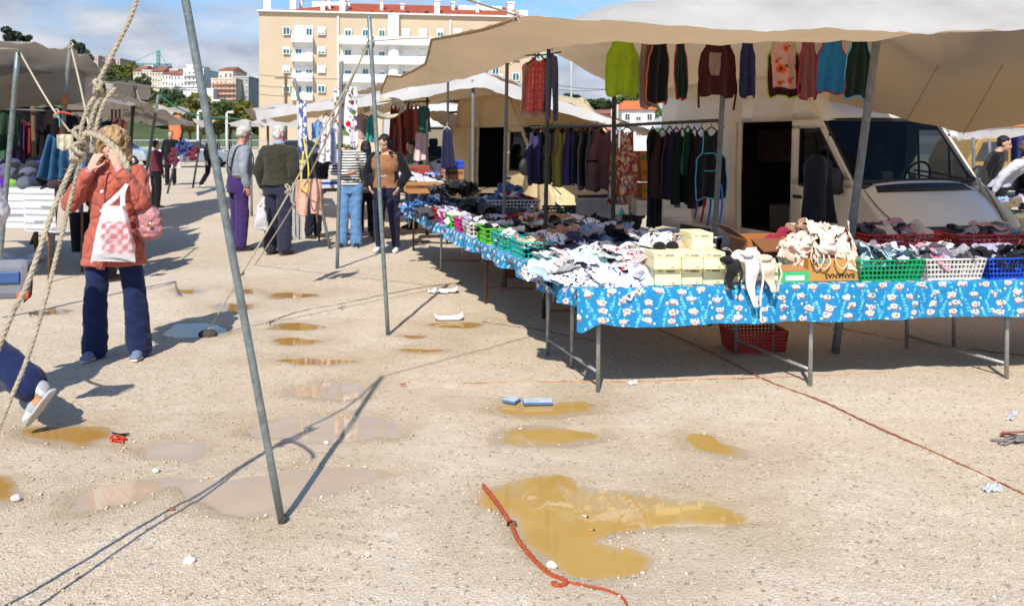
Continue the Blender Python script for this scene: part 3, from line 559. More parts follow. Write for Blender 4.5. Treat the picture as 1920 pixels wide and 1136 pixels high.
def person(label, loc, rz, h, o, group=None):
    t = empty('person', label, 'person', loc, rz, group); k = h/1.7; vs_ = o.get('vox', .014)
    J = dict(hipL=(.092, 0, .9), hipR=(-.092, 0, .9), kneeL=(.1, -.02, .48), kneeR=(-.1, -.02, .48), ankL=(.105, .015, .085), ankR=(-.105, .015, .085),
             shL=(.18, .01, 1.362), shR=(-.18, .01, 1.362), elL=(.245, .03, 1.12), elR=(-.245, .03, 1.12), wrL=(.255, -.05, .88), wrR=(-.255, -.05, .88), head=(0, -.02, 1.585)); J.update(o.get('J', {}))
    J = {a: V(b) for a, b in J.items()}; lean = o.get('lean', 0.); bul = o.get('bulk', 1.); sw = o.get('sh', 1.); belly = o.get('belly', 0.); bust = o.get('bust', 0.)
    for s in ('shL', 'shR'): J[s].x *= sw
    RL = R3('X', lean); piv = V((0, 0, .95)); up = lambda p: piv+RL @ (V(p)-piv)
    for q in ('shL', 'shR', 'head'): J[q] = up(J[q])
    if not o.get('absarms'):
        for q in ('elL', 'elR', 'wrL', 'wrR'): J[q] = up(J[q])
    Rh = R3('Z', o.get('hy', 0)) @ R3('X', lean*.6+o.get('hp', 0)); hc = J['head']; sc = Matrix.Scale(k, 4)
    m_tuck = [False]
    def torso(m, ex, z0=.86, z1=1.5):
        R_ = []
        for z, rx, ry, y in ((.62, .17, .12, .0), (.80, .178, .125, .0), (.92, .172, .122, .005), (1.02, .15, .112, 0.), (1.10, .147, .108, -.004), (1.22, .163, .118, -.004), (1.33, .178, .115, .004), (1.40, .165, .09, .012), (1.445, .10, .07, .012), (1.50, .058, .055, .01)):
            if z < z0-.001 or z > z1+.001: continue
            b = belly*math.exp(-((z-1.05)/.13)**2)+bust*math.exp(-((z-1.25)/.075)**2); c = up((0, y-b*.6, z)) if z > .95 else V((0, y-b*.6, z)); ex_ = ex-(.02 if (m_tuck[0] and z <= 1.03) else 0)+(.010 if (ex > .01 and not m_tuck[0] and z < .99) else 0); R_.append((c, (rx*bul+ex_)*(1 if z < 1.3 else (.55+.45*sw))+b*.25, ry*bul+ex_+b*.5))
        loft(m, R_)
    # body: one skin
    m = MB(); head_vol(m, hc, Rh); nk = up((0, .012, 1.43)); m.tube([nk, nk.lerp(hc, .5), hc+Rh @ V((0, .012, -.05))], [.06, .053, .05], 12); torso(m, -.02)
    for s, sg in (('L', 1), ('R', -1)):
        limb(m, [J['sh'+s]+V((0, 0, -.02)), J['el'+s], J['wr'+s]], [.046, .038, .025])
        d = J['wr'+s]-J['el'+s]; d = V(o['hd'+s]) if 'hd'+s in o else d; hand(m, J['wr'+s], d, V(o.get('hn'+s, (-sg, 0, 0))), o.get('curl'+s, .4), o.get('hs'+s, sg))
        limb(m, [J['hip'+s], J['knee'+s], J['ank'+s]], [.08, .05, .036])
    m.xf(sc); sk = o.get('skin', (.56, .335, .235)); b = vox(m, 'body', SKIN, o.get('bvox', vs_*.62), t, 2)
    n = len(b.data.vertices); co = np.empty(n*3); b.data.vertices.foreach_get('co', co); co = co.reshape(-1, 3)/k; col = np.tile(np.array(sk), (n, 1))
    def spot(p, r, c, a=1.):
        q = np.array(hc+Rh @ V(p)); d = np.linalg.norm((co-q)/np.array(r), axis=1); w = (a*ss(1.25, .7, d))[:, None]; col[:] = col*(1-w)+np.array(c)*w
    for s in (-1, 1): spot((s*.032, -.078, .008), (.015, .03, .007), (.05, .03, .025)); spot((s*.033, -.08, .032), (.02, .03, .006), o.get('brow', (.09, .05, .035)), .8); spot((s*.04, -.07, -.03), (.025, .03, .022), (.62, .28, .2), .35)
    spot((0, -.085, -.055), (.024, .03, .008), (.42, .12, .1), .85); setcol(b.data, col)
    # clothes
    if 'top' in o:
        q = o['top']; ex = q.get('ex', .016); m = MB(); m_tuck[0] = q.get('tuck', False); torso(m, ex, q.get('hem', .86), q.get('neck', 1.47))
        if 'hemring' in q: r = q['hemring']; loft(m, [(V((0, 0, r[0])), r[1], r[2]), (V((0, 0, .84)), .178*bul+ex+.024, .128*bul+ex+.022), (V((0, 0, .95)), .172*bul+ex+.012, .122*bul+ex+.01)])
        if 'collar' in q: m.tube([up((0, .005, 1.41)), up((0, 0, 1.41+q['collar']))], [.085, .07], 14)
        for s in 'LR':
            f = q.get('sl', 1.); a, e, w = J['sh'+s], J['el'+s], J['wr'+s]; r0, r1, r2 = q.get('sr', (.072, .056, .044))
            if f >= 1: limb(m, [a, e, e.lerp(w, q.get('cuff', .93))], [r0, r1, r2])
            else: limb(m, [a, a.lerp(e, f)], [r0, r1*1.12])
        m.xf(sc); vox(m, q.get('name', 'shirt'), q['mat'], vs_, t, 3, wr(q.get('wr', .007), 8, 13, int(h*97) % 50))
    if 'bot' in o:
        q = o['bot']; m = MB(); ex = q.get('ex', .006)+(.014 if m_tuck[0] else 0); loft(m, [(V((0, .004, .80)), .168*bul+ex, .122*bul+ex), (V((0, .005, .9)), .172*bul+ex, .124*bul+ex), (up((0, 0, .97)), .153*bul+ex, .115*bul+ex+belly*.3), (up((0, 0, q.get('waist', 1.01))), .142*bul+ex, .106*bul+ex+belly*.3)])
        for s in 'LR':
            hp, kn, an = J['hip'+s], J['knee'+s], J['ank'+s]; r = q.get('r', (.102, .075, .07)); e = kn.lerp(an, q.get('len', .97)); limb(m, [hp, kn, e], list(r))
        m.xf(sc); vox(m, q.get('name', 'trousers'), q['mat'], vs_*.9, t, 3, wr(q.get('wr', .006), 7, 11, 7+int(h*31) % 40))
    sh = o.get('shoe', {}); smt = sh.get('mat', M('dark_shoe', (.03, .025, .022), .5))
    for s in 'LR':
        a = J['ank'+s]; dv = V(o.get('fd'+s, (.12 if s == 'L' else -.12, -1, 0))).normalized(); upv = V(o.get('fu'+s, (0, 0, 1))); sd_ = dv.cross(upv).normalized(); upv = sd_.cross(dv)
        Rf = Matrix((dv, sd_, upv)).transposed(); g = lambda x, y, z: a+Rf @ V((x, y, z))
        m = MB(); m.ball(g(-.02, 0, -.02), (.055, .04, .05), 12, 8, R=Rf); m.ball(g(.06, 0, -.045), (.085, .042, .036), 12, 8, R=Rf); m.ball(g(.125, 0, -.055), (.06, .043, .027), 12, 8, R=Rf); m.tube([g(-.015, 0, -.02), g(-.02, 0, .03)], .042, 10); m.xf(sc); x = vox(m, 'shoe', smt, .008, t, 2)
        m = MB(); m.tube([g(-.07, 0, -.072), g(.0, 0, -.072), (g(.09, 0, -.072)), g(.185, 0, -.07)], [(.012, .034), (.013, .042), (.013, .048), (.01, .025)], 10, el=upv); m.xf(sc); vox(m, 'sole', sh.get('sole', M('shoe_sole', (.06, .05, .05), .8)), .008, x, 1)
    if 'hair' in o:
        m = MB()
        for p, r in o['hair']['balls']: m.ball(hc+Rh @ V(p), r, 14, 10, R=Rh)
        m.xf(sc); vox(m, o['hair'].get('name', 'hair'), o['hair']['mat'], o['hair'].get('vox', .01), t, 2, wr(o['hair'].get('wr', .008), 22, 14, 3))
    for nm, mat, fn in o.get('extra', ()): m = MB(); fn(m, J, lambda p: hc+Rh @ V(p), up); m.xf(sc); m.build(nm, mat, t, solid=0)
    return t
HAIRSHORT = [((0, .028, .055), (.078, .088, .072)), ((0, .05, .0), (.072, .06, .07))]
HAIRBUN = HAIRSHORT+[((0, .075, -.03), (.075, .05, .07)), ((0, .1, -.06), (.05, .045, .08))]
HAIRLONG = HAIRSHORT+[((0, .075, -.05), (.085, .05, .1)), ((-.07, .02, -.05), (.025, .05, .09)), ((.07, .02, -.05), (.025, .05, .09)), ((0, .075, -.13), (.085, .045, .08))]
BLACKHAIR = M('black_hair', (.012, .01, .01), .5, .3, 40, .5, 120, stretch=(1, 1, .25)); BLONDE = M('blonde_hair', (.40, .25, .12), .5, .45, 30, .7, 110, stretch=(1, 1, .25)); GREYHAIR = M('grey_hair', (.5, .48, .46), .6, .25, 40, .5, 120)
DEN = cloth('denim', (30, 40, 76), bs=160, var=.2); DENL = cloth('denim_light', (95, 135, 180), bs=160, var=.22); NAVY = cloth('navy', (32, 34, 56)); BLK = cloth('black', (24, 23, 27)); WHSH = M('white_trainer', (.72, .72, .72), .5); 
def coral_mat():
    m = M('coral_quilt', lin((176, 92, 76)), .75, .1, 10, 0, spec=.25, sheen=.1); t = m.node_tree; n = t.nodes; l = t.links; co = n.new('ShaderNodeTexCoord'); sp_ = n.new('ShaderNodeSeparateXYZ')
    no = n.new('ShaderNodeTexNoise'); no.inputs['Scale'].default_value = 6; l.new(co.outputs['Object'], no.inputs['Vector']); ad = n.new('ShaderNodeVectorMath'); ad.operation = 'MULTIPLY_ADD'; l.new(no.outputs['Color'], ad.inputs[0]); ad.inputs[1].default_value = (.13, .13, .13); l.new(co.outputs['Object'], ad.inputs[2]); l.new(ad.outputs[0], sp_.inputs[0])
    def mt(op, a, b=None, c=None):
        q = n.new('ShaderNodeMath'); q.operation = op
        for k_, w in enumerate((a, b, c)):
            if w is None: continue
            if isinstance(w, (int, float)): q.inputs[k_].default_value = w
            else: l.new(w, q.inputs[k_])
        return q.outputs[0]
    a = mt('ADD', sp_.outputs[0], mt('MULTIPLY', sp_.outputs[1], .7)); hs_ = []
    for s in (1, -1): hs_.append(mt('ABSOLUTE', mt('SINE', mt('MULTIPLY', mt('MULTIPLY_ADD', a, s, mt('MULTIPLY', sp_.outputs[2], .8)), 25.))))
    hgt = mt('POWER', mt('MINIMUM', hs_[0], hs_[1]), .45); bp = n.new('ShaderNodeBump'); bp.inputs['Strength'].default_value = .9; bp.inputs['Distance'].default_value = .013; l.new(hgt, bp.inputs['Height']); l.new(bp.outputs[0], n['Principled BSDF'].inputs['Normal']); return m
CORAL = coral_mat(); SNAP = M('white_snap', (.8, .78, .75), .35)
def coat_extra(m, J, hd, up): pass
CF = lambda z: -float(np.interp(z, [.69, .8, .86, .95, 1.05, 1.22, 1.33, 1.40], [.186, .178, .172, .160, .143, .142, .138, .112]))
def placket(m, J, hd, up):
    q = [(-.03+.012*math.sin(z*9), CF(z), z) for z in np.linspace(.69, 1.38, 16)]; m.tube(q, [(.008, .03)]*16, 8, el=(0, -1, 0))
def snaps(m, J, hd, up):
    for z in (.83, .97, 1.11, 1.25): m.ball((-.034, CF(z)-.009, z), (.014, .007, .014), 10, 6)
def cuffs(m, J, hd, up):
    for s in 'LR': d = (J['wr'+s]-J['el'+s]).normalized(); m.tube([J['wr'+s]-d*.045, J['wr'+s]-d*.002], [.036, .034], 12)
def hemgap(m, J, hd, up): m.prism([(-.012, .60), (.03, .60), (.018, .80), (.0, .86)], 'y', -.175, -.10)
WOMAN = person('woman in a coral quilted coat and dark jeans shading her eyes with both hands', gd(214, 671), math.radians(6), 1.585, dict(
    vox=.010, bvox=.0055, bulk=.93, sh=.9, hp=.12, skin=(.6, .36, .27), absarms=True,
    J=dict(elL=(.235, -.12, 1.17), wrL=(.092, -.178, 1.425), elR=(-.262, -.12, 1.17), wrR=(-.112, -.165, 1.41), kneeL=(.155, -.02, .48), kneeR=(-.125, -.02, .48), ankL=(.175, .015, .085), ankR=(-.145, .015, .085), head=(0, -.03, 1.582)),
    hdL=(-.35, .02, 1), hnL=(-.5, .85, 0), curlL=.28, hsL=-1, hdR=(.42, .03, .95), hnR=(.5, .85, 0), curlR=.5, hsR=-1,
    top=dict(mat=CORAL, name='coat', ex=.026, hem=.8, neck=1.46, hemring=(.70, .232, .178), collar=.075, sr=(.084, .072, .054), cuff=.86, wr=.006),
    bot=dict(mat=DEN, name='jeans', r=(.09, .078, .092), len=1.06, wr=.006), shoe=dict(mat=M('blue_grey_trainer', lin((112, 128, 156)), .8, .1, 40, .2, 200), sole=M('pale_sole', (.66, .58, .5), .8)),
    hair=dict(mat=BLONDE, wr=.016, vox=.007, balls=[((0, .02, .06), (.1, .1, .085)), ((-.075, .0, .01), (.045, .075, .095)), ((.075, .0, .01), (.045, .075, .095)), ((0, .07, -.02), (.1, .06, .11)), ((-.085, .02, -.06), (.035, .06, .07)), ((.085, .02, -.06), (.035, .06, .07)), ((-.03, -.06, .085), (.06, .035, .03)), ((.04, -.06, .085), (.05, .035, .03)), ((0, -.03, .11), (.075, .06, .03)), ((-.1, .0, -.09), (.022, .04, .05)), ((.105, .01, -.08), (.022, .04, .05)), ((.06, -.07, .06), (.03, .02, .05)), ((-.075, -.06, .05), (.025, .02, .05))]),
    extra=[('placket', CORAL, placket), ('snap_button', SNAP, snaps), ('cuff', M('pink_knit', (.75, .32, .5), .9), cuffs)]))
# the things the coral woman carries
wl = WOMAN.location
def bag_mesh(w, d, h, seed, nb=30, na=36):
    P = []
    for j in range(nb):
        v = j/(nb-1); z = h*v; ww = w*(.98-.55*v**1.6); dd = d*(.35+.65*math.sin(math.pi*min(1, .12+v*.8))) if v < 1 else d*.2; row = []
        for i in range(na+1):
            a = 2*math.pi*i/na; row.append((ww/2*math.copysign(abs(math.cos(a))**.8, math.cos(a)), dd/2*math.copysign(abs(math.sin(a))**.7, math.sin(a)), z-.02*math.cos(a*2)*(1-v)))
        P.append(row)
    P = np.array(P); n = fbm(P[..., 0].ravel()*14, P[..., 2].ravel()*9, P[..., 1].ravel()*14, seed, 3).reshape(nb, na+1); P[..., 1] += n*.012*(1-2*(P[..., 1] < 0)); P[..., 0] += fbm(P[..., 2].ravel()*11, P[..., 1].ravel()*20, seed=seed+3).reshape(nb, na+1)*.008
    P[:, -1] = P[:, 0]; return P
PLAST = M('white_plastic', (.78, .76, .77), .3, .05, 12, .2, 30, attr='Col', trans=((.8, .78, .78), .25))
def plastic_bag(label, loc, rz, w, d, h, hand, seed, check=False, tint=(.78, .76, .78)):
    t = empty('carrier_bag', label, 'plastic bag', loc, rz); m = MB(); P = bag_mesh(w, d, h, seed); m.grid(P); m.add(P[0, :-1].tolist(), [tuple(range(P.shape[1]-2, -1, -1))], False); b = m.build('bag_body', PLAST, t)
    v = np.array(m.v); col = np.tile(np.array(tint), (len(v), 1))
    if check:
        k = (v[:, 0] > -.07) & (v[:, 2] > .05) & (v[:, 2] < h*.72); c = (np.floor(v[:, 0]/.035)+np.floor(v[:, 2]/.035)) % 2 == 0; col[k & c] = (.62, .2, .22); col[k & ~c & (v[:, 0] > .0)] = (.8, .62, .62)
    setcol(b.data, col); m = MB(); hd = V(hand)
    for s in (-1, 1): q = curve([(s*w*.2, 0, h*.98), V((s*w*.1, 0, h*1.0)).lerp(hd, .5), hd], 8); m.tube(q, [(.004, .022*(1-.4*i/7)) for i in range(8)], 6, el=(0, 1, 0))
    hb = m.build('handle', PLAST, t); setcol(hb.data, np.tile(np.array(tint), (len(m.v), 1))); return t
wp = lambda x, y, z: V((wl.x+x, wl.y+y, z))
plastic_bag('white plastic bag with pink checks hanging from the coral coat sleeve', wp(.125, -.27, .72), .05, .29, .09, .36, (.055, .08, .5), 4, True)
PINKQ = M('pink_leather', lin((178, 122, 124)), .45, .1, 20, .5, 28)
q = empty('handbag', 'quilted pink handbag hanging behind the checked plastic bag', 'handbag', wp(.265, -.05, .84)); m = MB(); m.ball((0, 0, .12), (.085, .06, .11), 20, 14); m.ball((0, 0, .06), (.092, .065, .075), 18, 12); vox(m, 'bag_body', PINKQ, .008, q, 3, wr(.008, 26, 26, 4)); m = MB(); m.tube([(-.08, 0, .18), (-.1, .02, .3), (-.06, .04, .42)], .007, 6); m.build('strap', PINKQ, q); m = MB(); m.ball((.04, -.085, .1), (.016, .006, .016)); m.build('clasp', M('brass', (.7, .5, .2), .3, metal=1), q)
# old man with braces, seen from behind
PURP = cloth('purple', (64, 45, 98), var=.15); GRYS = cloth('grey_shirt', (140, 146, 156))
def braces(m, J, hd, up):
    for s in (-1, 1): q = [up((s*.02, .128, 1.0)), up((s*.055, .142, 1.12)), up((s*.095, .14, 1.27)), up((s*.115, .105, 1.40)), up((s*.115, .02, 1.445)), up((s*.105, -.09, 1.40)), up((s*.1, -.15, 1.25)), up((s*.1, -.16, 1.05))]; m.tube(curve(q, 24), [(.005, .017)]*24, 6, el=(0, 1, 0))
    m.tube([up((.055, .146, 1.13)), up((-.055, .146, 1.13))], [(.005, .014)]*2, 6, el=(0, 1, 0))
def belt(m, J, hd, up): loft(m, [(up((0, 0, .985)), .178, .142), (up((0, 0, 1.02)), .174, .14)], 24)
def cap(m, J, hd, up): m.ball(hd((0, .02, .062)), (.088, .1, .07), 18, 12); m.tube([hd((0, -.07, .058)), hd((0, -.115, .05)), hd((0, -.155, .038))], [(.012, .07), (.008, .066), (.005, .035)], 12, el=(0, 0, 1))
person('old man in grey shirt, dark braces, purple trousers and pale cap seen from behind', gd(447, 470), math.radians(128), 1.70, dict(belly=.05, lean=.08, hp=.3, hy=.1, J=dict(elL=(.245, .04, 1.12), wrL=(.25, -.06, .9), elR=(-.25, .05, 1.12), wrR=(-.25, -.03, .9)), skin=(.55, .27, .2),
    top=dict(mat=GRYS, tuck=True, ex=.022, hem=.92, sr=(.08, .064, .05), wr=.008), bot=dict(mat=PURP, r=(.1, .086, .082), wr=.006, waist=1.03), hair=dict(mat=GREYHAIR, balls=[((0, .05, .0), (.078, .058, .06))]),
    extra=[('braces', BLK, braces), ('belt', M('brown_belt', (.09, .05, .03), .6), belt), ('cap', cloth('cap_cream', (196, 186, 178)), cap)]))
OLIVE = cloth('olive_knit', (58, 55, 44), bs=180, bump=.5)
def collar(m, J, hd, up): m.tube([up((0, .005, 1.45)), up((0, -.0, 1.5))], [.078, .068], 16)
person('old man in dark olive pullover and navy trousers with a white bag, seen from behind', gd(521, 478), math.radians(162), 1.70, dict(bulk=1.06, belly=.04, sh=1.1, lean=.06, hp=.15, hy=-.35, skin=(.5, .25, .19), J=dict(elL=(.27, .05, 1.11), wrL=(.26, -.05, .9), elR=(-.27, .05, 1.11), wrR=(-.24, -.05, .88)),
    top=dict(mat=OLIVE, name='pullover', ex=.03, hem=.88, sr=(.082, .074, .058), wr=.008), bot=dict(mat=cloth('navy_trouser', (46, 48, 66)), r=(.118, .094, .088), wr=.008), shoe=dict(mat=M('brown_shoe', (.08, .045, .03), .5)), hair=dict(mat=M('white_hair', (.6, .57, .54), .6, .2, 40, .5, 120), balls=HAIRSHORT), extra=[('shirt_collar', cloth('blue_shirt', (150, 165, 195)), collar)]))
b0 = at(489, 432, 11.0); plastic_bag('thin white plastic bag in the hand of the man in the olive pullover', b0, .3, .2, .12, .3, (.045, .03, .43), 9, tint=(.7, .66, .7))
# woman in stripes and light jeans behind the hanging cloth
def stripe_mat():
    m = M('black_white_stripes', (.7, .7, .68), .9, .08, 20, .2, 60); t = m.node_tree; n = t.nodes; l = t.links; b = n['Principled BSDF']; co = n.new('ShaderNodeTexCoord'); w = n.new('ShaderNodeTexWave'); w.bands_direction = 'Z'; w.inputs['Scale'].default_value = 8.2; w.inputs['Distortion'].default_value = .6; l.new(co.outputs['Object'], w.inputs['Vector']); r = n.new('ShaderNodeValToRGB'); r.color_ramp.interpolation = 'CONSTANT'; r.color_ramp.elements[0].color = (.025, .025, .03, 1); r.color_ramp.elements[1].position = .42; r.color_ramp.elements[1].color = (.7, .7, .68, 1); l.new(w.outputs[0], r.inputs[0]); l.new(r.outputs[0], b.inputs['Base Color']); return m
person('woman in black and white striped top and light blue jeans behind the floral cloth', gd(657, 464), math.radians(4), 1.62, dict(bulk=.9, sh=.92, bust=.02, hp=.3, absarms=True, J=dict(elL=(.235, -.02, 1.14), wrL=(.14, -.17, 1.29), elR=(-.25, .0, 1.12), wrR=(-.02, -.2, 1.1), kneeL=(.085, -.02, .48), ankL=(.085, .015, .085), kneeR=(-.1, -.02, .48), ankR=(-.13, .015, .085)), hdL=(-.2, -.1, 1), curlL=.7, curlR=.8, hdR=(1, -.2, .1), hnR=(0, .5, .5),
    top=dict(mat=stripe_mat(), hem=.90, ex=.012, sr=(.064, .052, .042)), bot=dict(mat=DENL, name='jeans', r=(.1, .078, .092), len=1.04), shoe=dict(mat=M('black_trainer', (.02, .02, .022), .6), sole=M('white_sole', (.5, .5, .5), .7)), hair=dict(mat=BLACKHAIR, balls=HAIRLONG)))
TEE = cloth('brown_tee', (146, 104, 72))
def cardi(m, J, hd, up):
    for s in (-1, 1):
        rows = []
        for z in np.linspace(.9, 1.45, 14):
            row = []
            for i in range(9):
                a = math.radians(90)*s*-1+s*math.radians(195)*(i/8)*-1 if False else (math.pi/2-s*(math.radians(10)+math.radians(128+10*math.sin(z*5))*(i/8))); w = (.19+.018*math.sin(z*17+i), .158) if z < 1.36 else (.19-(z-1.36)*1.2, .145-(z-1.36)*.6); c = up((0, 0, z)); row.append((c.x+w[0]*math.cos(a), c.y+w[1]*math.sin(a), c.z))
            rows.append(row)
        m.grid(rows)
def sleeves(m, J, hd, up):
    for s in 'LR': limb(m, [J['sh'+s], J['el'+s], J['el'+s].lerp(J['wr'+s], .9)], [.08, .07, .056])
def tprint(m, J, hd, up):
    for i in range(7): a = math.radians(30+20*i); p = up((.052*math.cos(a), -.152, 1.2+.03*math.sin(a))); m.box(p, (.012, .006, .02))
    for i in range(6): m.box(up((-.05+.02*i, -.15, 1.165)), (.01, .006, .022))
    for i in range(6): a = math.radians(200+24*i); p = up((.05*math.cos(a), -.149, 1.12+.03*math.sin(a))); m.box(p, (.014, .006, .016))
person('dark haired woman in brown printed tee, black cardigan and navy trousers looking down', gd(724, 472), math.radians(-8), 1.6, dict(bulk=1.08, sh=1.0, bust=.035, hp=.55, hy=-.3, absarms=True, J=dict(elL=(.31, .0, 1.12), wrL=(.235, -.14, .94), elR=(-.30, .0, 1.12), wrR=(-.21, -.13, .95), head=(-.01, -.05, 1.56), kneeL=(.13, -.03, .48), ankL=(.15, .0, .085)), curlL=.35, curlR=.5,
    top=dict(mat=TEE, name='tee', hem=.86, ex=.018, sl=.4, sr=(.07, .06, .05), neck=1.42), bot=dict(mat=NAVY, r=(.112, .08, .056)), shoe=dict(mat=WHSH, sole=M('white_sole', (.5, .5, .5), .7)), hair=dict(mat=BLACKHAIR, balls=HAIRBUN+[((.055, .02, -.02), (.03, .05, .09))]),
    extra=[('cardigan', BLK, cardi), ('cardigan_sleeve', BLK, sleeves), ('shirt_print', M('cream_print', (.66, .6, .5), .8), tprint)]))
def simple(label, px, py_head, Y, h, rz, top, bot, hair=BLACKHAIR, balls=HAIRSHORT, **k):
    x = (px-CX)/F*Y; return person(label, (x, Y, 0), rz, h, dict(vox=.02, top=dict(mat=top, ex=.022), bot=dict(mat=bot), hair=dict(mat=hair, balls=balls, vox=.014), **k))
simple('dark haired man in black shirt bent over the boxes between hanging trousers and floral cloth', 588, 278, 13.2, 1.58, math.radians(60), BLK, NAVY, lean=.35, hp=.2)
simple('person with black hair standing behind the striped woman under the far awning', 686, 270, 13.4, 1.5, math.radians(200), BLK, NAVY, balls=HAIRLONG)
simple('dark haired woman in grey green top sitting behind the far stall table', 772, 268, 14.6, 1.50, math.radians(-60), cloth('sage', (92, 102, 88)), NAVY, balls=HAIRBUN, hp=.3)
simple('man in black clothes with a white bag facing the camera far down the lane', 320, 243, 28.5, 1.80, math.radians(10), BLK, BLK)
simple('figure in grey top and black trousers walking away far down the lane', 395, 250, 26.5, 1.68, math.radians(70), cloth('charcoal_top', (58, 54, 56)), BLK, balls=HAIRBUN, J=dict(kneeL=(.09, -.2, .5), ankL=(.1, -.3, .1), kneeR=(-.09, .05, .49), ankR=(-.1, .3, .13)), lean=.08, shoe=dict(mat=WHSH))
plastic_bag('small white bag beside the black clothed man far down the lane', at(331, 316, 28.2), 0, .34, .16, .62, (0, 0, .8), 3, tint=(.72, .72, .74))
simple('dark haired person in black behind the coral woman at the left stall', 197, 238, 9.2, 1.66, math.radians(150), BLK, BLK, balls=HAIRLONG)
simple('dark haired shopper in a patterned top beside the left stall rail', 182, 262, 10.2, 1.55, math.radians(120), cloth('navy_top', (42, 52, 82)), BLK, balls=HAIRBUN)
simple('shopper in a dark pink top at the stalls behind the coral woman', 292, 275, 19, 1.5, math.radians(140), cloth('maroon_top', (92, 40, 52)), BLK)
simple('dark haired woman in white bending over the table beyond the van bonnet', 1872, 305, 11.6, 1.62, math.radians(50), cloth('white_top', (205, 205, 215)), BLK, balls=HAIRBUN, lean=.75, hp=.1)
simple('person in black leaning beside the white clad woman beyond the van bonnet', 1846, 310, 12.4, 1.62, math.radians(60), BLK, BLK, lean=.4)
simple('man in brown cap and black jacket at the right edge of the photo', 1922, 292, 11.8, 1.5, math.radians(70), BLK, BLK, hair=cloth('brown_cap', (110, 82, 70)), hp=.4)
# the walker cut by the left edge
WS = M('white_grey_trainer', (.6, .6, .64), .6, .15, 20); wk = gd(48, 790)
WK = person('walker at the left edge in blue jeans and white sleeve, heel lifting from the ground', (wk.x-.415, wk.y+.02, 0), math.radians(-102), 1.68, dict(vox=.011, sh=1.0, lean=.06, hp=.1, absarms=True,
    J=dict(hipL=(.09, 0, .9), kneeL=(.1, .20, .52), ankL=(.1, .63, .23), hipR=(-.09, 0, .9), kneeR=(-.1, -.2, .50), ankR=(-.1, -.3, .09), elL=(.26, .17, 1.13), wrL=(.27, .14, .9), elR=(-.26, .05, 1.12), wrR=(-.27, -.12, .92)),
    fdL=(0, -.62, -.78), fuL=(0, -.78, .62), top=dict(mat=cloth('white_jacket', (214, 208, 214)), name='jacket', ex=.018, hem=.9, sr=(.088, .07, .056)), bot=dict(mat=DEN, name='jeans', r=(.11, .085, .09), len=.9), shoe=dict(mat=WS, sole=M('white_sole', (.5, .5, .5), .7)), hair=dict(mat=BLACKHAIR, balls=HAIRLONG)))
for sh_ in [c for c in kids(WK) if c.name.startswith('shoe')]:            # coloured side panels, collar and laces of the trainers
    co = np.array([tuple(v.co) for v in sh_.data.vertices]); c0 = co.mean(0); q = V((0, -.62, -.78)) if c0[2] > .12 else V((0, -1, 0)); w_ = (co-c0) @ np.array(q); u_ = (co-c0) @ np.array(q.cross(V((1, 0, 0))).normalized())
    col = np.tile(np.array((.62, .62, .65)), (len(co), 1)); col[(w_ > -.06) & (w_ < .02)] = (.55, .30, .14); col[(w_ > .0) & (w_ < .05)] = (.42, .43, .46); col[w_ < -.085] = (.34, .35, .38); setcol(sh_.data, col); sh_.data.materials.clear(); sh_.data.materials.append(M('trainer_panels', (.6, .6, .6), .6, .15, 40, .3, 160, attr='Col'))
GB = cloth('grey_canvas', (132, 134, 142), bs=220, bump=.5); BB = M('blue_leather', lin((58, 88, 140)), .5); OL = M('orange_leather', lin((205, 88, 40)), .5)
q = empty('shoulder_bag', 'grey canvas shoulder bag with blue pocket and orange corners at the left edge', 'bag', at(11, 566, 4.36), .25); m = MB(); m.box((0, 0, .115), (.23, .07, .2)); m.build('bag_body', GB, q, bevel=.034); m = MB(); m.box((.01, -.042, .13), (.13, .012, .06)); m.build('pocket', BB, q, bevel=.012); m = MB()
m.box((.085, -.002, .035), (.065, .076, .05)); m.box((-.085, -.002, .035), (.065, .076, .05)); m.build('corner_patch', OL, q, bevel=.02); m = MB(); RI_ = Matrix.Rotation(-.25, 3, 'Z'); sl_ = [RI_ @ (V(w_)-q.location) for w_ in ((wk.x-.24, wk.y-.2, 1.0), (wk.x-.36, wk.y-.195, 1.2), (wk.x-.44, wk.y-.13, 1.415), (wk.x-.42, wk.y-.02, 1.43))]; m.tube(curve([(-.08, .02, .2)]+sl_, 24), [(.003, .014)]*24, 6, el=(0, -1, 0)); m.build('strap', BLK, q); m = MB(); m.tube(curve([(.115, -.02, .19), (.125, -.02, .12), (.12, -.02, .04), (.09, -.03, .0)], 10), .005, 6); m.build('zip_edge', BLK, q)
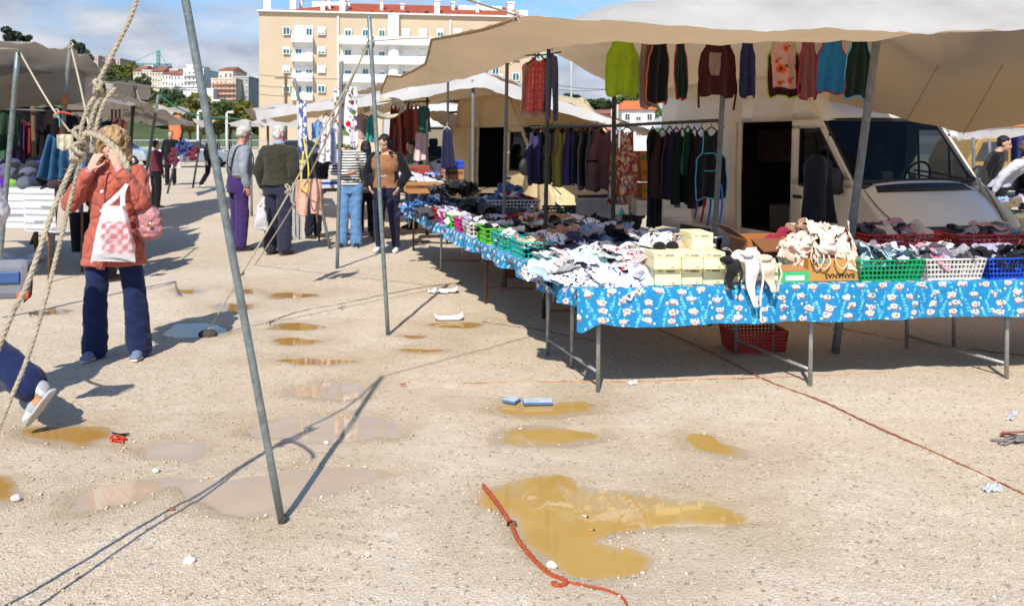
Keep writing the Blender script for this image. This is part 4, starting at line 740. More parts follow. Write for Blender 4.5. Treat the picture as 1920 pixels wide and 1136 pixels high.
# ---------------------------------------------------------------- awnings
WHITE_T = lin((226, 226, 224)); TANB = lin((196, 164, 126))
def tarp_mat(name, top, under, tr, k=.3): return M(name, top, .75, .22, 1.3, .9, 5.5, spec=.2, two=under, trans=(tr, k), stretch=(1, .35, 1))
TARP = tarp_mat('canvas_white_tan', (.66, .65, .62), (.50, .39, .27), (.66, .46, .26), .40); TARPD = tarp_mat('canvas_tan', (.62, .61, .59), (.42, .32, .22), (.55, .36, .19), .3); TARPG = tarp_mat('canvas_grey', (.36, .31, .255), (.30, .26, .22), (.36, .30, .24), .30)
def sheet(name, rows, n0, n1, mat, label, amp=.012, seed=0, flip=False, cat='awning', sx=2.2, parent=None, lin1=False):
    P = np.array([[tuple(at(*q)) for q in r] for r in rows]) if not isinstance(rows[0][0], Vector) else np.array([[tuple(q) for q in r] for r in rows])
    G = cat_interp(P, n0, n1)
    if lin1:
        t_ = np.linspace(0, P.shape[1]-1, n1); i_ = np.minimum(t_.astype(int), P.shape[1]-2); Q = cat_interp(P, n0, P.shape[1]); w_ = (t_-i_)[None, :, None]; G = (Q[:, i_]*(1-w_)+Q[:, i_+1]*w_)*.75+G*.25
    x, y = G[..., 0].ravel(), G[..., 1].ravel(); d = fbm(x*sx, y*sx*.6, seed=seed, o=4)*amp+(1-2*np.abs(fbm(x*1.3+y*.7, y*.35, seed=seed+9, o=2)))*amp*.8+(1-2*np.abs(fbm(x*4.5-y*2, y*1.6+x, seed=seed+19, o=3)))*amp*1.0
    G[..., 2] += d.reshape(G.shape[:2]); m = MB(); m.grid(G, flip=flip); o = m.build(name, mat, parent)
    up_ = sum((p.normal.z*p.area for p in o.data.polygons))
    if up_ < 0: o.data.flip_normals()
    return tag(o, label, cat) if label else o
FR = [(713,176,9.6),(718,160,9.1),(726,141,8.6),(751,143,8.3),(778,130,8.),(797,119,7.7),(803,100,7.2),(809,73,6.7),(859,64,5.9),(905,54,5.3),(940,43,4.95),(967,31,4.7),(1150,42,4.7),(1350,54,4.7),(1520,59,4.7),(1640,61,4.7),(1760,60,4.72),(1880,58,4.76),(2050,54,4.8),(2500,44,4.9)]
VA = [(714,177,9.7),(722,174,9.6),(735,170,9.4),(760,163,9.1),(790,158,8.8),(815,155,8.5),(832,152,8.3),(850,147,8.1),(900,135,7.5),(940,119,6.9),(970,109,6.5),(1000,98,6.2),(1150,77,5.7),(1350,81,5.7),(1520,74,5.7),(1640,64,5.7),(1760,50,5.7),(1880,40,5.7),(2050,26,5.7),(2500,10,5.8)]
RI = [(715,178,9.8),(723,175,9.7),(736,171,9.6),(761,164,9.3),(791,159,9.),(816,156,8.7),(833,153,8.6),(852,147,8.5),(903,134,8.),(945,116,7.6),(976,96,7.5),(1004,64,7.5),(1150,12,7.5),(1350,-16,7.5),(1520,-30,7.5),(1640,-40,7.4),(1760,-44,7.3),(1880,-48,7.2),(2050,-50,7.2),(2500,-60,7.2)]
MI = [(716,179,10.),(724,176,9.9),(737,172,9.8),(762,165,9.5),(792,160,9.2),(817,157,9.),(834,154,8.9),(854,148,8.8),(908,134,8.6),(952,116,8.5),(985,100,8.5),(1028,86,8.5),(1150,60,9.0),(1350,32,9.6),(1520,30,9.4),(1640,60,9.0),(1760,120,8.4),(1880,120,8.0),(2050,100,7.6),(2500,80,7.6)]
BA = [(717,180,10.2),(725,177,10.1),(738,173,10.),(763,166,9.8),(793,161,9.5),(818,158,9.3),(835,155,9.2),(856,149,9.2),(912,136,9.2),(958,120,9.3),(992,107,9.4),(1034,97,9.4),(1140,156,10.6),(1250,185,12.6),(1440,170,11.6),(1570,194,9.0),(1700,224,8.7),(1806,250,7.9),(1940,232,7.6),(2500,215,7.6)]
sheet('awning', [FR, VA, RI, MI, BA], 60, 229, TARP, 'big white and tan canvas awning over the underwear tables and the beige van', .009, 3, lin1=True)
m = MB(); m.tube([tuple(at(*q)-V((0, 0, .008))) for q in FR[:12]], [(.004, .013)]*12, 6, el=(0, 1, 0)); AW = bpy.data.objects['awning']; m.build('hem', M('brown_hem', lin((150, 120, 90)), .9, .15, 8), AW)
for q0, q1 in ((3, 3), (9, 9), (12, 12), (14, 14), (16, 16), (17, 17)): m = MB(); m.tube(curve([at(*r_[q0])+V((0, 0, -.012)) for r_ in (MI, BA)], 8), .004, 5); m.build('seam', M('brown_hem', lin((128, 98, 72)), .9), AW)
# second tent
E2 = [(478,208,15.5),(560,198,14.6),(620,190,14.2),(700,178,13.8),(800,158,13.4),(885,137,13),(945,152,12.6),(1010,175,12.2),(1110,212,11.6),(1215,246,11.2)]
E2b = [(482,226,15.3),(560,214,14.5),(620,206,14.1),(700,199,13.6),(800,182,13.2),(885,165,12.8),(945,177,12.4),(1010,199,12),(1110,228,11.45),(1215,250,11.1)]
E2c = [(520,232,18),(580,226,18),(640,218,18),(715,210,18),(800,200,18),(880,190,17.8),(950,205,17),(1030,218,16),(1120,235,14.5),(1215,252,13)]
sheet('awning', [E2b, E2], 10, 70, TARPD, 'white sunlit valance of the second tent with a peak beyond the big awning', .01, 12, cat='awning')
sheet('awning', [E2, [(a, b+ (0 if i in (0, 9) else 3), (c+d)/2) for i, ((a, b, c), (_, _, d)) in enumerate(zip(E2, E2c))], E2c], 24, 60, TARPD, 'tan roof sheet of the second tent, seen from below behind its valance', .03, 14)
sheet('awning', [[(800,205,17.5),(850,215,17.3),(905,262,17)],[(770,215,16),(830,240,15.6),(892,330,15)]], 10, 20, TARPD, 'slanting beige side flap under the second tent left of the second van', .03, 44)
sheet('awning', [[(670,176,16.5),(690,168,16),(712,158,15)],[(672,178,17.5),(705,176,17),(735,172,16)]], 8, 14, TARPD, 'small tan tarp corner between the floral apron and the big awning', .02, 45)
# stalls beyond on the left
sheet('awning', [[(-260,78,8.2),(0,78,8.6),(70,82,9),(134,86,9.6)],[(-260,116,10.2),(0,113,10.4),(90,119,10.7),(176,124,11)],[(-280,150,10.4),(0,146,10.6),(100,148,11),(205,150,11.6)]], 30, 40, TARPG, 'large grey beige awning of the left stall with a dipping right corner', .03, 21)
sheet('awning', [[(-260,150,8.4),(0,146,9),(90,140,10),(198,125,12.2)],[(-260,200,8.8),(0,194,9.6),(110,190,10.6),(185,188,12.2)],[(-260,206,10),(0,199,10.8),(110,196,11.8),(190,190,13)]], 24, 40, TARPG, 'lower hanging fold of the grey awning over the left stall', .03, 22)
sheet('awning', [[(150,184,12.6),(196,184,13),(255,192,14.5),(345,228,17)],[(120,206,14),(205,205,15),(270,206,17),(362,233,19)],[(110,226,16),(210,228,17),(280,230,19),(362,236,21)]], 24, 40, TARPG, 'grey brown sagging awning behind the thick rope knot', .04, 23)
sheet('awning', [[(150,178,12.5),(198,184,13),(250,191,14.4)],[(152,182,12.4),(199,192,12.9),(256,200,14.3)]], 8, 20, TARP, 'white edge strip along the sagging awning behind the thick rope knot', .01, 24)
sheet('awning', [[(200,154,16),(240,156,17),(280,160,18)],[(205,182,16.5),(245,185,17.5),(285,186,19)]], 12, 16, TARPG, 'small brown awning right of the thick rope below the hillside trees', .03, 25)
sheet('awning', [[(196,154,15.8),(214,156,16),(203,172,15.9)],[(200,172,15.7),(207,182,15.7),(212,160,15.9)]], 8, 8, TARP, 'loose white tarp corner right of the rope knot', .01, 26)
sheet('awning', [[(272,202,22),(310,202,24),(352,204,26)],[(285,216,21),(320,214,23),(360,214,26)]], 10, 18, TARP, 'pale blue white awning far off right of the knot', .04, 27)
sheet('awning', [[(358,224,26),(380,226,27),(404,228,28)],[(372,236,25),(384,238,25.5),(400,232,27)]], 8, 12, TARP, 'white awning tip left of the leaning pole far off', .03, 28)
sheet('awning', [[(420,232,22),(470,226,21),(560,222,20)],[(440,240,20),(490,238,19),(570,236,18)]], 10, 20, TARP, 'low white awning above the old men, left of the second tent', .03, 29)
sheet('awning', [[(455,206,20),(475,206,19),(498,210,18)],[(470,222,20),(485,226,19),(500,232,18)]], 8, 12, TARPD, 'rust coloured awning corner left of the second tent', .03, 30)
sheet('awning', [[(1795,262,13),(1880,256,13.2),(2100,250,13.5)],[(1795,248,16),(1890,246,16),(2120,240,16)]], 8, 14, TARP, 'white tarp roof of the stall beyond the van at the right edge', .03, 31)
# ---------------------------------------------------------------- poles
GALV = M('galvanised_steel', (.23, .27, .275), .45, .35, 30, .25, 90, metal=.55); GALVD = M('grey_painted_pole', (.16, .165, .165), .6, .3, 20, .2, 60); RUST = M('rusty_pole', (.22, .09, .045), .8, .4, 12, .3, 60); DARKP = M('dark_pole', (.05, .045, .04), .7, .3, 10, .2, 40); WOODP = M('wooden_post', (.13, .085, .05), .85, .3, 12, .3, 40, stretch=(1, 1, .2))
fp0 = gd(531, 978); fp0.z = -.03; fp1 = V((-1.245, 3.06, 2.42))
pole('tent_pole', fp0, fp1, .0152, GALV, 'long galvanised steel pole leaning in the foreground beside the muddy puddles', n=20)
m = MB(); m.tube([(0, 0, 0), (0, 0, .03)], .0165, 16); tag(m.build('pole_cap', DARKP, loc=fp0+V((0, 0, .025))), 'black rubber ferrule at the foot of the foreground leaning pole', 'pole cap')
bp0 = gd(728, 627); bp0.z = -.03; bp1 = at(692, 30, 6.52); pole('tent_pole', bp0, bp1, .0165, GALV, 'upright galvanised pole standing in front of the brown tee woman', n=16)
pole('tent_pole', at(632, 503, 10.09)-V((0, 0, .05)), at(641, 115, 9.9), .021, GALVD, 'grey pole rising through the floral apron in front of the striped woman')
pole('tent_pole', at(620, 466, 11.9)-V((0, 0, .04)), at(552, 148, 11.4), .022, GALVD, 'slanting grey pole holding the blue patterned cloth')
pole('tent_pole', gd(1565, 662)-V((0, 0, .03)), at(1646, 60, 5.95), .0285, GALVD, 'grey leaning pole in front of the van windscreen')
pole('tent_pole', V((1.62, 7.0, 0)), at(1361, 78, 7.0), .022, GALVD, 'dark pole behind the brown pocket tabard'); pole('tent_pole', V((.93, 7.9, 0)), at(1152, 96, 7.9), .02, DARKP, 'dark pole under the lime green tabard')
pole('tent_pole', V((.27, 7.25, 0)), at(1029, 93, 7.3), .018, DARKP, 'dark pole beside the red dotted apron'); pole('tent_pole', V((-.1, 8.6, 0)), at(951, 118, 8.8), .019, GALVD, 'grey pole left of the pink aprons, in front of the second van')
pole('tent_pole', at(885, 380, 12.8)-V((0, 0, 1.3)), at(887, 150, 12.9), .026, GALVD, 'grey pole under the peak of the second tent'); pole('tent_pole', at(838, 370, 12.4)-V((0, 0, .9)), at(840, 150, 12.5), .018, DARKP, 'thin dark pole carrying the navy dress')
pole('tent_pole', at(800, 340, 13.6)-V((0, 0, .9)), at(801, 182, 13.6), .02, DARKP, 'dark pole right of the red garments under the second tent'); pole('tent_pole', at(765, 330, 15)-V((0, 0, .9)), at(766, 190, 15), .02, DARKP, 'dark pole among the red garments under the second tent')
# left stall poles
pole('tent_pole', at(-8, 290, 7.2)-V((0, 0, 1.3)), at(34, 94, 6.9), .021, GALV, 'pale galvanised pole leaning at the left edge'); pole('tent_pole', at(93, 330, 9.8)-V((0, 0, 1.1)), at(132, 84, 9.4), .026, GALVD, 'grey pole with rusty patches and a rope knot on top at the left stall')
RP = [o for o in bpy.data.objects if o.get('label', '').startswith('grey pole with rusty')][0]
for k0, k1 in ((.60, .66), (.74, .79)): m = MB(); d_ = at(132, 84, 9.4)-RP.location; m.tube([d_*k0, d_*((k0+k1)/2), d_*k1], [.028, .029, .028], 12); m.build('rust_patch', M('orange_rust', (.36, .13, .05), .85, .3, 20), RP)
pole('tent_pole', at(58, 456, 12.4)-V((0, 0, .02)), at(112, 330, 11.6), .03, DARKP, 'short dark pole slanting in front of the striped tablecloth'); pole('tent_pole', at(68, 300, 11.5)-V((0, 0, 1.2)), at(62, 196, 11.5), .03, WOODP, 'brown wooden post under the left awning')
for i, (a, b, Y, mt, lb) in enumerate([((232,330),(254,160),16,DARKP,'dark slanting pole behind the coral woman, left of a twin'), ((240,335),(250,172),16.3,DARKP,'dark upright pole behind the coral woman, right of its twin'), ((262,330),(297,178),17,GALVD,'slanting pole with a pale top right of the coral woman'), ((305,345),(352,210),24,DARKP,'thin slanting pole beside the black clothed man'), ((355,345),(382,225),27,DARKP,'thin dark pole left of the leaning foreground pole')]):
    pole('tent_pole', at(*a, Y)-V((0, 0, .8)), at(*b, Y), .03, mt, lb)
for i, (x, t, bt, Y) in enumerate([(212,205,330,14),(219,206,330,14.4),(226,205,330,14.8),(186,200,330,13.4)]): pole('tent_pole', at(x, bt, Y)-V((0, 0, .8)), at(x-2, t, Y), .02, RUST, 'thin rusty upright in the row under the sagging awning', 'thin uprights under the sagging awning')
for i, (x, t, bt, lb) in enumerate([(505,236,330,'thin pole between the two old men'),(472,228,320,'thin bare pole above the cap of the man in braces'),(1828,258,330,'white thin pole by the dark blue truck at the right'),(1858,262,330,'grey thin pole beyond the bending woman in white')]): pole('tent_pole', at(x, bt, 17 if x < 900 else 13)-V((0, 0, .9)), at(x-3, t, 17 if x < 900 else 13), .025, GALVD, lb)
# ---------------------------------------------------------------- ropes
ROPE = M('old_hemp_rope', lin((190, 176, 152)), .95, .22, 40, .6, 260); ROPE2 = M('pale_cord', lin((182, 172, 150)), .9, .15, 30, .3, 200); ORG = M('orange_rope', lin((174, 80, 46)), .8, .2, 40, .4, 200)
def frays(m, pts, r, n, seed):
    rr = random.Random(seed)
    for i in range(n):
        k = rr.randrange(len(pts)-1); p = V(pts[k]).lerp(V(pts[k+1]), rr.random()); d = V((rr.uniform(-1, 1), rr.uniform(-1, 1), rr.uniform(-1, 1))).normalized(); m.tube([p+d*r*.7, p+d*r*1.5, p+d*r*(1.9+rr.random())+V((0, 0, -.004))], .0007, 3)
t = empty('guy_rope', 'thick knotted hemp guy rope running from the foreground pole down past the coral woman', 'rope', at(165, 230, 2.81)); o_ = t.location.copy()
K0, K1 = at(181, 160, 2.83), at(148, 285, 2.79); r = .0078
def rp(nm, pts, rad, n, seed, fr=20):
    m = MB(); q = curve([V(p)-o_ for p in pts], n); rope_mesh(m, q, rad, n=6); frays(m, q, rad, fr, seed); m.build(nm, ROPE, t)
rp('upper_strand', [fp1, at(258, -5, 2.9), at(222, 80, 2.86), K0, K0+V((.0, -.005, -.02))], r, 40, 1)
rp('lower_strand', [K1, at(105, 380, 2.74), at(50, 535, 2.66), at(0, 645, 2.6), V((-1.78, 2.38, 0.01))], r*1.12, 40, 2, 70)
rp('lower_strand', [K1+V((.006, .004, .0)), at(116, 440, 2.76), at(62, 640, 2.66), at(0, 796, 2.58), V((-1.66, 2.24, 0.01))], r*.92, 40, 3, 60)
mid = [at(190, 172, 2.82), at(172, 190, 2.80), at(158, 220, 2.79), at(150, 255, 2.78), at(146, 285, 2.78)]
rp('loop_strand', mid, r*.95, 24, 4); rp('loop_strand', [p+V((.022, .008, .004)) for p in mid], r*.95, 24, 5); rp('loop_strand', [p+V((.042, .012, .012-i*.004)) for i, p in enumerate(mid)], r*.9, 24, 6)
def knot(c, R_, rad, turns, seed, sq=.8):
    rr = random.Random(seed); pts = []
    for i in range(26):
        a = 2*math.pi*turns*i/25; pts.append(c+V((R_*math.cos(a)*sq, R_*.9*math.sin(a), R_*1.5*math.sin(a*.5+.4)+R_*.25*math.cos(3*a)))+V((rr.uniform(-1, 1), rr.uniform(-1, 1), rr.uniform(-1, 1)))*R_*.1)
    return pts
rp('knot', knot(at(184, 164, 2.80), .014, r, 2.5, 1), r, 90, 7); rp('knot', knot(at(150, 262, 2.775), .024, r, 2.6, 2), r, 110, 8, 30); rp('knot', knot(at(146, 286, 2.77), .017, r, 1.6, 5, 1.2), r, 80, 9)
rp('rope_tail', [at(158, 250, 2.77), at(178, 252, 2.74), at(205, 268, 2.70), at(228, 292, 2.67), at(241, 318, 2.65)], .0105, 30, 11, 40)
def cord(label, pts, rad, mat=None, n=24, laid=False, group=None, nm='guy_line'):
    o_ = V(pts[0]); m = MB(); q = curve([V(p)-o_ for p in pts], n)
    if laid: rope_mesh(m, q, rad, n=5)
    else: m.tube(q, rad, 7)
    return tag(m.build(nm, mat or ROPE2, loc=o_), label, 'rope', group)
C1 = at(967, 29, 4.7)
cord('rope from the foreground pole to the front corner of the big awning', [fp1, fp1.lerp(C1, .5)+V((0, 0, -.02)), C1], .0065, ROPE, 50, True)
m = MB(); rope_mesh(m, curve([p-C1 for p in knot(C1, .02, .006, 2.5, 4)], 70), .006); rope_mesh(m, curve([V((0, 0, 0)), V((.012, -.02, -.02)), V((.02, -.02, -.05))], 12), .005); tag(m.build('rope_knot', ROPE, loc=C1), 'hemp knot tying the front corner of the big awning', 'knot')
TP = at(695, 78, 6.55); A1 = at(805, 72, 6.7)
cord('short rope between the upright galvanised pole and the awning corner', [TP, at(760, 73, 6.62), A1], .006, None, 16, True)
m = MB(); rope_mesh(m, curve([p-TP for p in knot(TP, .03, .008, 2.6, 9)], 70), .008); tag(m.build('rope_knot', ROPE2, loc=TP), 'rope wrapped round the top of the upright galvanised pole', 'knot')
S1, S2 = gd(385, 628), gd(478, 497); mid1 = at(577, 330, 8.2)
cord('guy line from the upright pole down to the wet hollow', [TP, TP.lerp(S1, .5)+V((0, 0, -.05)), S1], .0075, ROPE2, 40, True); cord('second guy line from the upright pole to the ground before the olive pullover man', [TP+V((-.01, 0, .02)), TP.lerp(S2, .5)+V((.05, 0, -.06)), S2], .0075, ROPE2, 40, True)
for k, lb, ti in ((.22, 'knot in the guy line before the lower stake', S1), (.5, 'half-way knot in the guy line beside the hanging pink shorts', S1)):
    p = ti.lerp(TP, k); m = MB(); rope_mesh(m, curve([q for q in knot(V((0, 0, 0)), .022, .006, 2.2, int(k*50))], 50), .006); rope_mesh(m, curve([(0, 0, 0), (.03, .0, -.07), (.05, 0, -.13)], 10), .005); tag(m.build('rope_knot', ROPE2, loc=p), lb, 'knot')
m = MB(); m.ball((0, 0, 0), (.075, .06, .04), 12, 8); tag(m.build('stone', M('dark_stone', (.06, .05, .045), .9), loc=S1+V((.02, 0, .005))), 'dark muddy stone pinning the guy line in the wet hollow', 'stone')
m = MB(); m.tube(curve([(0, 0, .12), (.02, 0, 0), (.05, 0, -.2), (.03, 0, -.42), (-.02, 0, -.3), (0, 0, -.02)], 30), .008, 7); tag(m.build('cord_hank', M('yellow_cord', (.75, .62, .06), .7), loc=at(569, 280, 8.4)), 'yellow cord hank hanging from the guy line', 'rope')
m = MB()
for i in range(5): m.tube([(.16*math.cos(a)+.012*i, .03*math.sin(a*2+i), .09*math.sin(a)+.01*i) for a in np.linspace(0, 6.28, 24)], .007, 6)
tag(m.build('rope_coil', ROPE2, loc=at(723, 207, 9)), 'coiled pale rope hanging behind the upright galvanised pole', 'rope')
cord('cord holding the rope coil from the awning corner', [at(714, 176, 9.4), at(714, 192, 9.2), at(720, 200, 9)], .007)
L1 = at(36, 96, 6.9); L2 = at(133, 88, 9.4)
cord('white line going left from the pale pole top', [L1, at(10, 93, 6.7), at(-60, 96, 6.4)], .012); cord('cord from the pale pole top down to the coloured knot', [L1, at(75, 165, 6.8), at(105, 213, 6.7), at(132, 248, 6.7)], .008)
cord('cord from the rusty pole top down behind the thick rope', [L2, at(148, 150, 9.2), at(160, 205, 9), at(178, 290, 8.6)], .011)
m = MB(); rope_mesh(m, curve(knot(V((0, 0, 0)), .03, .008, 2.4, 3), 60), .009); tag(m.build('rope_knot', ROPE2, loc=L2), 'pale rope knot on top of the rusty pole', 'knot'); m = MB(); rope_mesh(m, curve(knot(V((0, 0, 0)), .02, .006, 2.2, 6), 50), .007); tag(m.build('rope_knot', ROPE2, loc=at(106, 213, 6.7)), 'knot with bright ribbons above the blue folded trousers', 'knot')
for c, q, lb in ((lin((70, 160, 175)), [(0, 0, 0), (.02, -.01, -.04), (.015, 0, -.1)], 'turquoise ribbon on the knot above the blue trousers'), (lin((215, 90, 70)), [(0, 0, .01), (.05, -.01, .015), (.11, 0, .0)], 'red ribbon on the knot above the blue trousers')):
    m = MB(); m.tube(curve(q, 8), [(.003, .012)]*8, 6); tag(m.build('ribbon', M('ribbon_%d' % int(c[0]*99), c, .8), loc=at(108, 215, 6.68)), lb, 'ribbon')
cord('pale line across the hillside to the far poles', [at(196, 154, 14), at(250, 160, 16), at(300, 166, 18), at(372, 170, 22)], .012); cord('cord hanging from the far pole top right of the knot', [at(252, 160, 16), at(262, 190, 16), at(275, 232, 16)], .012); cord('teal net line across the olive trees', [at(300, 180, 20), at(360, 214, 24), at(450, 224, 28)], .02, M('teal_cord', (.05, .4, .3), .8))
for a, b, Y, lb in (((485,141),(640,149),90,'upper'),((485,161),(560,163),92,'middle'),((485,177),(560,180),94,'lower')): cord(lb+' overhead cable crossing the beige apartment block', [at(*a, Y+10), at((a[0]+b[0])/2, (a[1]+b[1])/2+2, Y), at(*b, Y-10)], .03, DARKP)
t = empty('utility_pole', 'brown utility pole in front of the beige apartment block', 'utility pole', (at(536, 150, 88).x, 88, 0)); m = MB(); m.tube([(0, 0, 0), (0, 0, at(536, 141, 88).z)], .16, 8); m.build('post', WOODP, t); m = MB(); m.box((-.2, 0, at(536, 147, 88).z), (1.9, .1, .12)); m.build('crossarm', WOODP, t)
for px in (1050, 1190): cord('thin overhead cable against the sky %s the lime tabard' % ('left of' if px < 1100 else 'behind'), [at(1040, 168 if px < 1100 else 160, 60), at(1090, 171 if px < 1100 else 166, 60), at(1140, 168, 60)], .02, DARKP)
# ---------------------------------------------------------------- vans
def glassy(name, tint, t=.75):
    m = bpy.data.materials.new(name); m.use_nodes = True; q = m.node_tree; n = q.nodes; l = q.links; tr = n.new('ShaderNodeBsdfTransparent'); tr.inputs[0].default_value = (*tint, 1); g = n.new('ShaderNodeBsdfGlossy'); g.inputs['Roughness'].default_value = .02; f = n.new('ShaderNodeFresnel'); f.inputs[0].default_value = 1.33; ms = n.new('ShaderNodeMixShader'); l.new(f.outputs[0], ms.inputs[0]); l.new(tr.outputs[0], ms.inputs[1]); l.new(g.outputs[0], ms.inputs[2]); l.new(ms.outputs[0], n['Material Output'].inputs[0]); return m
VG = glassy('van_glass', (.42, .46, .45)); PAINT = M('beige_white_paint', lin((226, 217, 200)), .30, .06, 1.5, .02, 4, coat=.5); BLKP = M('black_plastic', (.02, .02, .02), .55, .2, 12); INT = M('van_interior', (.045, .042, .04), .85, .2, 5); SEAT = M('seat_fabric', (.05, .05, .055), .9)
LAMP = M('headlamp_glass', (.2, .21, .22), .15, .3, 30, spec=.8); AMB = M('orange_lens', (.5, .1, .02), .3); CHR = M('grey_metal', (.35, .35, .35), .4, metal=.6)
def van(label, A, hd, sc, paint, door=True, L0=0., lamps=True):
    hd = V((*hd, 0)).normalized(); lf = V((-hd.y, hd.x, 0)); org = V((A[0], A[1], 0))-hd*4.25*sc+lf*.86*sc; t = empty('delivery_van', label, 'van', org, math.atan2(hd.y, hd.x)); t.scale = (sc,)*3
    yz = lambda z: .955-.035*max(0, z-1.15)-.5*max(0, z-2.3)**1.6 if z > .5 else .93
    xw = lambda z: 4.25-(z-1.26)/(1.97-1.26)*.53
    def side(sg, openings):
        m = MB()
        def pan(xl, xr, z0, z1, nz=8, nx=4):
            g = []
            for z in np.linspace(z0, z1, nz):
                a, b = (xl(z) if callable(xl) else xl), (xr(z) if callable(xr) else xr); g.append([(a+(b-a)*i/nx, sg*yz(z), z) for i in range(nx+1)])
            m.grid(g, flip=sg > 0)
        fr = lambda z: 4.82
        hood = lambda z: 4.25+(1.26-z)/(1.26-.79)*.57 if z > .79 else fr(z)
        pan(L0, 2.14, .35, 2.55, 14); pan(2.14, 3.2, 1.96, 2.55); pan(2.14, 3.2, .35, .52, 3); pan(3.2, 4.3, .35, 1.17, 8); pan(3.2, 3.36, 1.17, 1.9, 6); pan(3.2, lambda z: xw(z), 1.86, 1.97, 3); pan(lambda z: xw(z)-.10, lambda z: xw(z), 1.26, 1.86, 6); pan(lambda z: 4.1, lambda z: 4.3, 1.17, 1.26, 3); pan(lambda z: 4.3, hood, .35, 1.235, 10)
        pan(3.2, lambda z: 3.72-(z-1.97)*.95, 1.97, 2.55, 6)
        if not openings: pan(2.14, 3.2, .52, 1.96, 8)
        o = m.build('right_side' if sg < 0 else 'left_side', paint, t, solid=.03); o.name = 'side_panel'
        m = MB(); m.grid([[(a+(b-a)*i/4, sg*(yz(z)-.012), z) for i in range(5)] for z in np.linspace(1.15, 1.88, 6) for a, b in [(3.33, xw(z)-.08 if z > 1.26 else 4.12)]]); d = m.build('side_window', VG, t)
        if sum(p.normal.y for p in d.data.polygons)*sg < 0: d.data.flip_normals()
        m = MB(); q = [(3.36, 1.17), (3.36, 1.86), (xw(1.86)-.10, 1.86), (xw(1.3)-.10, 1.3), (4.1, 1.17), (3.36, 1.17)]; m.tube([(x, sg*(yz(z)+.004), z) for x, z in q], .02, 6); m.tube([(3.86, sg*yz(1.2), 1.18), (3.86, sg*yz(1.8), 1.8)], .016, 6); m.build('window_seal', BLKP, d)
        m = MB(); m.tube([(3.2, sg*(yz(z)+.001), z) for z in np.linspace(.5, 1.93, 9)], .006, 5); m.tube([(x, sg*(yz(1.93)+.001), 1.93) for x in (3.2, 3.4, 3.6)], .006, 5); m.tube([(4.28, sg*(yz(z)+.001), z) for z in np.linspace(.5, 1.22, 6)], .006, 5); m.tube([(x, sg*(yz(.82)+.001), .82) for x in (.1, 2.1)], .006, 5); m.tube([(x, sg*(yz(.82)+.001), .82) for x in (3.22, 4.75)], .006, 5); m.tube([(x, sg*(yz(2.0)+.003), 2.0) for x in (L0+.05, 3.2)], .009, 5); m.build('panel_gap', BLKP, o)
        m = MB(); m.box((3.33, sg*.965, 1.02), (.17, .03, .045)); m.build('door_handle', BLKP, t, bevel=.01); m = MB(); m.box((4.55, sg*.962, .78), (.13, .02, .07)); m.build('side_indicator', AMB, t, bevel=.008); m = MB(); m.box((4.42, sg*.96, 1.05), (.15, .012, .03)); m.box((4.37, sg*.961, 1.065), (.03, .014, .03)); m.build('side_badge', BLKP, t)
        m = MB(); m.ball((4.14, sg*1.12, 1.25), (.07, .13, .16), 14, 10); m.tube([(4.1, sg*.95, 1.14), (4.13, sg*1.05, 1.12)], .035, 8); m.build('mirror', BLKP, t)
        for x in (1.0, 4.42):
            m = MB(); m.tube([(x, sg*.72, .33), (x, sg*.94, .33)], .33, 22); w = m.build('wheel', M('tyre', (.02, .02, .02), .9), t); m = MB(); m.tube([(x, sg*.72, .33), (x, sg*.948, .33)], .19, 18); m.build('rim', CHR, w); m = MB(); m.tube([(x, sg*.75, .37), (x, sg*.957, .37)], .42, 22); m.build('wheel_arch', BLKP, t)
    side(-1, door); side(1, False)
    g = []; m = MB()
    for x, zt in ((L0, 2.5), (.3, 2.58), (2.0, 2.62), (2.8, 2.6), (3.15, 2.52), (3.46, 2.3), (3.64, 2.08), (3.72, 1.965)):
        zs = min(2.55, zt-.02); g.append([(x, math.copysign(min(abs(y)*yz(zs)/1.0, yz(zs)), y), zs+(zt-zs)*(1-abs(y)**3)+.02*(1-abs(y)**2)) for y in np.linspace(-1, 1, 17)])
    m.grid(g); m.build('roof', paint, t, solid=.03)
    m = MB(); g = []
    for k in np.linspace(0, 1, 12): x = 4.25+.60*k+.06*math.sin(k*3.1); z = 1.26-.47*k**1.15; g.append([(x-.16*abs(y)**2.6, y*(.93-.03*k), z-.05*abs(y)**3) for y in np.linspace(-1, 1, 19)])
    for x, z in ((4.89, .74), (4.91, .6), (4.93, .58), (4.95, .36), (4.87, .28)): g.append([(x-.22*abs(y)**3, y*.91, z) for y in np.linspace(-1, 1, 19)])
    m.grid(g); bo = m.build('bonnet', paint, t, solid=.02); m = MB(); m.grid([[(4.40+.12*k-.16*abs(y)**2.6, y*.8, 1.212-.062*k-.05*abs(y)**3) for y in np.linspace(-1, 1, 11)] for k in (0, .5, 1)]); m.build('air_intake', BLKP, bo, solid=.03)
    m = MB(); m.grid([[(4.905-.03*k-.22*abs(y*.6)**3, y*.56, (.765-.13*k)) for y in np.linspace(-1, 1, 9)] for k in (0, .5, 1)]); m.build('grille', BLKP, t, solid=.06)
    m = MB()
    for s in (-1, 1): m.tube(curve([(4.4, s*.915, 1.16), (4.58, s*.87, .96), (4.76, s*.78, .79)], 10), .006, 5)
    m.build('bonnet_gap', BLKP, bo)
    for s in (-1, 1) if lamps else (): m = MB(); m.ball((4.79, s*.765, .66), (.085, .11, .095), 16, 10); m.build('headlight', LAMP, t)
    m = MB(); m.tube(curve([(4.94, -.9, .42), (4.99, -.5, .42), (5.01, 0, .42), (4.99, .5, .42), (4.94, .9, .42)], 12), [(.11, .05)]*12, 8, el=(0, 0, 1)); m.build('bumper', BLKP, t)
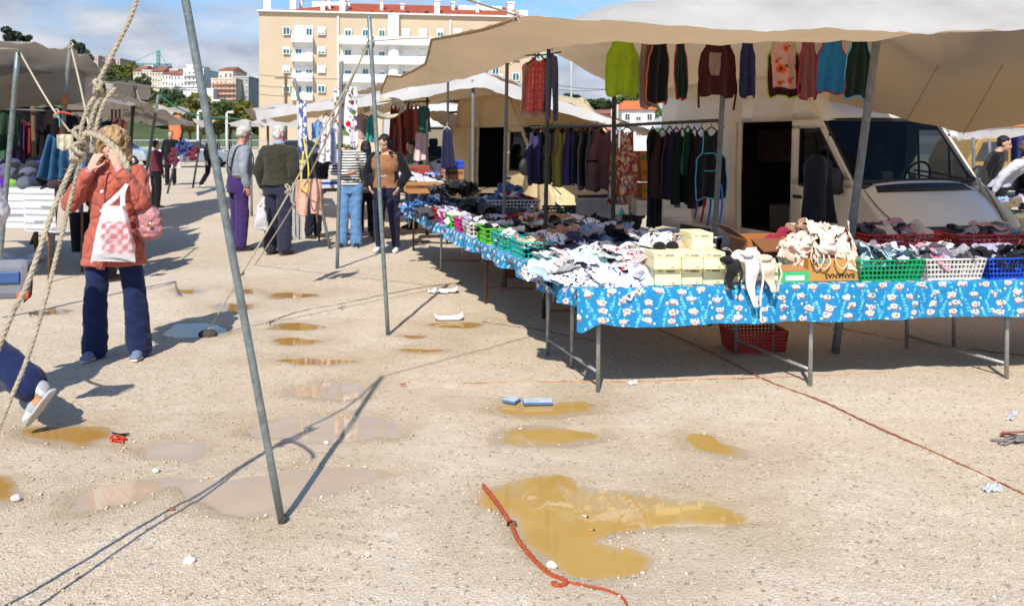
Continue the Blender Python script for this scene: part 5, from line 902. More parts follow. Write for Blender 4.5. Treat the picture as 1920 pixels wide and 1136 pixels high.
    g = [[(xw(z)+.05*(1-abs(y)**2.2)-.035, y*(.925-.05*(z-1.26)/.7), z) for y in np.linspace(-1, 1, 15)] for z in np.linspace(1.24, 1.965, 7)]; m = MB(); m.grid(g); ws = m.build('windscreen', VG, t)
    if sum(p.normal.x for p in ws.data.polygons) < 0: ws.data.flip_normals()
    m = MB(); e = [g[0][i] for i in range(15)]+[r_[-1] for r_ in g[1:]]+[g[-1][i] for i in range(13, -1, -1)]+[r_[0] for r_ in g[-2::-1]]; m.tube(e, .03, 6, caps=False); m.build('screen_seal', BLKP, ws)
    m = MB(); m.tube([(4.3, .3, 1.26), (4.18, -.1, 1.34), (4.1, -.45, 1.38)], .012, 5); m.tube([(4.3, .75, 1.25), (4.2, .4, 1.32), (4.12, .1, 1.36)], .012, 5); m.build('wiper', BLKP, t)
    m = MB(); m.box((2.4, 0, .45), (4.6-L0, 1.8, .06)); m.build('floor', INT, t); m = MB(); m.box((4.05, 0, 1.12), (.5, 1.7, .2)); m.build('dashboard', INT, t, bevel=.05)
    for y in (-.62, -.2, .5): m = MB(); m.box((3.35, y, .85), (.5, .42, .2)); m.box((3.12, y, 1.2), (.16, .42, .65)); m.box((3.1, y, 1.62), (.1, .25, .2)); m.build('seat', SEAT, t, bevel=.05)
    m = MB(); m.tube([(3.78+.06*math.sin(a), .5+.2*math.cos(a), 1.27+.18*math.sin(a)) for a in np.linspace(0, 6.283, 24)], .016, 6, caps=False); m.build('steering_wheel', BLKP, t)
    if door:
        m = MB(); m.box((1.1, 0, 1.2), (.06, 1.75, 1.9)); m.box((2.0, .88, 1.3), (2.4, .05, 1.7)); m.box((2.0, 0, 2.3), (2.6, 1.75, .04)); m.build('lining', INT, t)
        g = [[(1.0+1.08*i/4, -(yz(z)+.055), z) for i in range(5)] for z in np.linspace(.5, 1.97, 8)]; m = MB(); m.grid(g); m.build('sliding_door', paint, t, solid=.04)
    return t
VAN = van('beige high roof delivery van with open sliding door parked behind the underwear tables', (3.49, 8.6), (.35, -.94), .88, PAINT)
VAN2 = van('beige delivery van with open side door under the second tent', (.45, 13.2), (.52, -.85), .88, M('cream_paint', lin((205, 184, 142)), .4, .05, 2, coat=.4), L0=1.2, lamps=False)
VAN3 = van('white van with dark windscreen under the second tent, partly behind the navy dress', (-1.78, 18.2), (.5, -.86), .9, M('white_paint', (.7, .7, .68), .4, .04, 2, coat=.4), door=False, L0=1.5)
Mv = Matrix.Translation(VAN.location) @ Matrix.Rotation(VAN.rotation_euler.z, 4, 'Z') @ Matrix.Scale(.88, 4)
for i, (x, y, z, c, s, lb) in enumerate([(2.5, .3, .62, (.16, .11, .07), .4, 'brown carton deep inside the open van'), (2.85, -.35, .6, (.32, .3, .27), .34, 'pale box just inside the open van door'), (2.3, -.3, .58, (.1, .09, .08), .36, 'dark crate on the van floor'), (2.6, .35, 1.0, (.12, .08, .06), .36, 'brown carton on top of another inside the van'), (1.6, .2, 1.5, (.08, .045, .04), .5, 'dark red bundle high inside the van')]):
    m = MB(); m.box((0, 0, s*.42), (s, s*1.1, s*.84)); m.box((0, 0, s*.85), (s*1.03, s*.5, .01)); b = m.build('carton', M('van_carton%d' % i, c, .9, .2, 9), loc=Mv @ V((x, y, z-.1)), bevel=.01); b.rotation_euler.z = i*.6; tag(b, lb, 'box')
# far truck + stall behind the van at the right
t = empty('truck', 'dark blue and yellow truck behind the shoppers at the right edge', 'truck', (at(1840, 300, 22).x, 22, 0)); m = MB(); m.box((2.6, 0, 1.0), (4.6, 2.2, 1.5)); m.build('cargo_box', M('dark_blue_truck', (.02, .025, .13), .5), t, bevel=.05); m = MB(); m.prism([(-.9, .5), (-.9, 1.0), (-.6, 1.55), (.2, 1.6), (.2, .5)], 'y', -1, 1); m.build('cab', M('truck_yellow', (.30, .19, .05), .5), t, bevel=.05); m = MB(); m.prism([(-.72, 1.0), (-.5, 1.45), (.1, 1.48), (.1, 1.0)], 'y', -1.02, 1.02); m.build('cab_window', DKG, t)
for x in (-.3, 1.4, 4.2): m = MB(); m.tube([(x, -1.05, .4), (x, -.8, .4)], .4, 18); m.build('wheel', M('tyre', (.02, .02, .02), .9), t)
# ---------------------------------------------------------------- printed cloth, drawn into a fine colour map on the mesh
def raster_print(wm_, hm_, res, base, seed):
    nx_, ny_ = int(wm_/res), int(hm_/res); img = np.tile(np.array(base), (ny_, nx_, 1)); YY, XX = np.mgrid[0:ny_, 0:nx_]; XX = XX*res; YY = YY*res; r = random.Random(seed)
    def win(x, y, q): a, b, c, d = max(0, int((x-q)/res)), min(nx_, int((x+q)/res)+1), max(0, int((y-q)/res)), min(ny_, int((y+q)/res)+1); return (slice(c, d), slice(a, b)) if b > a and d > c else None
    def disc(x, y, rx, ry, col):
        w = win(x, y, max(rx, ry)+res)
        if w: k = ((XX[w]-x)/rx)**2+((YY[w]-y)/ry)**2 < 1; img[w][k] = col
    def seg(x0, y0, x1, y1, t, col):
        L_ = math.hypot(x1-x0, y1-y0); w = win((x0+x1)/2, (y0+y1)/2, L_/2+t+res)
        if w: u = np.clip(((XX[w]-x0)*(x1-x0)+(YY[w]-y0)*(y1-y0))/(L_*L_), 0, 1); k = np.hypot(XX[w]-x0-u*(x1-x0), YY[w]-y0-u*(y1-y0)) < t; img[w][k] = col
    cream, rust, white, pale, dk = lin((246, 232, 214)), lin((176, 92, 58)), lin((250, 248, 244)), lin((120, 214, 240)), lin((60, 40, 40))
    cw, ch = .112, .098; j = 0; y = .02
    while y < hm_+.05:
        x = r.uniform(0, .03)+(j % 2)*cw*.5; i = 0
        while x < wm_+.05:
            xx, yy = x+r.uniform(-.017, .017), y+r.uniform(-.013, .013)
            if (i+j*(1+(j//2) % 2)+j//2) % 2 == 0:                                          # round woolly creature with a scarf and a bubble
                sx = r.choice((-1, 1)); q = r.uniform(.62, .9); disc(xx, yy, .0215*q, .0195*q, rust); disc(xx, yy, .0185*q, .0165*q, cream); seg(xx-.012, yy-.012*q, xx+.012, yy-.014*q, .004, rust); disc(xx-.004, yy+.002, .002, .002, dk); disc(xx+.005, yy+.002, .002, .002, dk); seg(xx-.006, yy+.008, xx+.006, yy+.008, .0022, rust)
                for dx, dy in ((-.012, .021), (.004, .024), (.018, .014), (-.021, .01)): disc(xx+dx*q, yy+dy*q, .0058, .0058, white)
                bx_, by_ = xx+sx*.029*q, yy+.012*q; disc(bx_, by_, .0095, .0125, rust); disc(bx_, by_, .008, .011, white); disc(bx_, by_, .003, .005, dk)
            else:                                                        # upside-down Zzzzz in pale blue, and a small clock
                s, dx = .018, r.choice((-.0055, .0055))
                for k in range(5):
                    px, py, h_ = xx+dx*k, yy-.034+.0155*k, s*(1-.12*k)*.5; seg(px-h_, py-h_, px+h_, py-h_, .0016, pale); seg(px-h_, py-h_, px+h_, py+h_, .0016, pale); seg(px-h_, py+h_, px+h_, py+h_, .0016, pale)
                cx_, cy_ = xx+cw*.42, yy+r.uniform(-.02, .02); disc(cx_, cy_, .009, .009, rust); disc(cx_, cy_, .0075, .0075, white); disc(xx-cw*.4, yy+r.uniform(-.03, .03), .005, .005, white)
            x += cw*.62; i += 1
        y += ch*.62; j += 1
    return img
PRINT = raster_print(4.8, 1.2, .003, lin((42, 136, 190)), 5)
def pcol(u, v): a = np.clip((np.mod(u, 4.79)/.003).astype(int), 0, PRINT.shape[1]-1); b = np.clip((np.mod(v, 1.19)/.003).astype(int), 0, PRINT.shape[0]-1); return PRINT[b, a]
PCM = M('printed_blue_cotton', (.1, .3, .6), .85, .07, 5, .3, 40, attr='Col', spec=.15, trans=((.1, .35, .6), .1))
A0 = V((.38, 5.0, 0)); TE = V((.9929, .1191, 0)); TD = V((-.279, .960, 0)); TZ = .638
def tp(u, v, z=TZ): p = A0+TE*u+TD*v; return V((p.x, p.y, z))
def drape(name, label, u0, u1, side, drop, top=.3, res=.0055, seed=0, sub=None, wav=1.):
    n = int((u1-u0)/res)+1; s = np.concatenate([np.linspace(-top, 0, int(top/(res*1.6))), np.linspace(0, drop, int(drop/res))[1:]]); U, Sg = np.meshgrid(np.linspace(u0, u1, n), s)
    dn = np.maximum(Sg, 0); f = dn/drop; up_ = np.minimum(Sg, 0)
    wave = (.012*np.sin(U*13+seed)+.016*fbm(U*5, U*0, seed=seed, o=3))*f*wav; cur = np.where(Sg > 0, .012*(1-np.exp(-dn/.012)), 0); out = cur+wave+.004*fbm(U*22, Sg*14, seed=seed+2, o=3)*f
    bot = 1+f*(.03*fbm(U*2.3, U*0, seed=seed+4, o=3))*wav; zz_ = TZ+.006-np.where(Sg > 0, np.maximum(0, dn-.006)*bot, 0)+.0018*fbm(U*14, Sg*14, seed=seed+6)
    if side == 'front': px, py = A0.x+TE.x*U-TD.x*up_*1-TE.y*(-out)*1, A0.y+TE.y*U-TD.y*up_-TE.x*out
    else: nrm = V((-TD.y, TD.x, 0)); px, py = A0.x+TD.x*U-TE.x*up_+nrm.x*out, A0.y+TD.y*U-TE.y*up_+nrm.y*out
    if side == 'front' and sub: zz_ = zz_-sub(U, f)
    m = MB(); m.grid(np.stack([px, py, zz_], -1)); o = m.build(name, PCM); setcol(o.data, pcol(U.ravel()+seed*.37, .9-Sg.ravel())); return tag(o, label, 'tablecloth')
drape('tablecloth', 'bright blue printed tablecloth hanging over the front of the market table', 0, 2.632, 'front', .232, sub=lambda U, f: f*(.035*np.exp(-((U-.03)/.05)**2)-.02*np.exp(-((U-.14)/.07)**2)))
drape('tablecloth', 'darker blue printed cloth continuing the front drape at the right edge', 2.625, 4.6, 'front', .236, seed=3)
drape('tablecloth', 'blue printed tablecloth with a frayed wavy edge along the long left table', 0.0, 6.6, 'left', .11, top=.25, res=.009, seed=5, wav=1.9)
m = MB(); rr = random.Random(4)
TOPM = M('table_board', (.26, .2, .13), .85, .2, 4, .2, 30, stretch=(.2, 1, 1)); BLUEC = M('plain_blue_cotton', lin((34, 112, 170)), .9, .1, 6, .2, 40)
LEGM = M('table_leg_steel', (.36, .37, .36), .45, .25, 20, .2, 60, metal=.6); LEGR = M('table_leg_rust', (.16, .085, .05), .8, .3, 14, .2, 60)
def table(label, org, frames, corners, lm):
    t = empty('market_table', label, 'table', org); m = MB(); m.prism([(c.x-org.x, c.y-org.y) for c in corners], 'z', TZ-.03, TZ-.003); m.build('tabletop', TOPM, t)
    for k, (a, b, br) in enumerate(frames):
        for p in (a, b):
            if p is None: continue
            g = MB(); g.tube([(p.x-org.x, p.y-org.y, -.02), (p.x-org.x+.006, p.y-org.y, TZ-.035)], .0135, 10); g.build('leg', lm if k % 2 == 0 or lm is LEGM else LEGM, t)
        if a is not None and b is not None: q = MB(); q.tube([(a.x-org.x, a.y-org.y, br), (b.x-org.x, b.y-org.y, br)], .0105, 8); q.build('brace', lm, t)
    return t
g_ = gd
table('front market table with steel tube legs under the bright blue cloth', A0.copy(), [(g_(1121, 735), g_(1027, 667), .12), (g_(1519, 723), g_(1380, 663), .1), (g_(1887, 711), g_(1700, 655), .1), (g_(1072, 690), None, 0), (g_(1449, 660), None, 0), (g_(1788, 655), None, 0)], [tp(0, 0), tp(4.6, 0), tp(4.6, 1.195), tp(0, 1.195)], LEGM)
table('long left market table running away under a heap of clothes', tp(0, 1.2, 0), [(g_(911, 570), tp(1.2, 2.75, 0), .15), (g_(827, 508), tp(1.2, 4.9, 0), .12), (g_(775, 470), tp(1.2, 6.5, 0), .12), (tp(.5, 2.1, 0), tp(1.45, 2.1, 0), .1), (tp(.62, 3.8, 0), None, 0)], [tp(0, 1.2), tp(1.55, 1.2), tp(1.55, 6.6), tp(0, 6.6)], LEGR)
m = MB(); m.grid([[tuple(tp(u, v, TZ+.004+.004*vnoise(np.array(u*5), np.array(v*5), seed=2))) for u in np.linspace(.2, 4.6, 40)] for v in np.linspace(.24, 1.19, 14)]); tag(m.build('under_cloth', BLUEC), 'plain blue sheet under the baskets and boxes on the front table', 'tablecloth')
m = MB(); m.grid([[tuple(tp(u, v, TZ+.004)) for u in np.linspace(.2, 1.55, 20)] for v in np.linspace(1.2, 6.58, 50)]); tag(m.build('under_cloth', BLUEC), 'plain blue sheet under the clothes on the long left table', 'tablecloth')
m = MB(); rr = random.Random(8)
for k, (px, py, n_) in enumerate([(1012, 520, 3), (1040, 530, 2), (905, 468, 2), (838, 436, 2), (868, 446, 2), (765, 405, 3)]):
    b = at(px, py, 1408/(HY+0-0+ (py-8-HY)) if False else F*(H-TZ+.1)/(py-HY)); fr = MB()
    for i in range(n_): fr.tube(curve([(i*.012, 0, .0), (i*.012+rr.uniform(-.02, .02), 0, -.05), (i*.012-.03*rr.random(), 0, -.09-.08*rr.random())], 8), .0022, 4)
    tag(fr.build('loose_thread', M('frayed_thread', (.5, .6, .65), .9), loc=b), 'frayed pale threads hanging from the edge of the long left tablecloth', 'thread', 'frayed threads of the left tablecloth')
# under the tables
CARD = M('cardboard', lin((172, 124, 78)), .9, .1, 5, .15, 60); CARDD = M('cardboard_dark', lin((120, 78, 50)), .9, .12, 5, .15, 60)
REDP = M('red_plastic', (.60, .03, .02), .4, .1, 6); 
def crate(label, loc, L_, Wd, Hh, mat, rz=0, nx_=9, nz_=3, cat='crate', thick=.008, taper=.9, rim=True, group=None, name='crate'):
    t = empty(name, label, cat, loc, rz, group); m = MB()
    def wall(a0, b0, a1, b1, n):                                        # a bottom edge and a top edge, filled with a lattice
        a0, b0, a1, b1 = V(a0), V(b0), V(a1), V(b1); P = lambda s, z: (a0.lerp(b0, s)).lerp(a1.lerp(b1, s), z)
        for i in range(n+1): s = i/n; m.tube([P(s, 0), P(s, 1)], thick*.8, 4, smooth=False)
        for z in [j/nz_ for j in range(nz_+1)]: m.tube([P(0, z), P(1, z)], thick*.95 if 0 < z < 1 else thick*1.1, 4, smooth=False)
    x, y, X, Yy = L_/2*taper, Wd/2*taper, L_/2, Wd/2; bt = [(-x, -y, 0), (x, -y, 0), (x, y, 0), (-x, y, 0)]; tpz = [(-X, -Yy, Hh), (X, -Yy, Hh), (X, Yy, Hh), (-X, Yy, Hh)]
    for k in range(4): wall(bt[k], bt[(k+1) % 4], tpz[k], tpz[(k+1) % 4], nx_ if k % 2 == 0 else max(4, int(nx_*Wd/L_)))
    m.box((0, 0, .004), (2*x, 2*y, .008)); m.build('lattice_wall', mat, t)
    if rim:
        c, q = .05*min(1, L_/.3), []
        for sx, sy, a in ((1, 1, 0), (-1, 1, 90), (-1, -1, 180), (1, -1, 270)): q += [(sx*(X-c)+c*math.cos(math.radians(a+d)), sy*(Yy-c)+c*math.sin(math.radians(a+d)), Hh) for d in (0, 30, 60, 90)]
        r = MB(); r.tube(q+[q[0]], [(.006, .011)]*17, 8, caps=False, el=(0, 0, 1)); r.build('rim', mat, t)
    return t
crate('red slatted plastic crate on the ground under the front table', g_(1412, 652), .40, .3, .145, M('dull_red_plastic', (.40, .025, .02), .5, .1, 6), .1, 14, 6)
m = MB(); m.box((0, 0, .1), (.34, .24, .2)); m.box((0, -.121, .12), (.1, .004, .03)); tag(m.build('cardboard_box', CARDD, loc=g_(972, 519), bevel=.004), 'brown cardboard box on the ground under the long left table', 'box')
# ---------------------------------------------------------------- hanging garments
def hatch(col, k=1.): return tuple(c*k for c in col)
PIPE = M('rack_pipe', (.10, .09, .08), .5, .3, 10, metal=.4); HANG = M('hanger_black', (.03, .03, .03), .5); HANGW = M('hanger_wood', (.35, .17, .07), .6)
def hung(label, top, w, h, yaw, mat, shape='tabard', trim=None, pocket=None, group=None, nm='apron', cat='apron', seed=0, thick=.012, folds=3, prints=None, hook=True, hm=None, belt=None, tie=None):
    r = random.Random(seed*7+1); ph = r.random()*6; t = empty(nm, label, cat, V(top)+V((0, 0, r.uniform(-.015, .01))), yaw+r.uniform(-.25, .25), group); t.rotation_euler.y = r.uniform(-.05, .05); h *= r.uniform(.95, 1.04); nu, nv = (44, 40) if prints is not None else (20, 24)
    prof = {'tabard': [(0, .62), (.12, .6), (.22, .66), (.34, .92), (.6, 1), (.93, .98), (1, .86)], 'dress': [(0, .55), (.1, .6), (.3, .72), (.6, .9), (1, 1.05)], 'bib': [(0, .5), (.05, .52), (.36, .6), (.42, .98), (1, 1)], 'strip': [(0, 1), (1, 1)], 'trousers': [(0, .9), (.1, .95), (.45, 1), (1, .95)], 'jacket': [(0, .3), (.06, .75), (.12, 1.), (.5, .95), (1, 1.08)], 'cloth': [(0, 1), (.5, .97), (1, .95)]}[shape]
    W_ = lambda v: np.interp(v, [p[0] for p in prof], [p[1] for p in prof])*w/2
    P = np.zeros((nv, nu, 3)); v = np.linspace(0, 1, nv)[:, None]; u = np.linspace(-1, 1, nu)[None]
    P[..., 0] = u*W_(v); P[..., 1] = (.25+.75*v)*thick*1.6*np.sin(u*folds*2.4+ph+v*1.2)+.008*fbm(u*3+v*0+seed, v*4+u*0, seed=seed, o=3); P[..., 2] = -v*h+.0*u-.02*h*(u**2)*(v < .01)+.012*np.sin(u*4+ph)*v
    if shape in ('tabard', 'bib', 'dress'): P[..., 2] -= (.10*h*np.exp(-(u/.55)**2))*np.clip(1-v/.14, 0, 1)
    if shape == 'trousers': P[..., 2] = np.where((np.abs(u) < .1) & (v > .5), -.5*h, P[..., 2])
    m = MB(); m.grid(P); b = m.build('fabric', mat, t, solid=.004)
    if prints is not None: setcol(b.data, prints(np.broadcast_to(u*W_(v), (nv, nu)).ravel(), np.broadcast_to(v*h, (nv, nu)).ravel()))
    if trim: k = MB(); e = [P[i, 0] for i in range(nv)]+[P[-1, j] for j in range(nu)]+[P[i, -1] for i in range(nv-1, -1, -1)]; k.tube([tuple(q) for q in e], .006, 5); k.build('trim', trim, t)
    if pocket:
        pu0, pu1, pv0, pv1, pmt = pocket; a = MB(); g = []
        for vv in np.linspace(pv0, pv1, 9):
            i = int(vv*(nv-1)); row = []
            for uu in np.linspace(pu0, pu1, 9): j = int((uu+1)/2*(nu-1)); q = P[i, j]; sh = 1-.3*max(0, (vv-pv0)/(pv1-pv0)-.6)/.4; row.append((uu*W_(vv)*sh+(1-sh)*(pu0+pu1)/2*W_(vv), q[1]-.009, -vv*h))
            g.append(row)
        a.grid(g); a.build('pocket', pmt, t, solid=.003)
    if belt: k = MB(); k.grid([[(uu*W_(vv)*1.02, P[int(vv*(nv-1)), int((uu+1)/2*(nu-1))][1]-.012, -vv*h) for uu in np.linspace(-1, -.3, 6)] for vv in (.52, .55)]); k.build('belt_tab', belt, t, solid=.004)
    if tie:
        for s in (-1, 1): k = MB(); k.tube(curve([(s*w*.45, 0, -.62*h), (s*w*.52, -.01, -.85*h), (s*w*.48, .0, -1.2*h)], 8), [(.002, .009)]*8, 5); k.build('tie', tie, t)
    if hook: k = MB(); k.tube(curve([(-w*.27, 0, -.035), (-w*.1, 0, .0), (0, 0, .018), (w*.1, 0, 0), (w*.27, 0, -.035)], 9), .007, 6); k.tube(curve([(0, 0, .018), (0, 0, .05), (.015, 0, .07), (.028, 0, .055)], 8), .003, 5); k.build('hanger', hm or HANG, t)
    return t
def pl(p0, p1, r, label, mat=PIPE, nm='clothes_rail', cat='rail'): m = MB(); q = V(p1)-V(p0); m.tube([(0, 0, 0), q*.5+V((0, 0, -.012)), q], r, 8); return tag(m.build(nm, mat, loc=p0), label, cat)
LINE_Y = 6.5; lz = at(0, 58, LINE_Y).z
m = MB(); pl(V((.68, LINE_Y+.25, lz)), V((2.86, LINE_Y-.1, lz-.02)), .009, 'rail under the big awning carrying the row of tabards')
Yg = 6.45; zt_ = H+(262-64)/1600*Yg
LIME, MAR, NAV2, DGRN, TEALB, ROSE = cloth('lime', (142, 168, 34)), cloth('maroon', (62, 22, 26)), cloth('dusk_navy', (40, 42, 78)), cloth('bottle_green', (24, 44, 36)), cloth('teal_blue', (36, 112, 160)), cloth('dusty_rose', (128, 76, 76)); TAUPE = cloth('taupe', (136, 112, 104)); BLK2 = cloth('soft_black', (20, 19, 22)); 
SKYT, CRT, LIMT, ORT = cloth('sky_trim', (80, 170, 215)), cloth('crimson_trim', (160, 40, 62)), cloth('lime_trim', (150, 176, 60)), cloth('rust_trim', (190, 90, 50))
gt_ = None
def T(px, dY=0, py=64): Y = Yg+dY; return at(px, py, Y)
def hh(bot, dY=0, py=64): return (bot-py)/F*(Yg+dY)
hung('lime green tabard with dotted collar hanging first on the awning rail', T(1168), .245, hh(186), .12, LIME, trim=LIME, belt=LIME, seed=1)
hung('taupe tabard with a dark brown pocket beside the lime green one', T(1212), .2, hh(194), .55, TAUPE, pocket=(.1, .8, .52, .76, MAR), seed=2); hung('black tabard turned edge on next to the taupe one', T(1237), .22, hh(196), .75, BLK2, trim=ORT, seed=3)
hung('narrow black tabard with dark green lining right of the black one', T(1275), .12, hh(184), .5, DGRN, trim=CRT, seed=4); hung('maroon tabard with a big pale round pocket on the awning rail', T(1348), .315, hh(181), .1, MAR, pocket=(-.6, .15, .32, .68, TAUPE), tie=MAR, seed=5)
hung('dark navy tabard turned sideways right of the maroon pocket one', T(1402), .14, hh(182), .4, NAV2, seed=6)
def flowers(u, v):
    c = np.tile(np.array(lin((196, 150, 138))), (len(u), 1)); dark = np.array(lin((56, 20, 24))); k = (np.abs(u) > .1) | (v > .40); c[k] = dark
    for x, y, r in ((-.02, .26, .036), (-.05, .2, .022), (.045, .34, .026), (.02, .1, .022), (-.03, .37, .018)): d = np.hypot(u-x, v-y); c[d < r] = lin((206, 84, 40)); c[d < r*.35] = lin((50, 26, 20)); e = np.hypot(u-x-r*1.2, (v-y+r*.8)*1.6); c[(e < r*.5)] = lin((74, 84, 44))
    return c
PR = M('printed_cotton', (.5, .5, .5), .9, .1, 14, .2, 45, attr='Col', spec=.15)
hung('maroon tabard printed with orange flowers and lime edging', T(1468), .27, hh(180), .1, PR, trim=LIMT, prints=flowers, seed=7); hung('dusty rose tabard turned sideways right of the flower print', T(1516), .16, hh(180), .45, ROSE, trim=CRT, seed=8)
hung('bright blue tabard with crimson edging', T(1561), .235, hh(180), .2, TEALB, trim=CRT, seed=9); hung('bottle green tabard with sky blue edging beside the leaning pole', T(1613), .2, hh(180), .3, DGRN, trim=SKYT, seed=10)
# pair group left of the rail
def dots(u, v): c = np.tile(np.array(lin((178, 74, 74))), (len(u), 1)); a, b = np.mod(u, .03)-.015, np.mod(v+np.floor(u/.03)*.015, .03)-.015; c[np.hypot(a, b) < .005] = lin((214, 150, 140)); return c
hung('pale pink blouse hanging left of the red dotted apron', at(1000, 112, 7.1), .26, .48, .45, cloth('pale_pink', (186, 146, 136)), shape='jacket', nm='blouse', cat='blouse', seed=11); hung('red apron with pale dots hanging between pink blouse and grey trousers', at(1011, 106, 7.0), .2, .47, .3, PR, prints=dots, seed=12); hung('slate grey trousers hanging right of the red dotted apron', at(1035, 104, 7.0), .11, .52, .3, cloth('slate', (82, 86, 108)), shape='trousers', nm='trousers', cat='trousers', seed=13)
pl(at(985, 104, 7.1), at(1052, 98, 6.95), .006, 'short rod carrying the pink blouse and red dotted apron', HANG)
# long rail with aprons over the left table, and the dark group on the right
ra, rb = at(996, 240, 10.4), at(1345, 226, 7.75); pl(ra, rb, .016, 'long dark clothes rail behind the left table', PIPE); pl(rb, at(1357, 240, 7.7), .013, 'bent end of the long dark clothes rail', PIPE)
COL = dict(indigo=(64, 62, 102), ggreen=(86, 98, 92), olive=(160, 148, 78), violet=(70, 62, 118), black=(26, 25, 28), lilac=(98, 96, 116), grey=(94, 98, 100), mauve=(104, 76, 84), mauved=(84, 58, 66), pinkg=(150, 110, 120), bluev=(60, 66, 120))
rk = [(1004, 'indigo', .3, 346), (1016, 'violet', .16, 340), (1022, 'black', .2, 345), (1034, 'ggreen', .26, 350), (1045, 'pinkg', .14, 348), (1054, 'olive', .30, 352), (1070, 'violet', .22, 356), (1079, 'bluev', .14, 350), (1086, 'black', .2, 352), (1095, 'lilac', .24, 360), (1102, 'black', .2, 356), (1109, 'grey', .22, 362), (1118, 'mauved', .2, 364), (1131, 'mauve', .32, 366)]
nm_ = dict(indigo='indigo', ggreen='grey green', olive='olive yellow', violet='violet', black='black', lilac='lilac grey', grey='grey', mauve='mauve', mauved='dark mauve', pinkg='pink grey', bluev='blue')
for i, (px, c, w, bt) in enumerate(rk):
    Y = 10.4+(px-996)/349*(7.75-10.4); tpp = at(px, 245-(px-996)*.04, Y); lb = nm_[c]+' rail apron'+(' '+('at its far left end' if i == 0 else 'between the %s one and the %s one' % (nm_[rk[i-1][1]], nm_[rk[i+1][1]]) if i < 13 else 'beside the floral aprons'))
    hung(lb, tpp, w, (bt-248)/F*Y, .75 if w < .25 else .55, cloth('rail_'+c, COL[c]), shape='bib' if c in ('olive',) else 'tabard', group='aprons on the long rail', seed=20+i, belt=BLK2 if c in ('ggreen', 'grey', 'mauve') else None, hm=HANGW if i % 3 else HANG, thick=.02)
def patch(u, v):
    r = np.array([lin(q) for q in ((190, 160, 140), (176, 96, 62), (96, 104, 150), (206, 186, 160), (150, 60, 56), (128, 132, 92))]); a = hsh(np.floor(u/.035), np.floor(v/.035), np.zeros_like(u), 4); c = r[((a+1)*2.99).astype(int)]; d = fbm(u*60, v*60, seed=8, o=2); c = np.where((d > .35)[:, None], np.array(lin((160, 40, 40))), c); return np.where((d < -.45)[:, None], np.array(lin((225, 210, 190))), c)
hung('cream floral apron turned sideways on the long rail', at(1154, 240, 9.15), .16, .82, .7, PR, prints=patch, seed=40); hung('patchwork floral apron with orange edging on the long rail', at(1176, 240, 9.0), .28, .70, .35, PR, trim=ORT, prints=patch, seed=41, shape='bib'); hung('second floral apron in red and cream below the patchwork one', at(1166, 276, 9.05), .2, .66, .2, PR, prints=patch, seed=42)
dk = [(1224, (30, 30, 38), .24, 428, 'black jacket at the left end of the dark group', 'jacket'), (1242, (54, 36, 34), .24, 372, 'dark brown apron next to the black jacket', 0), (1256, (50, 32, 58), .22, 380, 'plum apron in the dark group', 0), (1268, (34, 30, 66), .22, 372, 'deep indigo apron in the dark group', 0), (1279, (24, 36, 34), .24, 380, 'dark green black apron left of the bright green one', 0), (1290, (24, 86, 66), .2, 330, 'emerald green apron in the dark group', 0), (1302, (28, 26, 32), .24, 384, 'black apron right of the emerald green one', 0), (1315, (52, 36, 44), .22, 386, 'dark aubergine apron in the dark group', 0)]
for i, (px, c, w, bt, lb, shp) in enumerate(dk):
    Y = 7.95-(px-1224)*.0022; hung(lb, at(px, 242, Y), w, (bt-242)/F*Y, .7, cloth('dark_%d' % i, c), shape=shp or 'tabard', group='dark aprons at the right end of the rail', seed=60+i, nm='jacket' if shp else 'apron', cat='jacket' if shp else 'apron', thick=.022)
BL3 = cloth('ink_black', (22, 24, 30)); t = hung('black apron with sky blue edging and curved pocket at the front of the dark group', at(1334, 241, 7.6), .33, .62, .3, BL3, trim=SKYT, seed=70, shape='bib', thick=.01)
m = MB(); m.tube(curve([(-.1, -.022, -.22), (.02, -.022, -.22), (.05, -.022, -.30), (.03, -.022, -.37), (-.1, -.022, -.37)], 16), .005, 5); m.build('pocket_edging', SKYT, t)
for i, (px, b_, c, lb) in enumerate([(1318, 418, (160, 50, 42), 'red'), (1330, 424, (52, 110, 190), 'blue'), (1343, 428, (180, 66, 46), 'rust red'), (1352, 426, (70, 130, 200), 'light blue'), (1306, 410, (110, 80, 110), 'mauve')]): m = MB(); a = at(px, 345, 7.62); q = at(px-4, b_, 7.62)-a; m.tube(curve([(0, 0, 0), q*.5+V((.02, 0, 0)), q], 10), [(.004, .012)]*10, 6); tag(m.build('apron_string', cloth('string_%d' % i, c), loc=a), lb+' apron string hanging below the dark apron group', 'apron string')
# jacket over the van mirror
hung('dark navy jacket hung over the wing mirror of the beige van', at(1532, 288, 8.35), .42, .72, .35, cloth('jacket_navy', (36, 38, 50)), shape='jacket', nm='jacket', cat='jacket', seed=80, thick=.05, folds=2, hook=False)
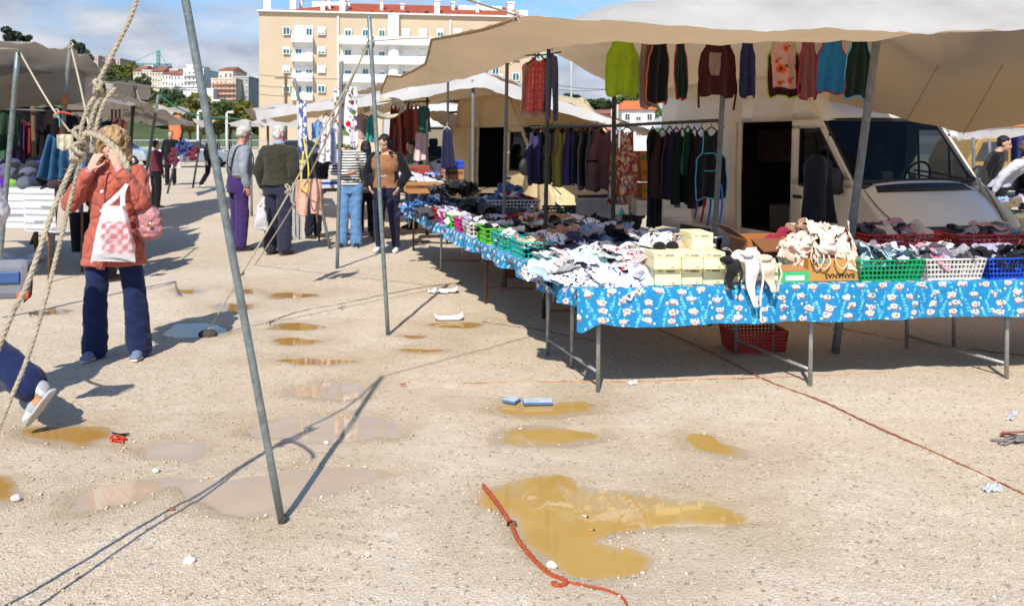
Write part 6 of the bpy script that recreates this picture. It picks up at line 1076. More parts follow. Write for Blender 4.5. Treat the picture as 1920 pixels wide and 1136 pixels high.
# red and pink garments under the second tent, navy dress, teal and white pieces
for i, px in enumerate((738, 745, 752, 760, 768, 776, 784)):
    hung(['red brown', 'pale pink', 'wine red', 'rose', 'brick red', 'flowered pink', 'dull red'][i]+' garment in the red row hanging under the second tent', at(px, 196, 15+.1*i), .2, (.80, .9, .86, .95, .9, .92, .8)[i], .7, cloth('red_%d' % i, [(120, 62, 56), (190, 140, 136), (112, 40, 46), (170, 84, 86), (150, 70, 60), (196, 128, 120), (118, 52, 50)][i]), nm='dress', cat='dress', shape='dress', group='red garments under the second tent', seed=90+i, thick=.025)
for i, (px, py, w, h_, c, lb) in enumerate([(795, 198, .2, .45, (52, 110, 104), 'teal top hanging beside the red row'), (792, 245, .26, .48, (214, 190, 190), 'white and pink blouse hanging below the teal top'), (697, 218, .15, .42, (60, 150, 140), 'turquoise top hanging by the rope coil'), (676, 215, .4, .4, (176, 150, 140), 'pale beige top behind the floral apron')]): hung(lb, at(px, py, 14.2), w, h_, .4, cloth('back_%d' % i, c), nm='top', cat='top', shape='jacket', seed=110+i)
hung('plain navy slip dress on a white hanger under the second tent', at(838, 240, 12.3), .2, .56, .15, cloth('navy_dress', (40, 40, 70)), nm='dress', cat='dress', shape='dress', seed=120, hm=HANGW if False else M('hanger_white', (.7, .7, .7), .5))
pl(at(730, 192, 15), at(806, 190, 14.4), .015, 'rail carrying the red garments under the second tent')
# line with floral apron, blue cloth and pale garments
def fruit(u, v):
    c = np.tile(np.array(lin((232, 230, 232))), (len(u), 1)); r = random.Random(3)
    for k in range(46):
        x, y, q = r.uniform(-.17, .17), r.uniform(0, .80), r.uniform(.024, .042); cl = lin(r.choice([(206, 32, 36), (206, 32, 36), (128, 40, 88), (70, 74, 140), (96, 120, 60)])); d = np.hypot(u-x, v-y)
        if cl[2] > .2 or r.random() < .3:
            for j in range(6): e = np.hypot(u-x-r.uniform(-1, 1)*q, v-y-r.uniform(-1, 1)*q); c[e < q*.34] = cl
        else: c[d < q*.8] = cl
    return c
hung('white apron printed with red cherries and purple grapes in front of the striped woman', at(647, 164, 10.0), .27, .75, .1, PR, prints=fruit, seed=130, shape='cloth', folds=2, thick=.015)
def toile(u, v): d = fbm(u*22, v*22, seed=3, o=3); return np.where((d > .15)[:, None], np.array(lin((92, 104, 156))), np.array(lin((222, 224, 232))))
hung('narrow white cloth with blue figures hanging on the slanting grey pole', at(565, 190, 11.3), .125, .68, .25, PR, prints=toile, seed=131, shape='strip'); 
def sprig(u, v): d = fbm(u*34, v*34, seed=9, o=2); return np.where((d > .42)[:, None], np.array(lin((120, 92, 104))), np.array(lin((226, 222, 226))))
hung('white sprigged nightdress hanging between the two printed cloths', at(612, 214, 11.6), .2, .62, .35, PR, prints=sprig, seed=132, shape='dress', nm='nightdress', cat='nightdress'); hung('pale blue garment hanging behind the sprigged nightdress', at(596, 226, 12), .18, .25, .3, cloth('pale_blue', (120, 160, 200)), seed=133, nm='top', cat='top', shape='jacket'); hung('white garment with blue edge hanging close behind the cherry print', at(626, 222, 11.8), .1, .62, .4, cloth('white_blue', (190, 200, 225)), trim=cloth('blue_trim', (60, 84, 170)), seed=134, nm='nightdress', cat='nightdress', shape='dress')
hung('pale pink long shorts hanging from the guy line beside the olive pullover', at(580, 336, 8.6), .27, .37, .3, cloth('pink_shorts', (206, 164, 146)), shape='trousers', nm='shorts', cat='shorts', seed=135, hook=False); hung('beige tights hanging behind the pink shorts', at(562, 340, 8.8), .1, .37, .6, cloth('beige_tights', (196, 152, 130)), shape='strip', nm='leggings', cat='leggings', seed=136, hook=False); hung('light grey leggings hanging from the guy line', at(556, 382, 8.7), .085, .34, .5, cloth('grey_leggings', (158, 158, 160)), shape='strip', nm='leggings', cat='leggings', seed=137, hook=False); hung('grey sock hanging above the grey leggings', at(552, 340, 8.65), .075, .22, .5, cloth('grey_sock', (150, 152, 156)), shape='tabard', nm='sock', cat='sock', seed=138, hook=False)
# left stall
hung('folded petrol blue trousers hanging in front of the left stall', at(106, 248, 8.3), .3, .44, .2, cloth('petrol', (44, 84, 118)), shape='dress', nm='trousers', cat='trousers', seed=140, hook=False, thick=.04, folds=4); hung('cream bag shaped cloth hanging by the blue trousers', at(122, 252, 8.1), .14, .15, .2, cloth('cream_cloth', (190, 184, 158)), shape='strip', nm='cloth', cat='cloth', seed=141, hook=False)
hung('blue and pink patterned dress hanging behind the thick rope', at(170, 238, 9.4), .34, .5, .3, PR, prints=lambda u, v: np.where((fbm(u*16, v*16, seed=5, o=3) > .1)[:, None], np.array(lin((86, 108, 150))), np.array(lin((206, 188, 184)))), shape='dress', nm='dress', cat='dress', seed=142)
for i, (px, py, w, h_, c, lb) in enumerate([(12, 205, .3, .55, (40, 62, 44), 'dark green garment at the far left of the left stall'), (30, 224, .2, .6, (74, 60, 100), 'purple garment in the left stall'), (44, 226, .2, .5, (120, 34, 40), 'red garment in the left stall'), (56, 232, .4, .62, (22, 20, 22), 'bulky black coat in the left stall'), (95, 200, .5, .55, (34, 26, 30), 'black jacket hanging high behind the blue trousers'), (105, 214, .3, .42, (92, 32, 40), 'dark red top beside the high black jacket'), (128, 215, .25, .5, (44, 44, 50), 'charcoal top behind the coloured knot'), (12, 196, .6, .25, (18, 17, 20), 'black garment right under the left awning'), (150, 300, .34, .5, (112, 36, 42), 'red garment behind the thick rope')]): hung(lb, at(px, py, 11.4+.1*i), w, h_, .4, cloth('left_%d' % i, c), nm='garment', cat='garment', shape='jacket', seed=150+i, thick=.03)
for i, (px, py, w, h_, c, lb) in enumerate([(-30, 210, .5, .6, (30, 28, 32), 'black coat cut by the left edge of the photo'), (20, 232, .3, .5, (52, 80, 60), 'sage green garment in the left stall'), (70, 205, .3, .5, (40, 36, 44), 'slate garment left of the high black jacket'), (82, 214, .22, .46, (96, 84, 72), 'taupe garment in the left stall'), (115, 206, .24, .4, (26, 26, 30), 'small black top beside the charcoal one'), (142, 216, .24, .5, (60, 50, 70), 'plum garment right of the charcoal top'), (160, 222, .26, .6, (36, 40, 56), 'ink blue garment behind the thick rope'), (176, 215, .22, .5, (150, 140, 130), 'stone coloured garment behind the thick rope'), (205, 226, .3, .6, (30, 30, 34), 'black garment right of the thick rope'), (222, 222, .24, .5, (110, 60, 60), 'brick garment above the coral woman')]): hung(lb, at(px, py, 12.2+.08*i), w, h_, .5, cloth('leftb_%d' % i, c), nm='garment', cat='garment', shape='jacket', seed=180+i, thick=.03)
pl(at(-40, 203, 11.3), at(180, 209, 11.6), .015, 'rail across the back of the left stall')
m = MB(); P = [[(x, y+.03*math.sin(x*9), -abs(y)*0) for x in np.linspace(0, 1, 3)] for y in (0, 1)]
sc_ = at(-60, 352, 9.0); g = []
for j, z in enumerate(np.linspace(0, -.42, 22)): g.append([(x, -.02-.04*(j/21)*math.sin(x*5+1)-.02*math.sin(x*13)*(j/21), z-.06*(x/.95)*(x > .6)*(j/21)) for x in np.linspace(0, .92, 40)])
m = MB(); m.grid([[(x, .8, .012) for x in np.linspace(0, .92, 40)], [(x, .0, .012) for x in np.linspace(0, .92, 40)]]+g); STR = M('grey_white_stripe', (.8, .8, .8), .85, .05, 9, .2, 40, attr='Col'); o = m.build('tablecloth', STR, loc=sc_); z = np.array([q[2] for q in m.v]); setcol(o.data, np.where((np.mod(z, .076) < .027)[:, None], np.array(lin((140, 142, 148))), np.array(lin((226, 226, 228))))); tag(o, 'white tablecloth with grey stripes on the cap table at the left edge', 'tablecloth')
t = empty('market_table', 'cap table under the striped cloth at the left edge', 'table', (sc_.x, sc_.y, 0)); m = MB(); m.box((.1, .45, sc_.z-.02), (1.6, .8, .03)); m.build('tabletop', TOPM, t)
for x in (-.6, .8):
    for y in (.1, .8): m = MB(); m.tube([(x, y, 0), (x, y, sc_.z-.03)], .014, 8); m.build('leg', LEGR, t)
CAPC = [(40, 42, 58), (28, 28, 32), (60, 62, 70), (150, 40, 44), (82, 40, 150), (120, 170, 60), (36, 36, 44), (90, 96, 110), (50, 54, 78), (24, 24, 28), (200, 190, 200), (64, 50, 60)]
cpm = MB(); cpm.ball((0, 0, 0), (.09, .1, .075), 14, 9); cpm.tube([(0, -.07, 0), (0, -.13, -.005), (0, -.165, -.015)], [(.008, .08), (.007, .075), (.004, .04)], 10, el=(0, 0, 1)); CAPM = bpy.data.meshes.new('cap'); CAPM.from_pydata(cpm.v, [], cpm.f); CAPM.polygons.foreach_set('use_smooth', [True]*len(CAPM.polygons)); CAPM.materials.append(BLK)
cn = ['navy', 'black', 'charcoal', 'red', 'violet', 'lime green', 'dark slate', 'steel grey', 'ink blue', 'jet black', 'pinkish white', 'plum grey']; rr = random.Random(5)
for i in range(46):
    c = rr.randrange(12) if i > 12 else i % 12; u, v = (i % 12)/11, (i//12)/3; p = V((sc_.x-.05+u*1.0+rr.uniform(-.04, .04), sc_.y+.08+v*.62+rr.uniform(-.04, .04), sc_.z+.03+v*.16+rr.uniform(0, .05)))
    o = bpy.data.objects.new('cap', CAPM); C.objects.link(o); o.location = p; o.rotation_euler = (rr.uniform(-.4, .4), rr.uniform(-.4, .4), rr.uniform(0, 6.28)); o.material_slots[0].link = 'OBJECT'; o.material_slots[0].material = cloth('cap_%d' % c, CAPC[c]); tag(o, cn[c]+' cap in the heap on the striped cloth table', 'cap', 'caps heaped on the striped cloth table')
t = empty('bucket', 'black bin holding furled umbrellas behind the coral woman', 'bin', gd(156, 470)); m = MB(); m.tube([(0, 0, 0), (0, 0, .52)], [.14, .175], 22); m.build('bin_body', BLK, t)
for i, (x, a, c, lb) in enumerate([(-.06, .12, (120, 116, 160), 'lilac furled umbrella with curved handle in the black bin'), (.03, -.1, (64, 60, 96), 'dark violet furled umbrella in the black bin'), (.09, .2, (150, 150, 175), 'pale furled umbrella in the black bin')]):
    q = empty('umbrella', lb, 'umbrella', t.location+V((x, 0, .1))); q.rotation_euler = (0, -a*1.4, 0); m = MB(); m.tube([(0, 0, 0), (0, 0, .2), (0, 0, .55)], [.02, .045, .018], 10); m.build('canopy', cloth('umb_%d' % i, c), q); m = MB(); m.tube(curve([(0, 0, .5), (0, 0, .66), (-.03, 0, .74), (-.09, 0, .72), (-.1, 0, .66)], 14), .011, 7); m.build('handle', M('lilac_handle', (.5, .48, .62), .4), q)
# ---------------------------------------------------------------- crumpled garments (shared shapes, one object each)
def crumple(seed, n=22, size=.12, amp=.05, kind='rag'):
    r = np.random.RandomState(seed); k = r.rand(4)*6.28; u, v = np.meshgrid(np.linspace(-1, 1, n), np.linspace(-1, 1, n)); rad = np.maximum(np.abs(u), np.abs(v)); ang = np.arctan2(v, u)
    out = 1+.25*np.sin(2*ang+k[0])+.18*np.sin(3*ang+k[1])+.1*np.sin(5*ang+k[2]); c = np.sqrt(u*u+v*v)+1e-6; X = u/c*rad*out; Y = v/c*rad*out
    if kind == 'strip': X, Y = u*1.5, v*.28+.35*np.sin(u*2.4+k[0])
    f = fbm(X*1.3+seed, Y*1.3, seed=seed, o=2); g = fbm(X*1.6, Y*1.9+seed, seed=seed+3, o=2); Z = .42*np.sin(3.6*f+2.6*(X*math.cos(k[3])+Y*math.sin(k[3])))+.42*g+.12*np.sin(7*g+5*f); Z -= rad**2.5*.6
    X = X*.82+.26*fbm(X*1.2+9, Y*1.2, seed=seed+11, o=2); Y = Y*.82+.26*fbm(X*1.2, Y*1.2+5, seed=seed+13, o=2); Z -= Z.min()
    m = MB(); m.grid(np.stack([X*size, Y*size, Z*amp], -1)); me = bpy.data.meshes.new('garment'); me.from_pydata(m.v, [], m.f); me.polygons.foreach_set('use_smooth', m.s); me.materials.append(BLK); return me
RAG = [crumple(s, 26, .125+.02*(s % 3), .055-.012*(s % 3)) for s in range(31, 41)]; STRIPM = [crumple(s, 20, .1, .05, 'strip') for s in range(51, 55)]
def cup_mesh(seed):                                                     # a brassiere: two cups, a band and straps
    m = MB(); r = random.Random(seed)
    for s in (-1, 1):
        g = []
        for j in range(8):
            t = j/7*1.35; g.append([(s*.062+.062*math.sin(t)*math.cos(a), .055*math.sin(t)*math.sin(a), .075*math.cos(t)+.012) for a in np.linspace(0, 6.283, 19)])
        m.grid(g); a_ = V((s*.09, .03, .04)); m.tube(curve([a_, a_+V((s*.03, .05, .03*r.random())), a_+V((s*.05*r.random(), .09, .0)), a_+V((-s*.02, .12, -.02))], 12), [(.0018, .012)]*12, 5)
        m.tube(curve([(s*.11, -.01, .02), (s*.18, .02, .03*r.random()), (s*.23, .07*r.random(), .0)], 8), [(.014, .002)]*8, 6, el=(0, 0, 1))
    me = bpy.data.meshes.new('bra'); me.from_pydata(m.v, [], m.f); me.polygons.foreach_set('use_smooth', m.s); me.materials.append(BLK); return me
BRA = [cup_mesh(s) for s in (1, 2, 3)]
CL = {}
def ctex(c):
    if c not in CL: CL[c] = cloth('heap_%d_%d_%d' % c, tuple(int(q*.94) for q in c), var=.1, bs=30)
    return CL[c]
def prt(name, base, ink, sc=38., th=.56):
    if name in MATS: return MATS[name]
    m = cloth(name, base); t = m.node_tree; n = t.nodes; l = t.links; b = n['Principled BSDF']; co = n.new('ShaderNodeTexCoord'); q = n.new('ShaderNodeTexNoise'); q.inputs['Scale'].default_value = sc; q.inputs['Detail'].default_value = 2; l.new(co.outputs['Object'], q.inputs['Vector']); r = n.new('ShaderNodeValToRGB'); r.color_ramp.interpolation = 'CONSTANT'; r.color_ramp.elements[0].color = (*lin(base), 1); r.color_ramp.elements[1].color = (*lin(ink), 1); r.color_ramp.elements[1].position = th; l.new(q.outputs[0], r.inputs[0]); l.new(r.outputs[0], b.inputs['Base Color']); MATS[name] = m; return m
PRN = {'white with red print': prt('print_red', (236, 230, 234), (186, 52, 66)), 'white with blue print': prt('print_blue', (232, 232, 242), (70, 88, 160)), 'white with dark print': prt('print_dark', (230, 228, 232), (48, 48, 62)), 'navy with white print': prt('print_navy', (38, 44, 78), (210, 214, 226), 44., .6), 'blue with lime print': prt('print_lime', (54, 112, 176), (150, 190, 60), 30., .6), 'black with white dots': prt('print_blackdot', (24, 24, 28), (220, 220, 220), 70., .66)}
def put(me, name, mat, loc, rot, sc, label, cat, group):
    o = bpy.data.objects.new(name, me); C.objects.link(o); o.location = loc; o.rotation_euler = rot; o.scale = sc if isinstance(sc, (tuple, list)) else (sc,)*3; o.material_slots[0].link = 'OBJECT'; o.material_slots[0].material = mat; return tag(o, label, cat, group)
def heap(c, R_, hgt, n, pal, where, group, seed, z0=TZ+.008, size=1., shapes=None, name='garment', cat='garment', rot=0., flat=1., lim=None):
    r = random.Random(seed); ca, sa = math.cos(rot), math.sin(rot)
    for i in range(n):
        q = math.sqrt((i+.5)/n); a = i*2.39996+r.uniform(-.3, .3); x, y = q*math.cos(a)*R_[0], q*math.sin(a)*R_[1]; z = hgt*(1-q**2.2)*r.uniform(.72, 1.0); gx, gy = c[0]+ca*x-sa*y, c[1]+sa*x+ca*y
        nm_c, col = r.choice(pal); mt = PRN[nm_c] if col is None else ctex(col); s = size*r.uniform(.7, 1.15); tl = hgt*2.2*q/max(R_); me = (shapes or RAG)[r.randrange(len(shapes or RAG))]
        put(me, name, mt, (gx, gy, z0+z-.012), (tl*math.sin(a+rot)*-.8+r.uniform(-.35, .35), tl*math.cos(a+rot)*.8+r.uniform(-.35, .35), r.uniform(0, 6.28)), (s, s, s*flat), nm_c+' '+where, cat, group)
def hpz(c, R_, hgt, mat, label, z0=TZ+.006, rot=0): 
    m = MB(); k = 22; m.grid([[(c[0]+math.cos(rot)*R_[0]*q*math.cos(a)-math.sin(rot)*R_[1]*q*math.sin(a), c[1]+math.sin(rot)*R_[0]*q*math.cos(a)+math.cos(rot)*R_[1]*q*math.sin(a), z0+hgt*.78*(1-q**2.2)+.012*math.sin(9*a+q*8)*q) for a in np.linspace(0, 6.283, k)] for q in np.linspace(0, 1, 8)]); return tag(m.build('clothes_pile', mat), label, 'clothes pile', kind='stuff')
WHITES = [('white', (236, 234, 240)), ('white', (230, 226, 236)), ('lavender white', (206, 204, 232)), ('white with red print', None), ('white with dark print', None), ('white with blue print', None), ('pale pink', (226, 190, 190)), ('white', (240, 238, 240)), ('mint white', (200, 224, 222)), ('powder blue', (178, 202, 228))]
SHADE_TINTS = [('lavender', (204, 204, 234)), ('pale shade-tinted white', (220, 220, 240)), ('lilac white', (232, 230, 242)), ('lavender white', (226, 226, 240)), ('pale shade-tinted white', (216, 216, 238)), ('blue grey', (140, 152, 186)), ('navy', (46, 52, 80)), ('black', (28, 28, 32)), ('dusty pink', (190, 132, 132)), ('sky blue', (140, 170, 214)), ('grey', (128, 128, 138)), ('white with dark print', None), ('tan', (176, 130, 104)), ('white', (232, 230, 238))]  # lavender tones put blue sky shade into the colour of white garments
MIDS = [('black', (24, 23, 26)), ('black', (30, 28, 32)), ('camel', (178, 136, 100)), ('brown', (120, 74, 50)), ('rust red', (140, 48, 36)), ('white', (228, 224, 230)), ('cream', (214, 200, 176)), ('sand', (196, 158, 122)), ('lavender', (180, 178, 214))]
FARS = [('black', (26, 26, 30)), ('charcoal', (56, 56, 62)), ('dark grey', (78, 78, 84)), ('navy', (34, 38, 60)), ('olive grey', (74, 78, 66)), ('black', (22, 22, 24))]
BLUS = [('navy with white print', None), ('blue with lime print', None), ('denim blue', (70, 104, 160)), ('sky blue', (100, 150, 206)), ('navy', (34, 42, 76)), ('white with blue print', None)]
LWH = M('heap_core_white', lin((190, 188, 200)), .95); LDK = M('heap_core_dark', lin((70, 60, 64)), .95)
hpz((.60, 5.52), (.46, .40), .15, LWH, 'heap of white underwear at the corner of the blue table', rot=.1); heap((.60, 5.50), (.47, .42), .17, 74, WHITES, 'underwear in the heap at the corner of the blue table', 'white underwear heap', 1, size=.8, rot=.1, flat=.75, name='underwear', cat='underwear')
hpz((.68, 6.6), (.58, .52), .17, M('heap_core_shade_tint', lin((176, 174, 194)), .95), 'heap of shade-tinted white and grey underwear behind the white heap'); heap((.66, 6.55), (.6, .55), .2, 52, SHADE_TINTS, 'underwear in the shade-tinted heap behind the white one', 'shade-tinted underwear heap', 2, size=.95, flat=.75, name='underwear', cat='underwear')  # core colour is tinted with the same blue shade
hpz((.34, 7.75), (.62, .55), .15, LDK, 'heap of black and brown garments in the middle of the left table'); heap((.36, 7.75), (.66, .6), .17, 38, MIDS, 'garment in the mixed heap halfway along the left table', 'mixed heap halfway along the left table', 3, size=1.15, flat=.75)
heap((.15, 8.7), (.5, .4), .1, 14, [('lavender', (184, 184, 220)), ('white', (226, 224, 234)), ('green', (36, 110, 60)), ('red', (150, 46, 40)), ('sand', (190, 150, 116))], 'garment in the low heap beside the grey basket', 'low heap beside the grey basket', 14, size=.9)
hpz((-.35, 9.35), (.6, .55), .1, LDK, 'heap of black trousers toward the far end of the left table'); heap((-.35, 9.4), (.62, .6), .13, 26, FARS, 'trousers in the dark heap toward the far end of the left table', 'dark trousers heap', 4, size=1.2, name='trousers', cat='trousers')
heap((-.98, 10.3), (.34, .62), .14, 26, BLUS, 'swimwear in the blue heap at the left table far end', 'blue swimwear heap', 5, size=.8, rot=.28, name='swimwear', cat='swimwear')
heap((-.55, 10.8), (.5, .5), .1, 12, FARS, 'folded trousers at the far right end of the left table', 'folded trousers at the far end', 6, size=1.1, name='trousers', cat='trousers')
# ---------------------------------------------------------------- baskets
def plastic(name, rgb): return M('plastic_'+name, lin(rgb), .38, .06, 6, spec=.5)
TQ, LG, MG, WHP, RD, GRP, BLP, GYP = plastic('teal', (36, 176, 166)), plastic('lime', (96, 196, 40)), plastic('magenta', (196, 40, 130)), plastic('white', (214, 210, 202)), plastic('red', (206, 34, 26)), plastic('green', (10, 150, 92)), plastic('blue', (18, 72, 186)), plastic('grey', (196, 200, 204))
la = math.atan2(TD.y, TD.x)
bks = [(.16, 1.42, TQ, 'turquoise basket nearest the white heap on the left table'), (.15, 1.92, TQ, 'turquoise basket second along the edge of the left table'), (.14, 2.42, LG, 'lime green basket along the edge of the left table'), (.13, 2.92, WHP, 'white basket between lime and magenta baskets'), (.13, 3.32, MG, 'magenta basket nearer the white one'), (.13, 3.72, LG, 'small green basket between the two magenta baskets'), (.13, 4.12, MG, 'magenta basket next to the red one'), (.13, 4.5, RD, 'red basket along the edge of the left table'), (.13, 4.85, WHP, 'white wire basket at the far end of the basket row')]
inpal = [[('cream', (214, 200, 170)), ('pale pink', (214, 180, 168))], [('white', (226, 222, 216)), ('black', (30, 30, 34))], [('black', (28, 28, 30)), ('white', (222, 220, 220)), ('sand', (190, 160, 130))], [('white', (226, 224, 230)), ('grey', (150, 150, 158))], [('white', (226, 224, 232)), ('lavender', (190, 190, 220))], [('white', (228, 226, 232))], [('lavender', (196, 196, 224))], [('grey', (140, 140, 146))], [('navy', (40, 46, 76))]]
for i, (u, v, mt, lb) in enumerate(bks):
    p = tp(u, v, TZ+.012); s = .46 if i < 3 else .36; crate(lb, p, s*.78, .24, .12, mt, la, 9, 3, 'basket', .006, .86, True, 'small baskets along the left table', 'basket')
    heap((p.x, p.y), (.1, .15), .05, 7, inpal[i], 'garment in the '+lb.replace(' along the edge of the left table', ' of the left table'), 'garments in the small baskets', 40+i, z0=TZ+.085, size=.62)
p = at(960, 384, 9.6); p.z = TZ+.06; crate('large pale grey laundry basket on the left table below the long rail', p, .58, .38, .15, GYP, .1, 14, 4, 'basket', .008, .82, True, None, 'basket'); heap((p.x, p.y), (.2, .13), .1, 14, [('denim blue', (84, 112, 160)), ('red', (200, 30, 36)), ('white', (226, 226, 232)), ('denim blue', (96, 122, 168)), ('grey white', (190, 192, 200))], 'garment in the large pale grey laundry basket', 'garments in the grey laundry basket', 60, z0=TZ+.17, size=.75); heap((p.x-.02, p.y+.25), (.14, .1), .12, 6, [('denim blue', (80, 108, 158)), ('light denim', (120, 146, 190))], 'jeans bunched behind the laundry basket', 'jeans behind the laundry basket', 61, z0=TZ+.2, size=.9)
ea = math.atan2(TE.y, TE.x)
SOCK = [('pale blue', (176, 206, 220)), ('royal blue', (40, 78, 170)), ('white', (226, 228, 232)), ('sand', (214, 170, 110)), ('navy', (36, 40, 66)), ('aqua', (150, 200, 210)), ('grey', (120, 124, 134)), ('pink white', (224, 196, 204))]
SOCK2 = [('white', (226, 224, 228)), ('white', (224, 222, 228)), ('charcoal', (56, 54, 62)), ('pink', (216, 150, 164)), ('grey', (160, 160, 170)), ('white', (232, 230, 234)), ('lilac', (206, 200, 222)), ('taupe', (130, 110, 104))]; SOCK3 = [('black', (30, 30, 40)), ('navy', (36, 38, 70)), ('lilac grey', (170, 168, 196)), ('slate', (80, 84, 104)), ('black', (24, 24, 30))]; SOCK4 = [('grey', (160, 158, 168)), ('dusky pink', (196, 150, 160)), ('lilac', (200, 192, 214)), ('charcoal', (80, 76, 84)), ('stone', (206, 200, 192)), ('pale grey', (206, 206, 214))]
insole = MB(); g = []
for s in np.linspace(-1, 1, 14): w = .036*(1-.25*s)*math.sqrt(max(.02, 1-abs(s)**4)); g.append([(s*.1, t*w, .008*math.sin(s*3)+.006*t*t) for t in np.linspace(-1, 1, 5)])
insole.grid(g); SLIP = bpy.data.meshes.new('sock'); SLIP.from_pydata(insole.v, [], insole.f); SLIP.polygons.foreach_set('use_smooth', insole.s); SLIP.materials.append(BLK); SHP = [SLIP, RAG[3], RAG[1], SLIP]
for lb, px0, px1, yb, L_, mt, pal, sd, hz, Wd in [('green basket of folded socks beside the banana box', 1622, 1748, 527, .44, GRP, SOCK, 70, .1, .42), ('white basket of socks right of the green one', 1748, 1862, 525, .40, WHP, SOCK2, 71, .09, .42), ('blue basket of dark socks at the right edge', 1862, 1985, 523, .42, BLP, SOCK3, 72, .08, .42)]:
    Y = F*(H-TZ-.01)/(yb-HY); p = at((px0+px1)/2, yb, Y)+TD*.22; p.z = TZ+.012; crate(lb, p, L_, Wd, .125, mt, ea, 15, 4, 'basket', .0062, .88, True, None, 'basket'); heap((p.x, p.y), (L_*.42, Wd*.44), hz*.85, 38, pal, 'sock in the '+lb.replace(' of folded socks', '').replace(' of dark socks', '').replace(' of socks', ''), 'socks in the '+lb.split(' of')[0], sd, z0=TZ+.115, size=.62, shapes=SHP, name='sock', cat='sock')
for lb, px, py, L_, pal, sd in [('bright red basket left at the back of the front table', 1672, 457, .58, SOCK4, 74), ('dark red basket right at the back of the front table', 1850, 458, .72, SOCK4, 75)]:
    p = at(px, py, 6.55); p.z = TZ+.05; crate(lb, p, L_, .36, .12, RD, ea, 16, 4, 'basket', .0075, .86, True, None, 'basket'); heap((p.x, p.y), (L_*.4, .14), .07, 22, pal, 'sock in the '+lb, 'socks in the '+lb.split(' at')[0], sd, z0=TZ+.145, size=.8, shapes=SHP, name='sock', cat='sock')
# ---------------------------------------------------------------- boxes on the front table
YEL = M('pale_yellow_card', lin((242, 232, 182)), .75, .05, 4, .05, 80); REDI = M('red_ink', lin((190, 50, 60)), .8); GRI = M('grey_ink', lin((120, 116, 110)), .8)
def ybox(px0, px1, pyb, u_off, w, d, hgt, z, label, front=True):
    Y = F*(H-z)/(pyb-HY)+u_off; p = at((px0+px1)/2, pyb, Y); p.z = z; t = empty('shoe_box', label, 'box', p, ea, 'pale yellow boxes on the blue table'); m = MB(); m.box((0, d/2, hgt*.45), (w*.975, d*.97, hgt*.9)); m.build('box_body', YEL, t, bevel=.002); m = MB(); m.box((0, d/2, hgt*.84), (w, d, hgt*.32)); m.build('lid', YEL, t, bevel=.0025)
    k = MB(); r = random.Random(px0)
    def squig(x, z_, n, s): k.tube(curve([(x+i*s*.55, -.0022, z_+s*.5*math.sin(i*2.1+1)*(1.5 if i == 0 else 1)) for i in range(n)], n*4), s*.22, 4)
    squig(-w*.38, hgt*.85, 7, .0075)
    if front: squig(w*.12, hgt*.14, 7, .006)
    k.build('red_script', REDI, t); k = MB()
    for i in range(7): k.box((-.0+i*.0075-.01, -.0018, hgt*.82), (.005, .002, .012))
    k.build('stamped_code', GRI, t); return t
zt2 = TZ+.01
for a in ((1229,1278,535,.0,.165,.26,.1,zt2,'yellow box at the bottom left of the stack beside the white heap'), (1279,1318,534,.0,.128,.26,.1,zt2,'yellow box in the middle of the bottom row'), (1319,1358,533,.0,.13,.26,.1,zt2,'yellow box at the right of the bottom row'), (1226,1278,505,.0,.168,.26,.1,zt2+.102,'yellow box at the left of the second layer, under the black bra'), (1280,1319,505,.0,.13,.26,.1,zt2+.102,'yellow box in the middle of the second layer'), (1321,1360,505,.0,.13,.26,.1,zt2+.102,'yellow box at the right of the second layer'),
          (1204,1226,502,.12,.1,.26,.1,zt2+.085,'yellow box set back at the left side of the stack'), (1203,1227,535,.13,.1,.24,.09,zt2,'yellow box at the bottom behind the left side of the stack'), (1297,1338,472,.1,.135,.24,.1,zt2+.205,'yellow box on top of the stack, right of the white bras'), 
          (1356,1398,533,.06,.14,.2,.055,zt2,'low yellow box behind the hanging black bra'), (1398,1432,532,.06,.12,.2,.055,zt2,'low yellow box behind the hanging white bra'), (1432,1462,531,.06,.11,.2,.055,zt2,'low yellow box behind the hanging beige bra'), (1358,1400,516,.07,.14,.2,.055,zt2+.057,'second layer low yellow box behind the black bra'), (1400,1461,515,.07,.2,.2,.055,zt2+.057,'second layer low yellow box behind the white bra')): ybox(*a)
cupW, cupK, cupT = ctex((238, 236, 240)), ctex((34, 34, 38)), ctex((206, 176, 152))
bz = zt2+.31
for i, (px, py, Y, mt, sx, rx, rz_, lb) in enumerate([(1234, 452, 5.42, cupW, 1.1, .25, .3, 'large white bra standing at the left on top of the yellow boxes'), (1268, 450, 5.45, cupW, 1.05, .15, -.3, 'white bra at the right on top of the yellow boxes'), (1246, 455, 5.27, cupK, .72, .9, .35, 'black bra lying in front of the white ones on the yellow boxes'), (1288, 457, 5.29, cupT, .75, .8, -.5, 'beige bra lying by the black one on the yellow boxes'), (1220, 458, 5.36, cupW, .85, .7, .6, 'white bra lying lowest at the left of the yellow boxes')]):
    put(BRA[i % 3], 'bra', mt, at(px, py+12, Y), (rx, 0, rz_), sx, lb, 'bra', 'bras on the yellow boxes')
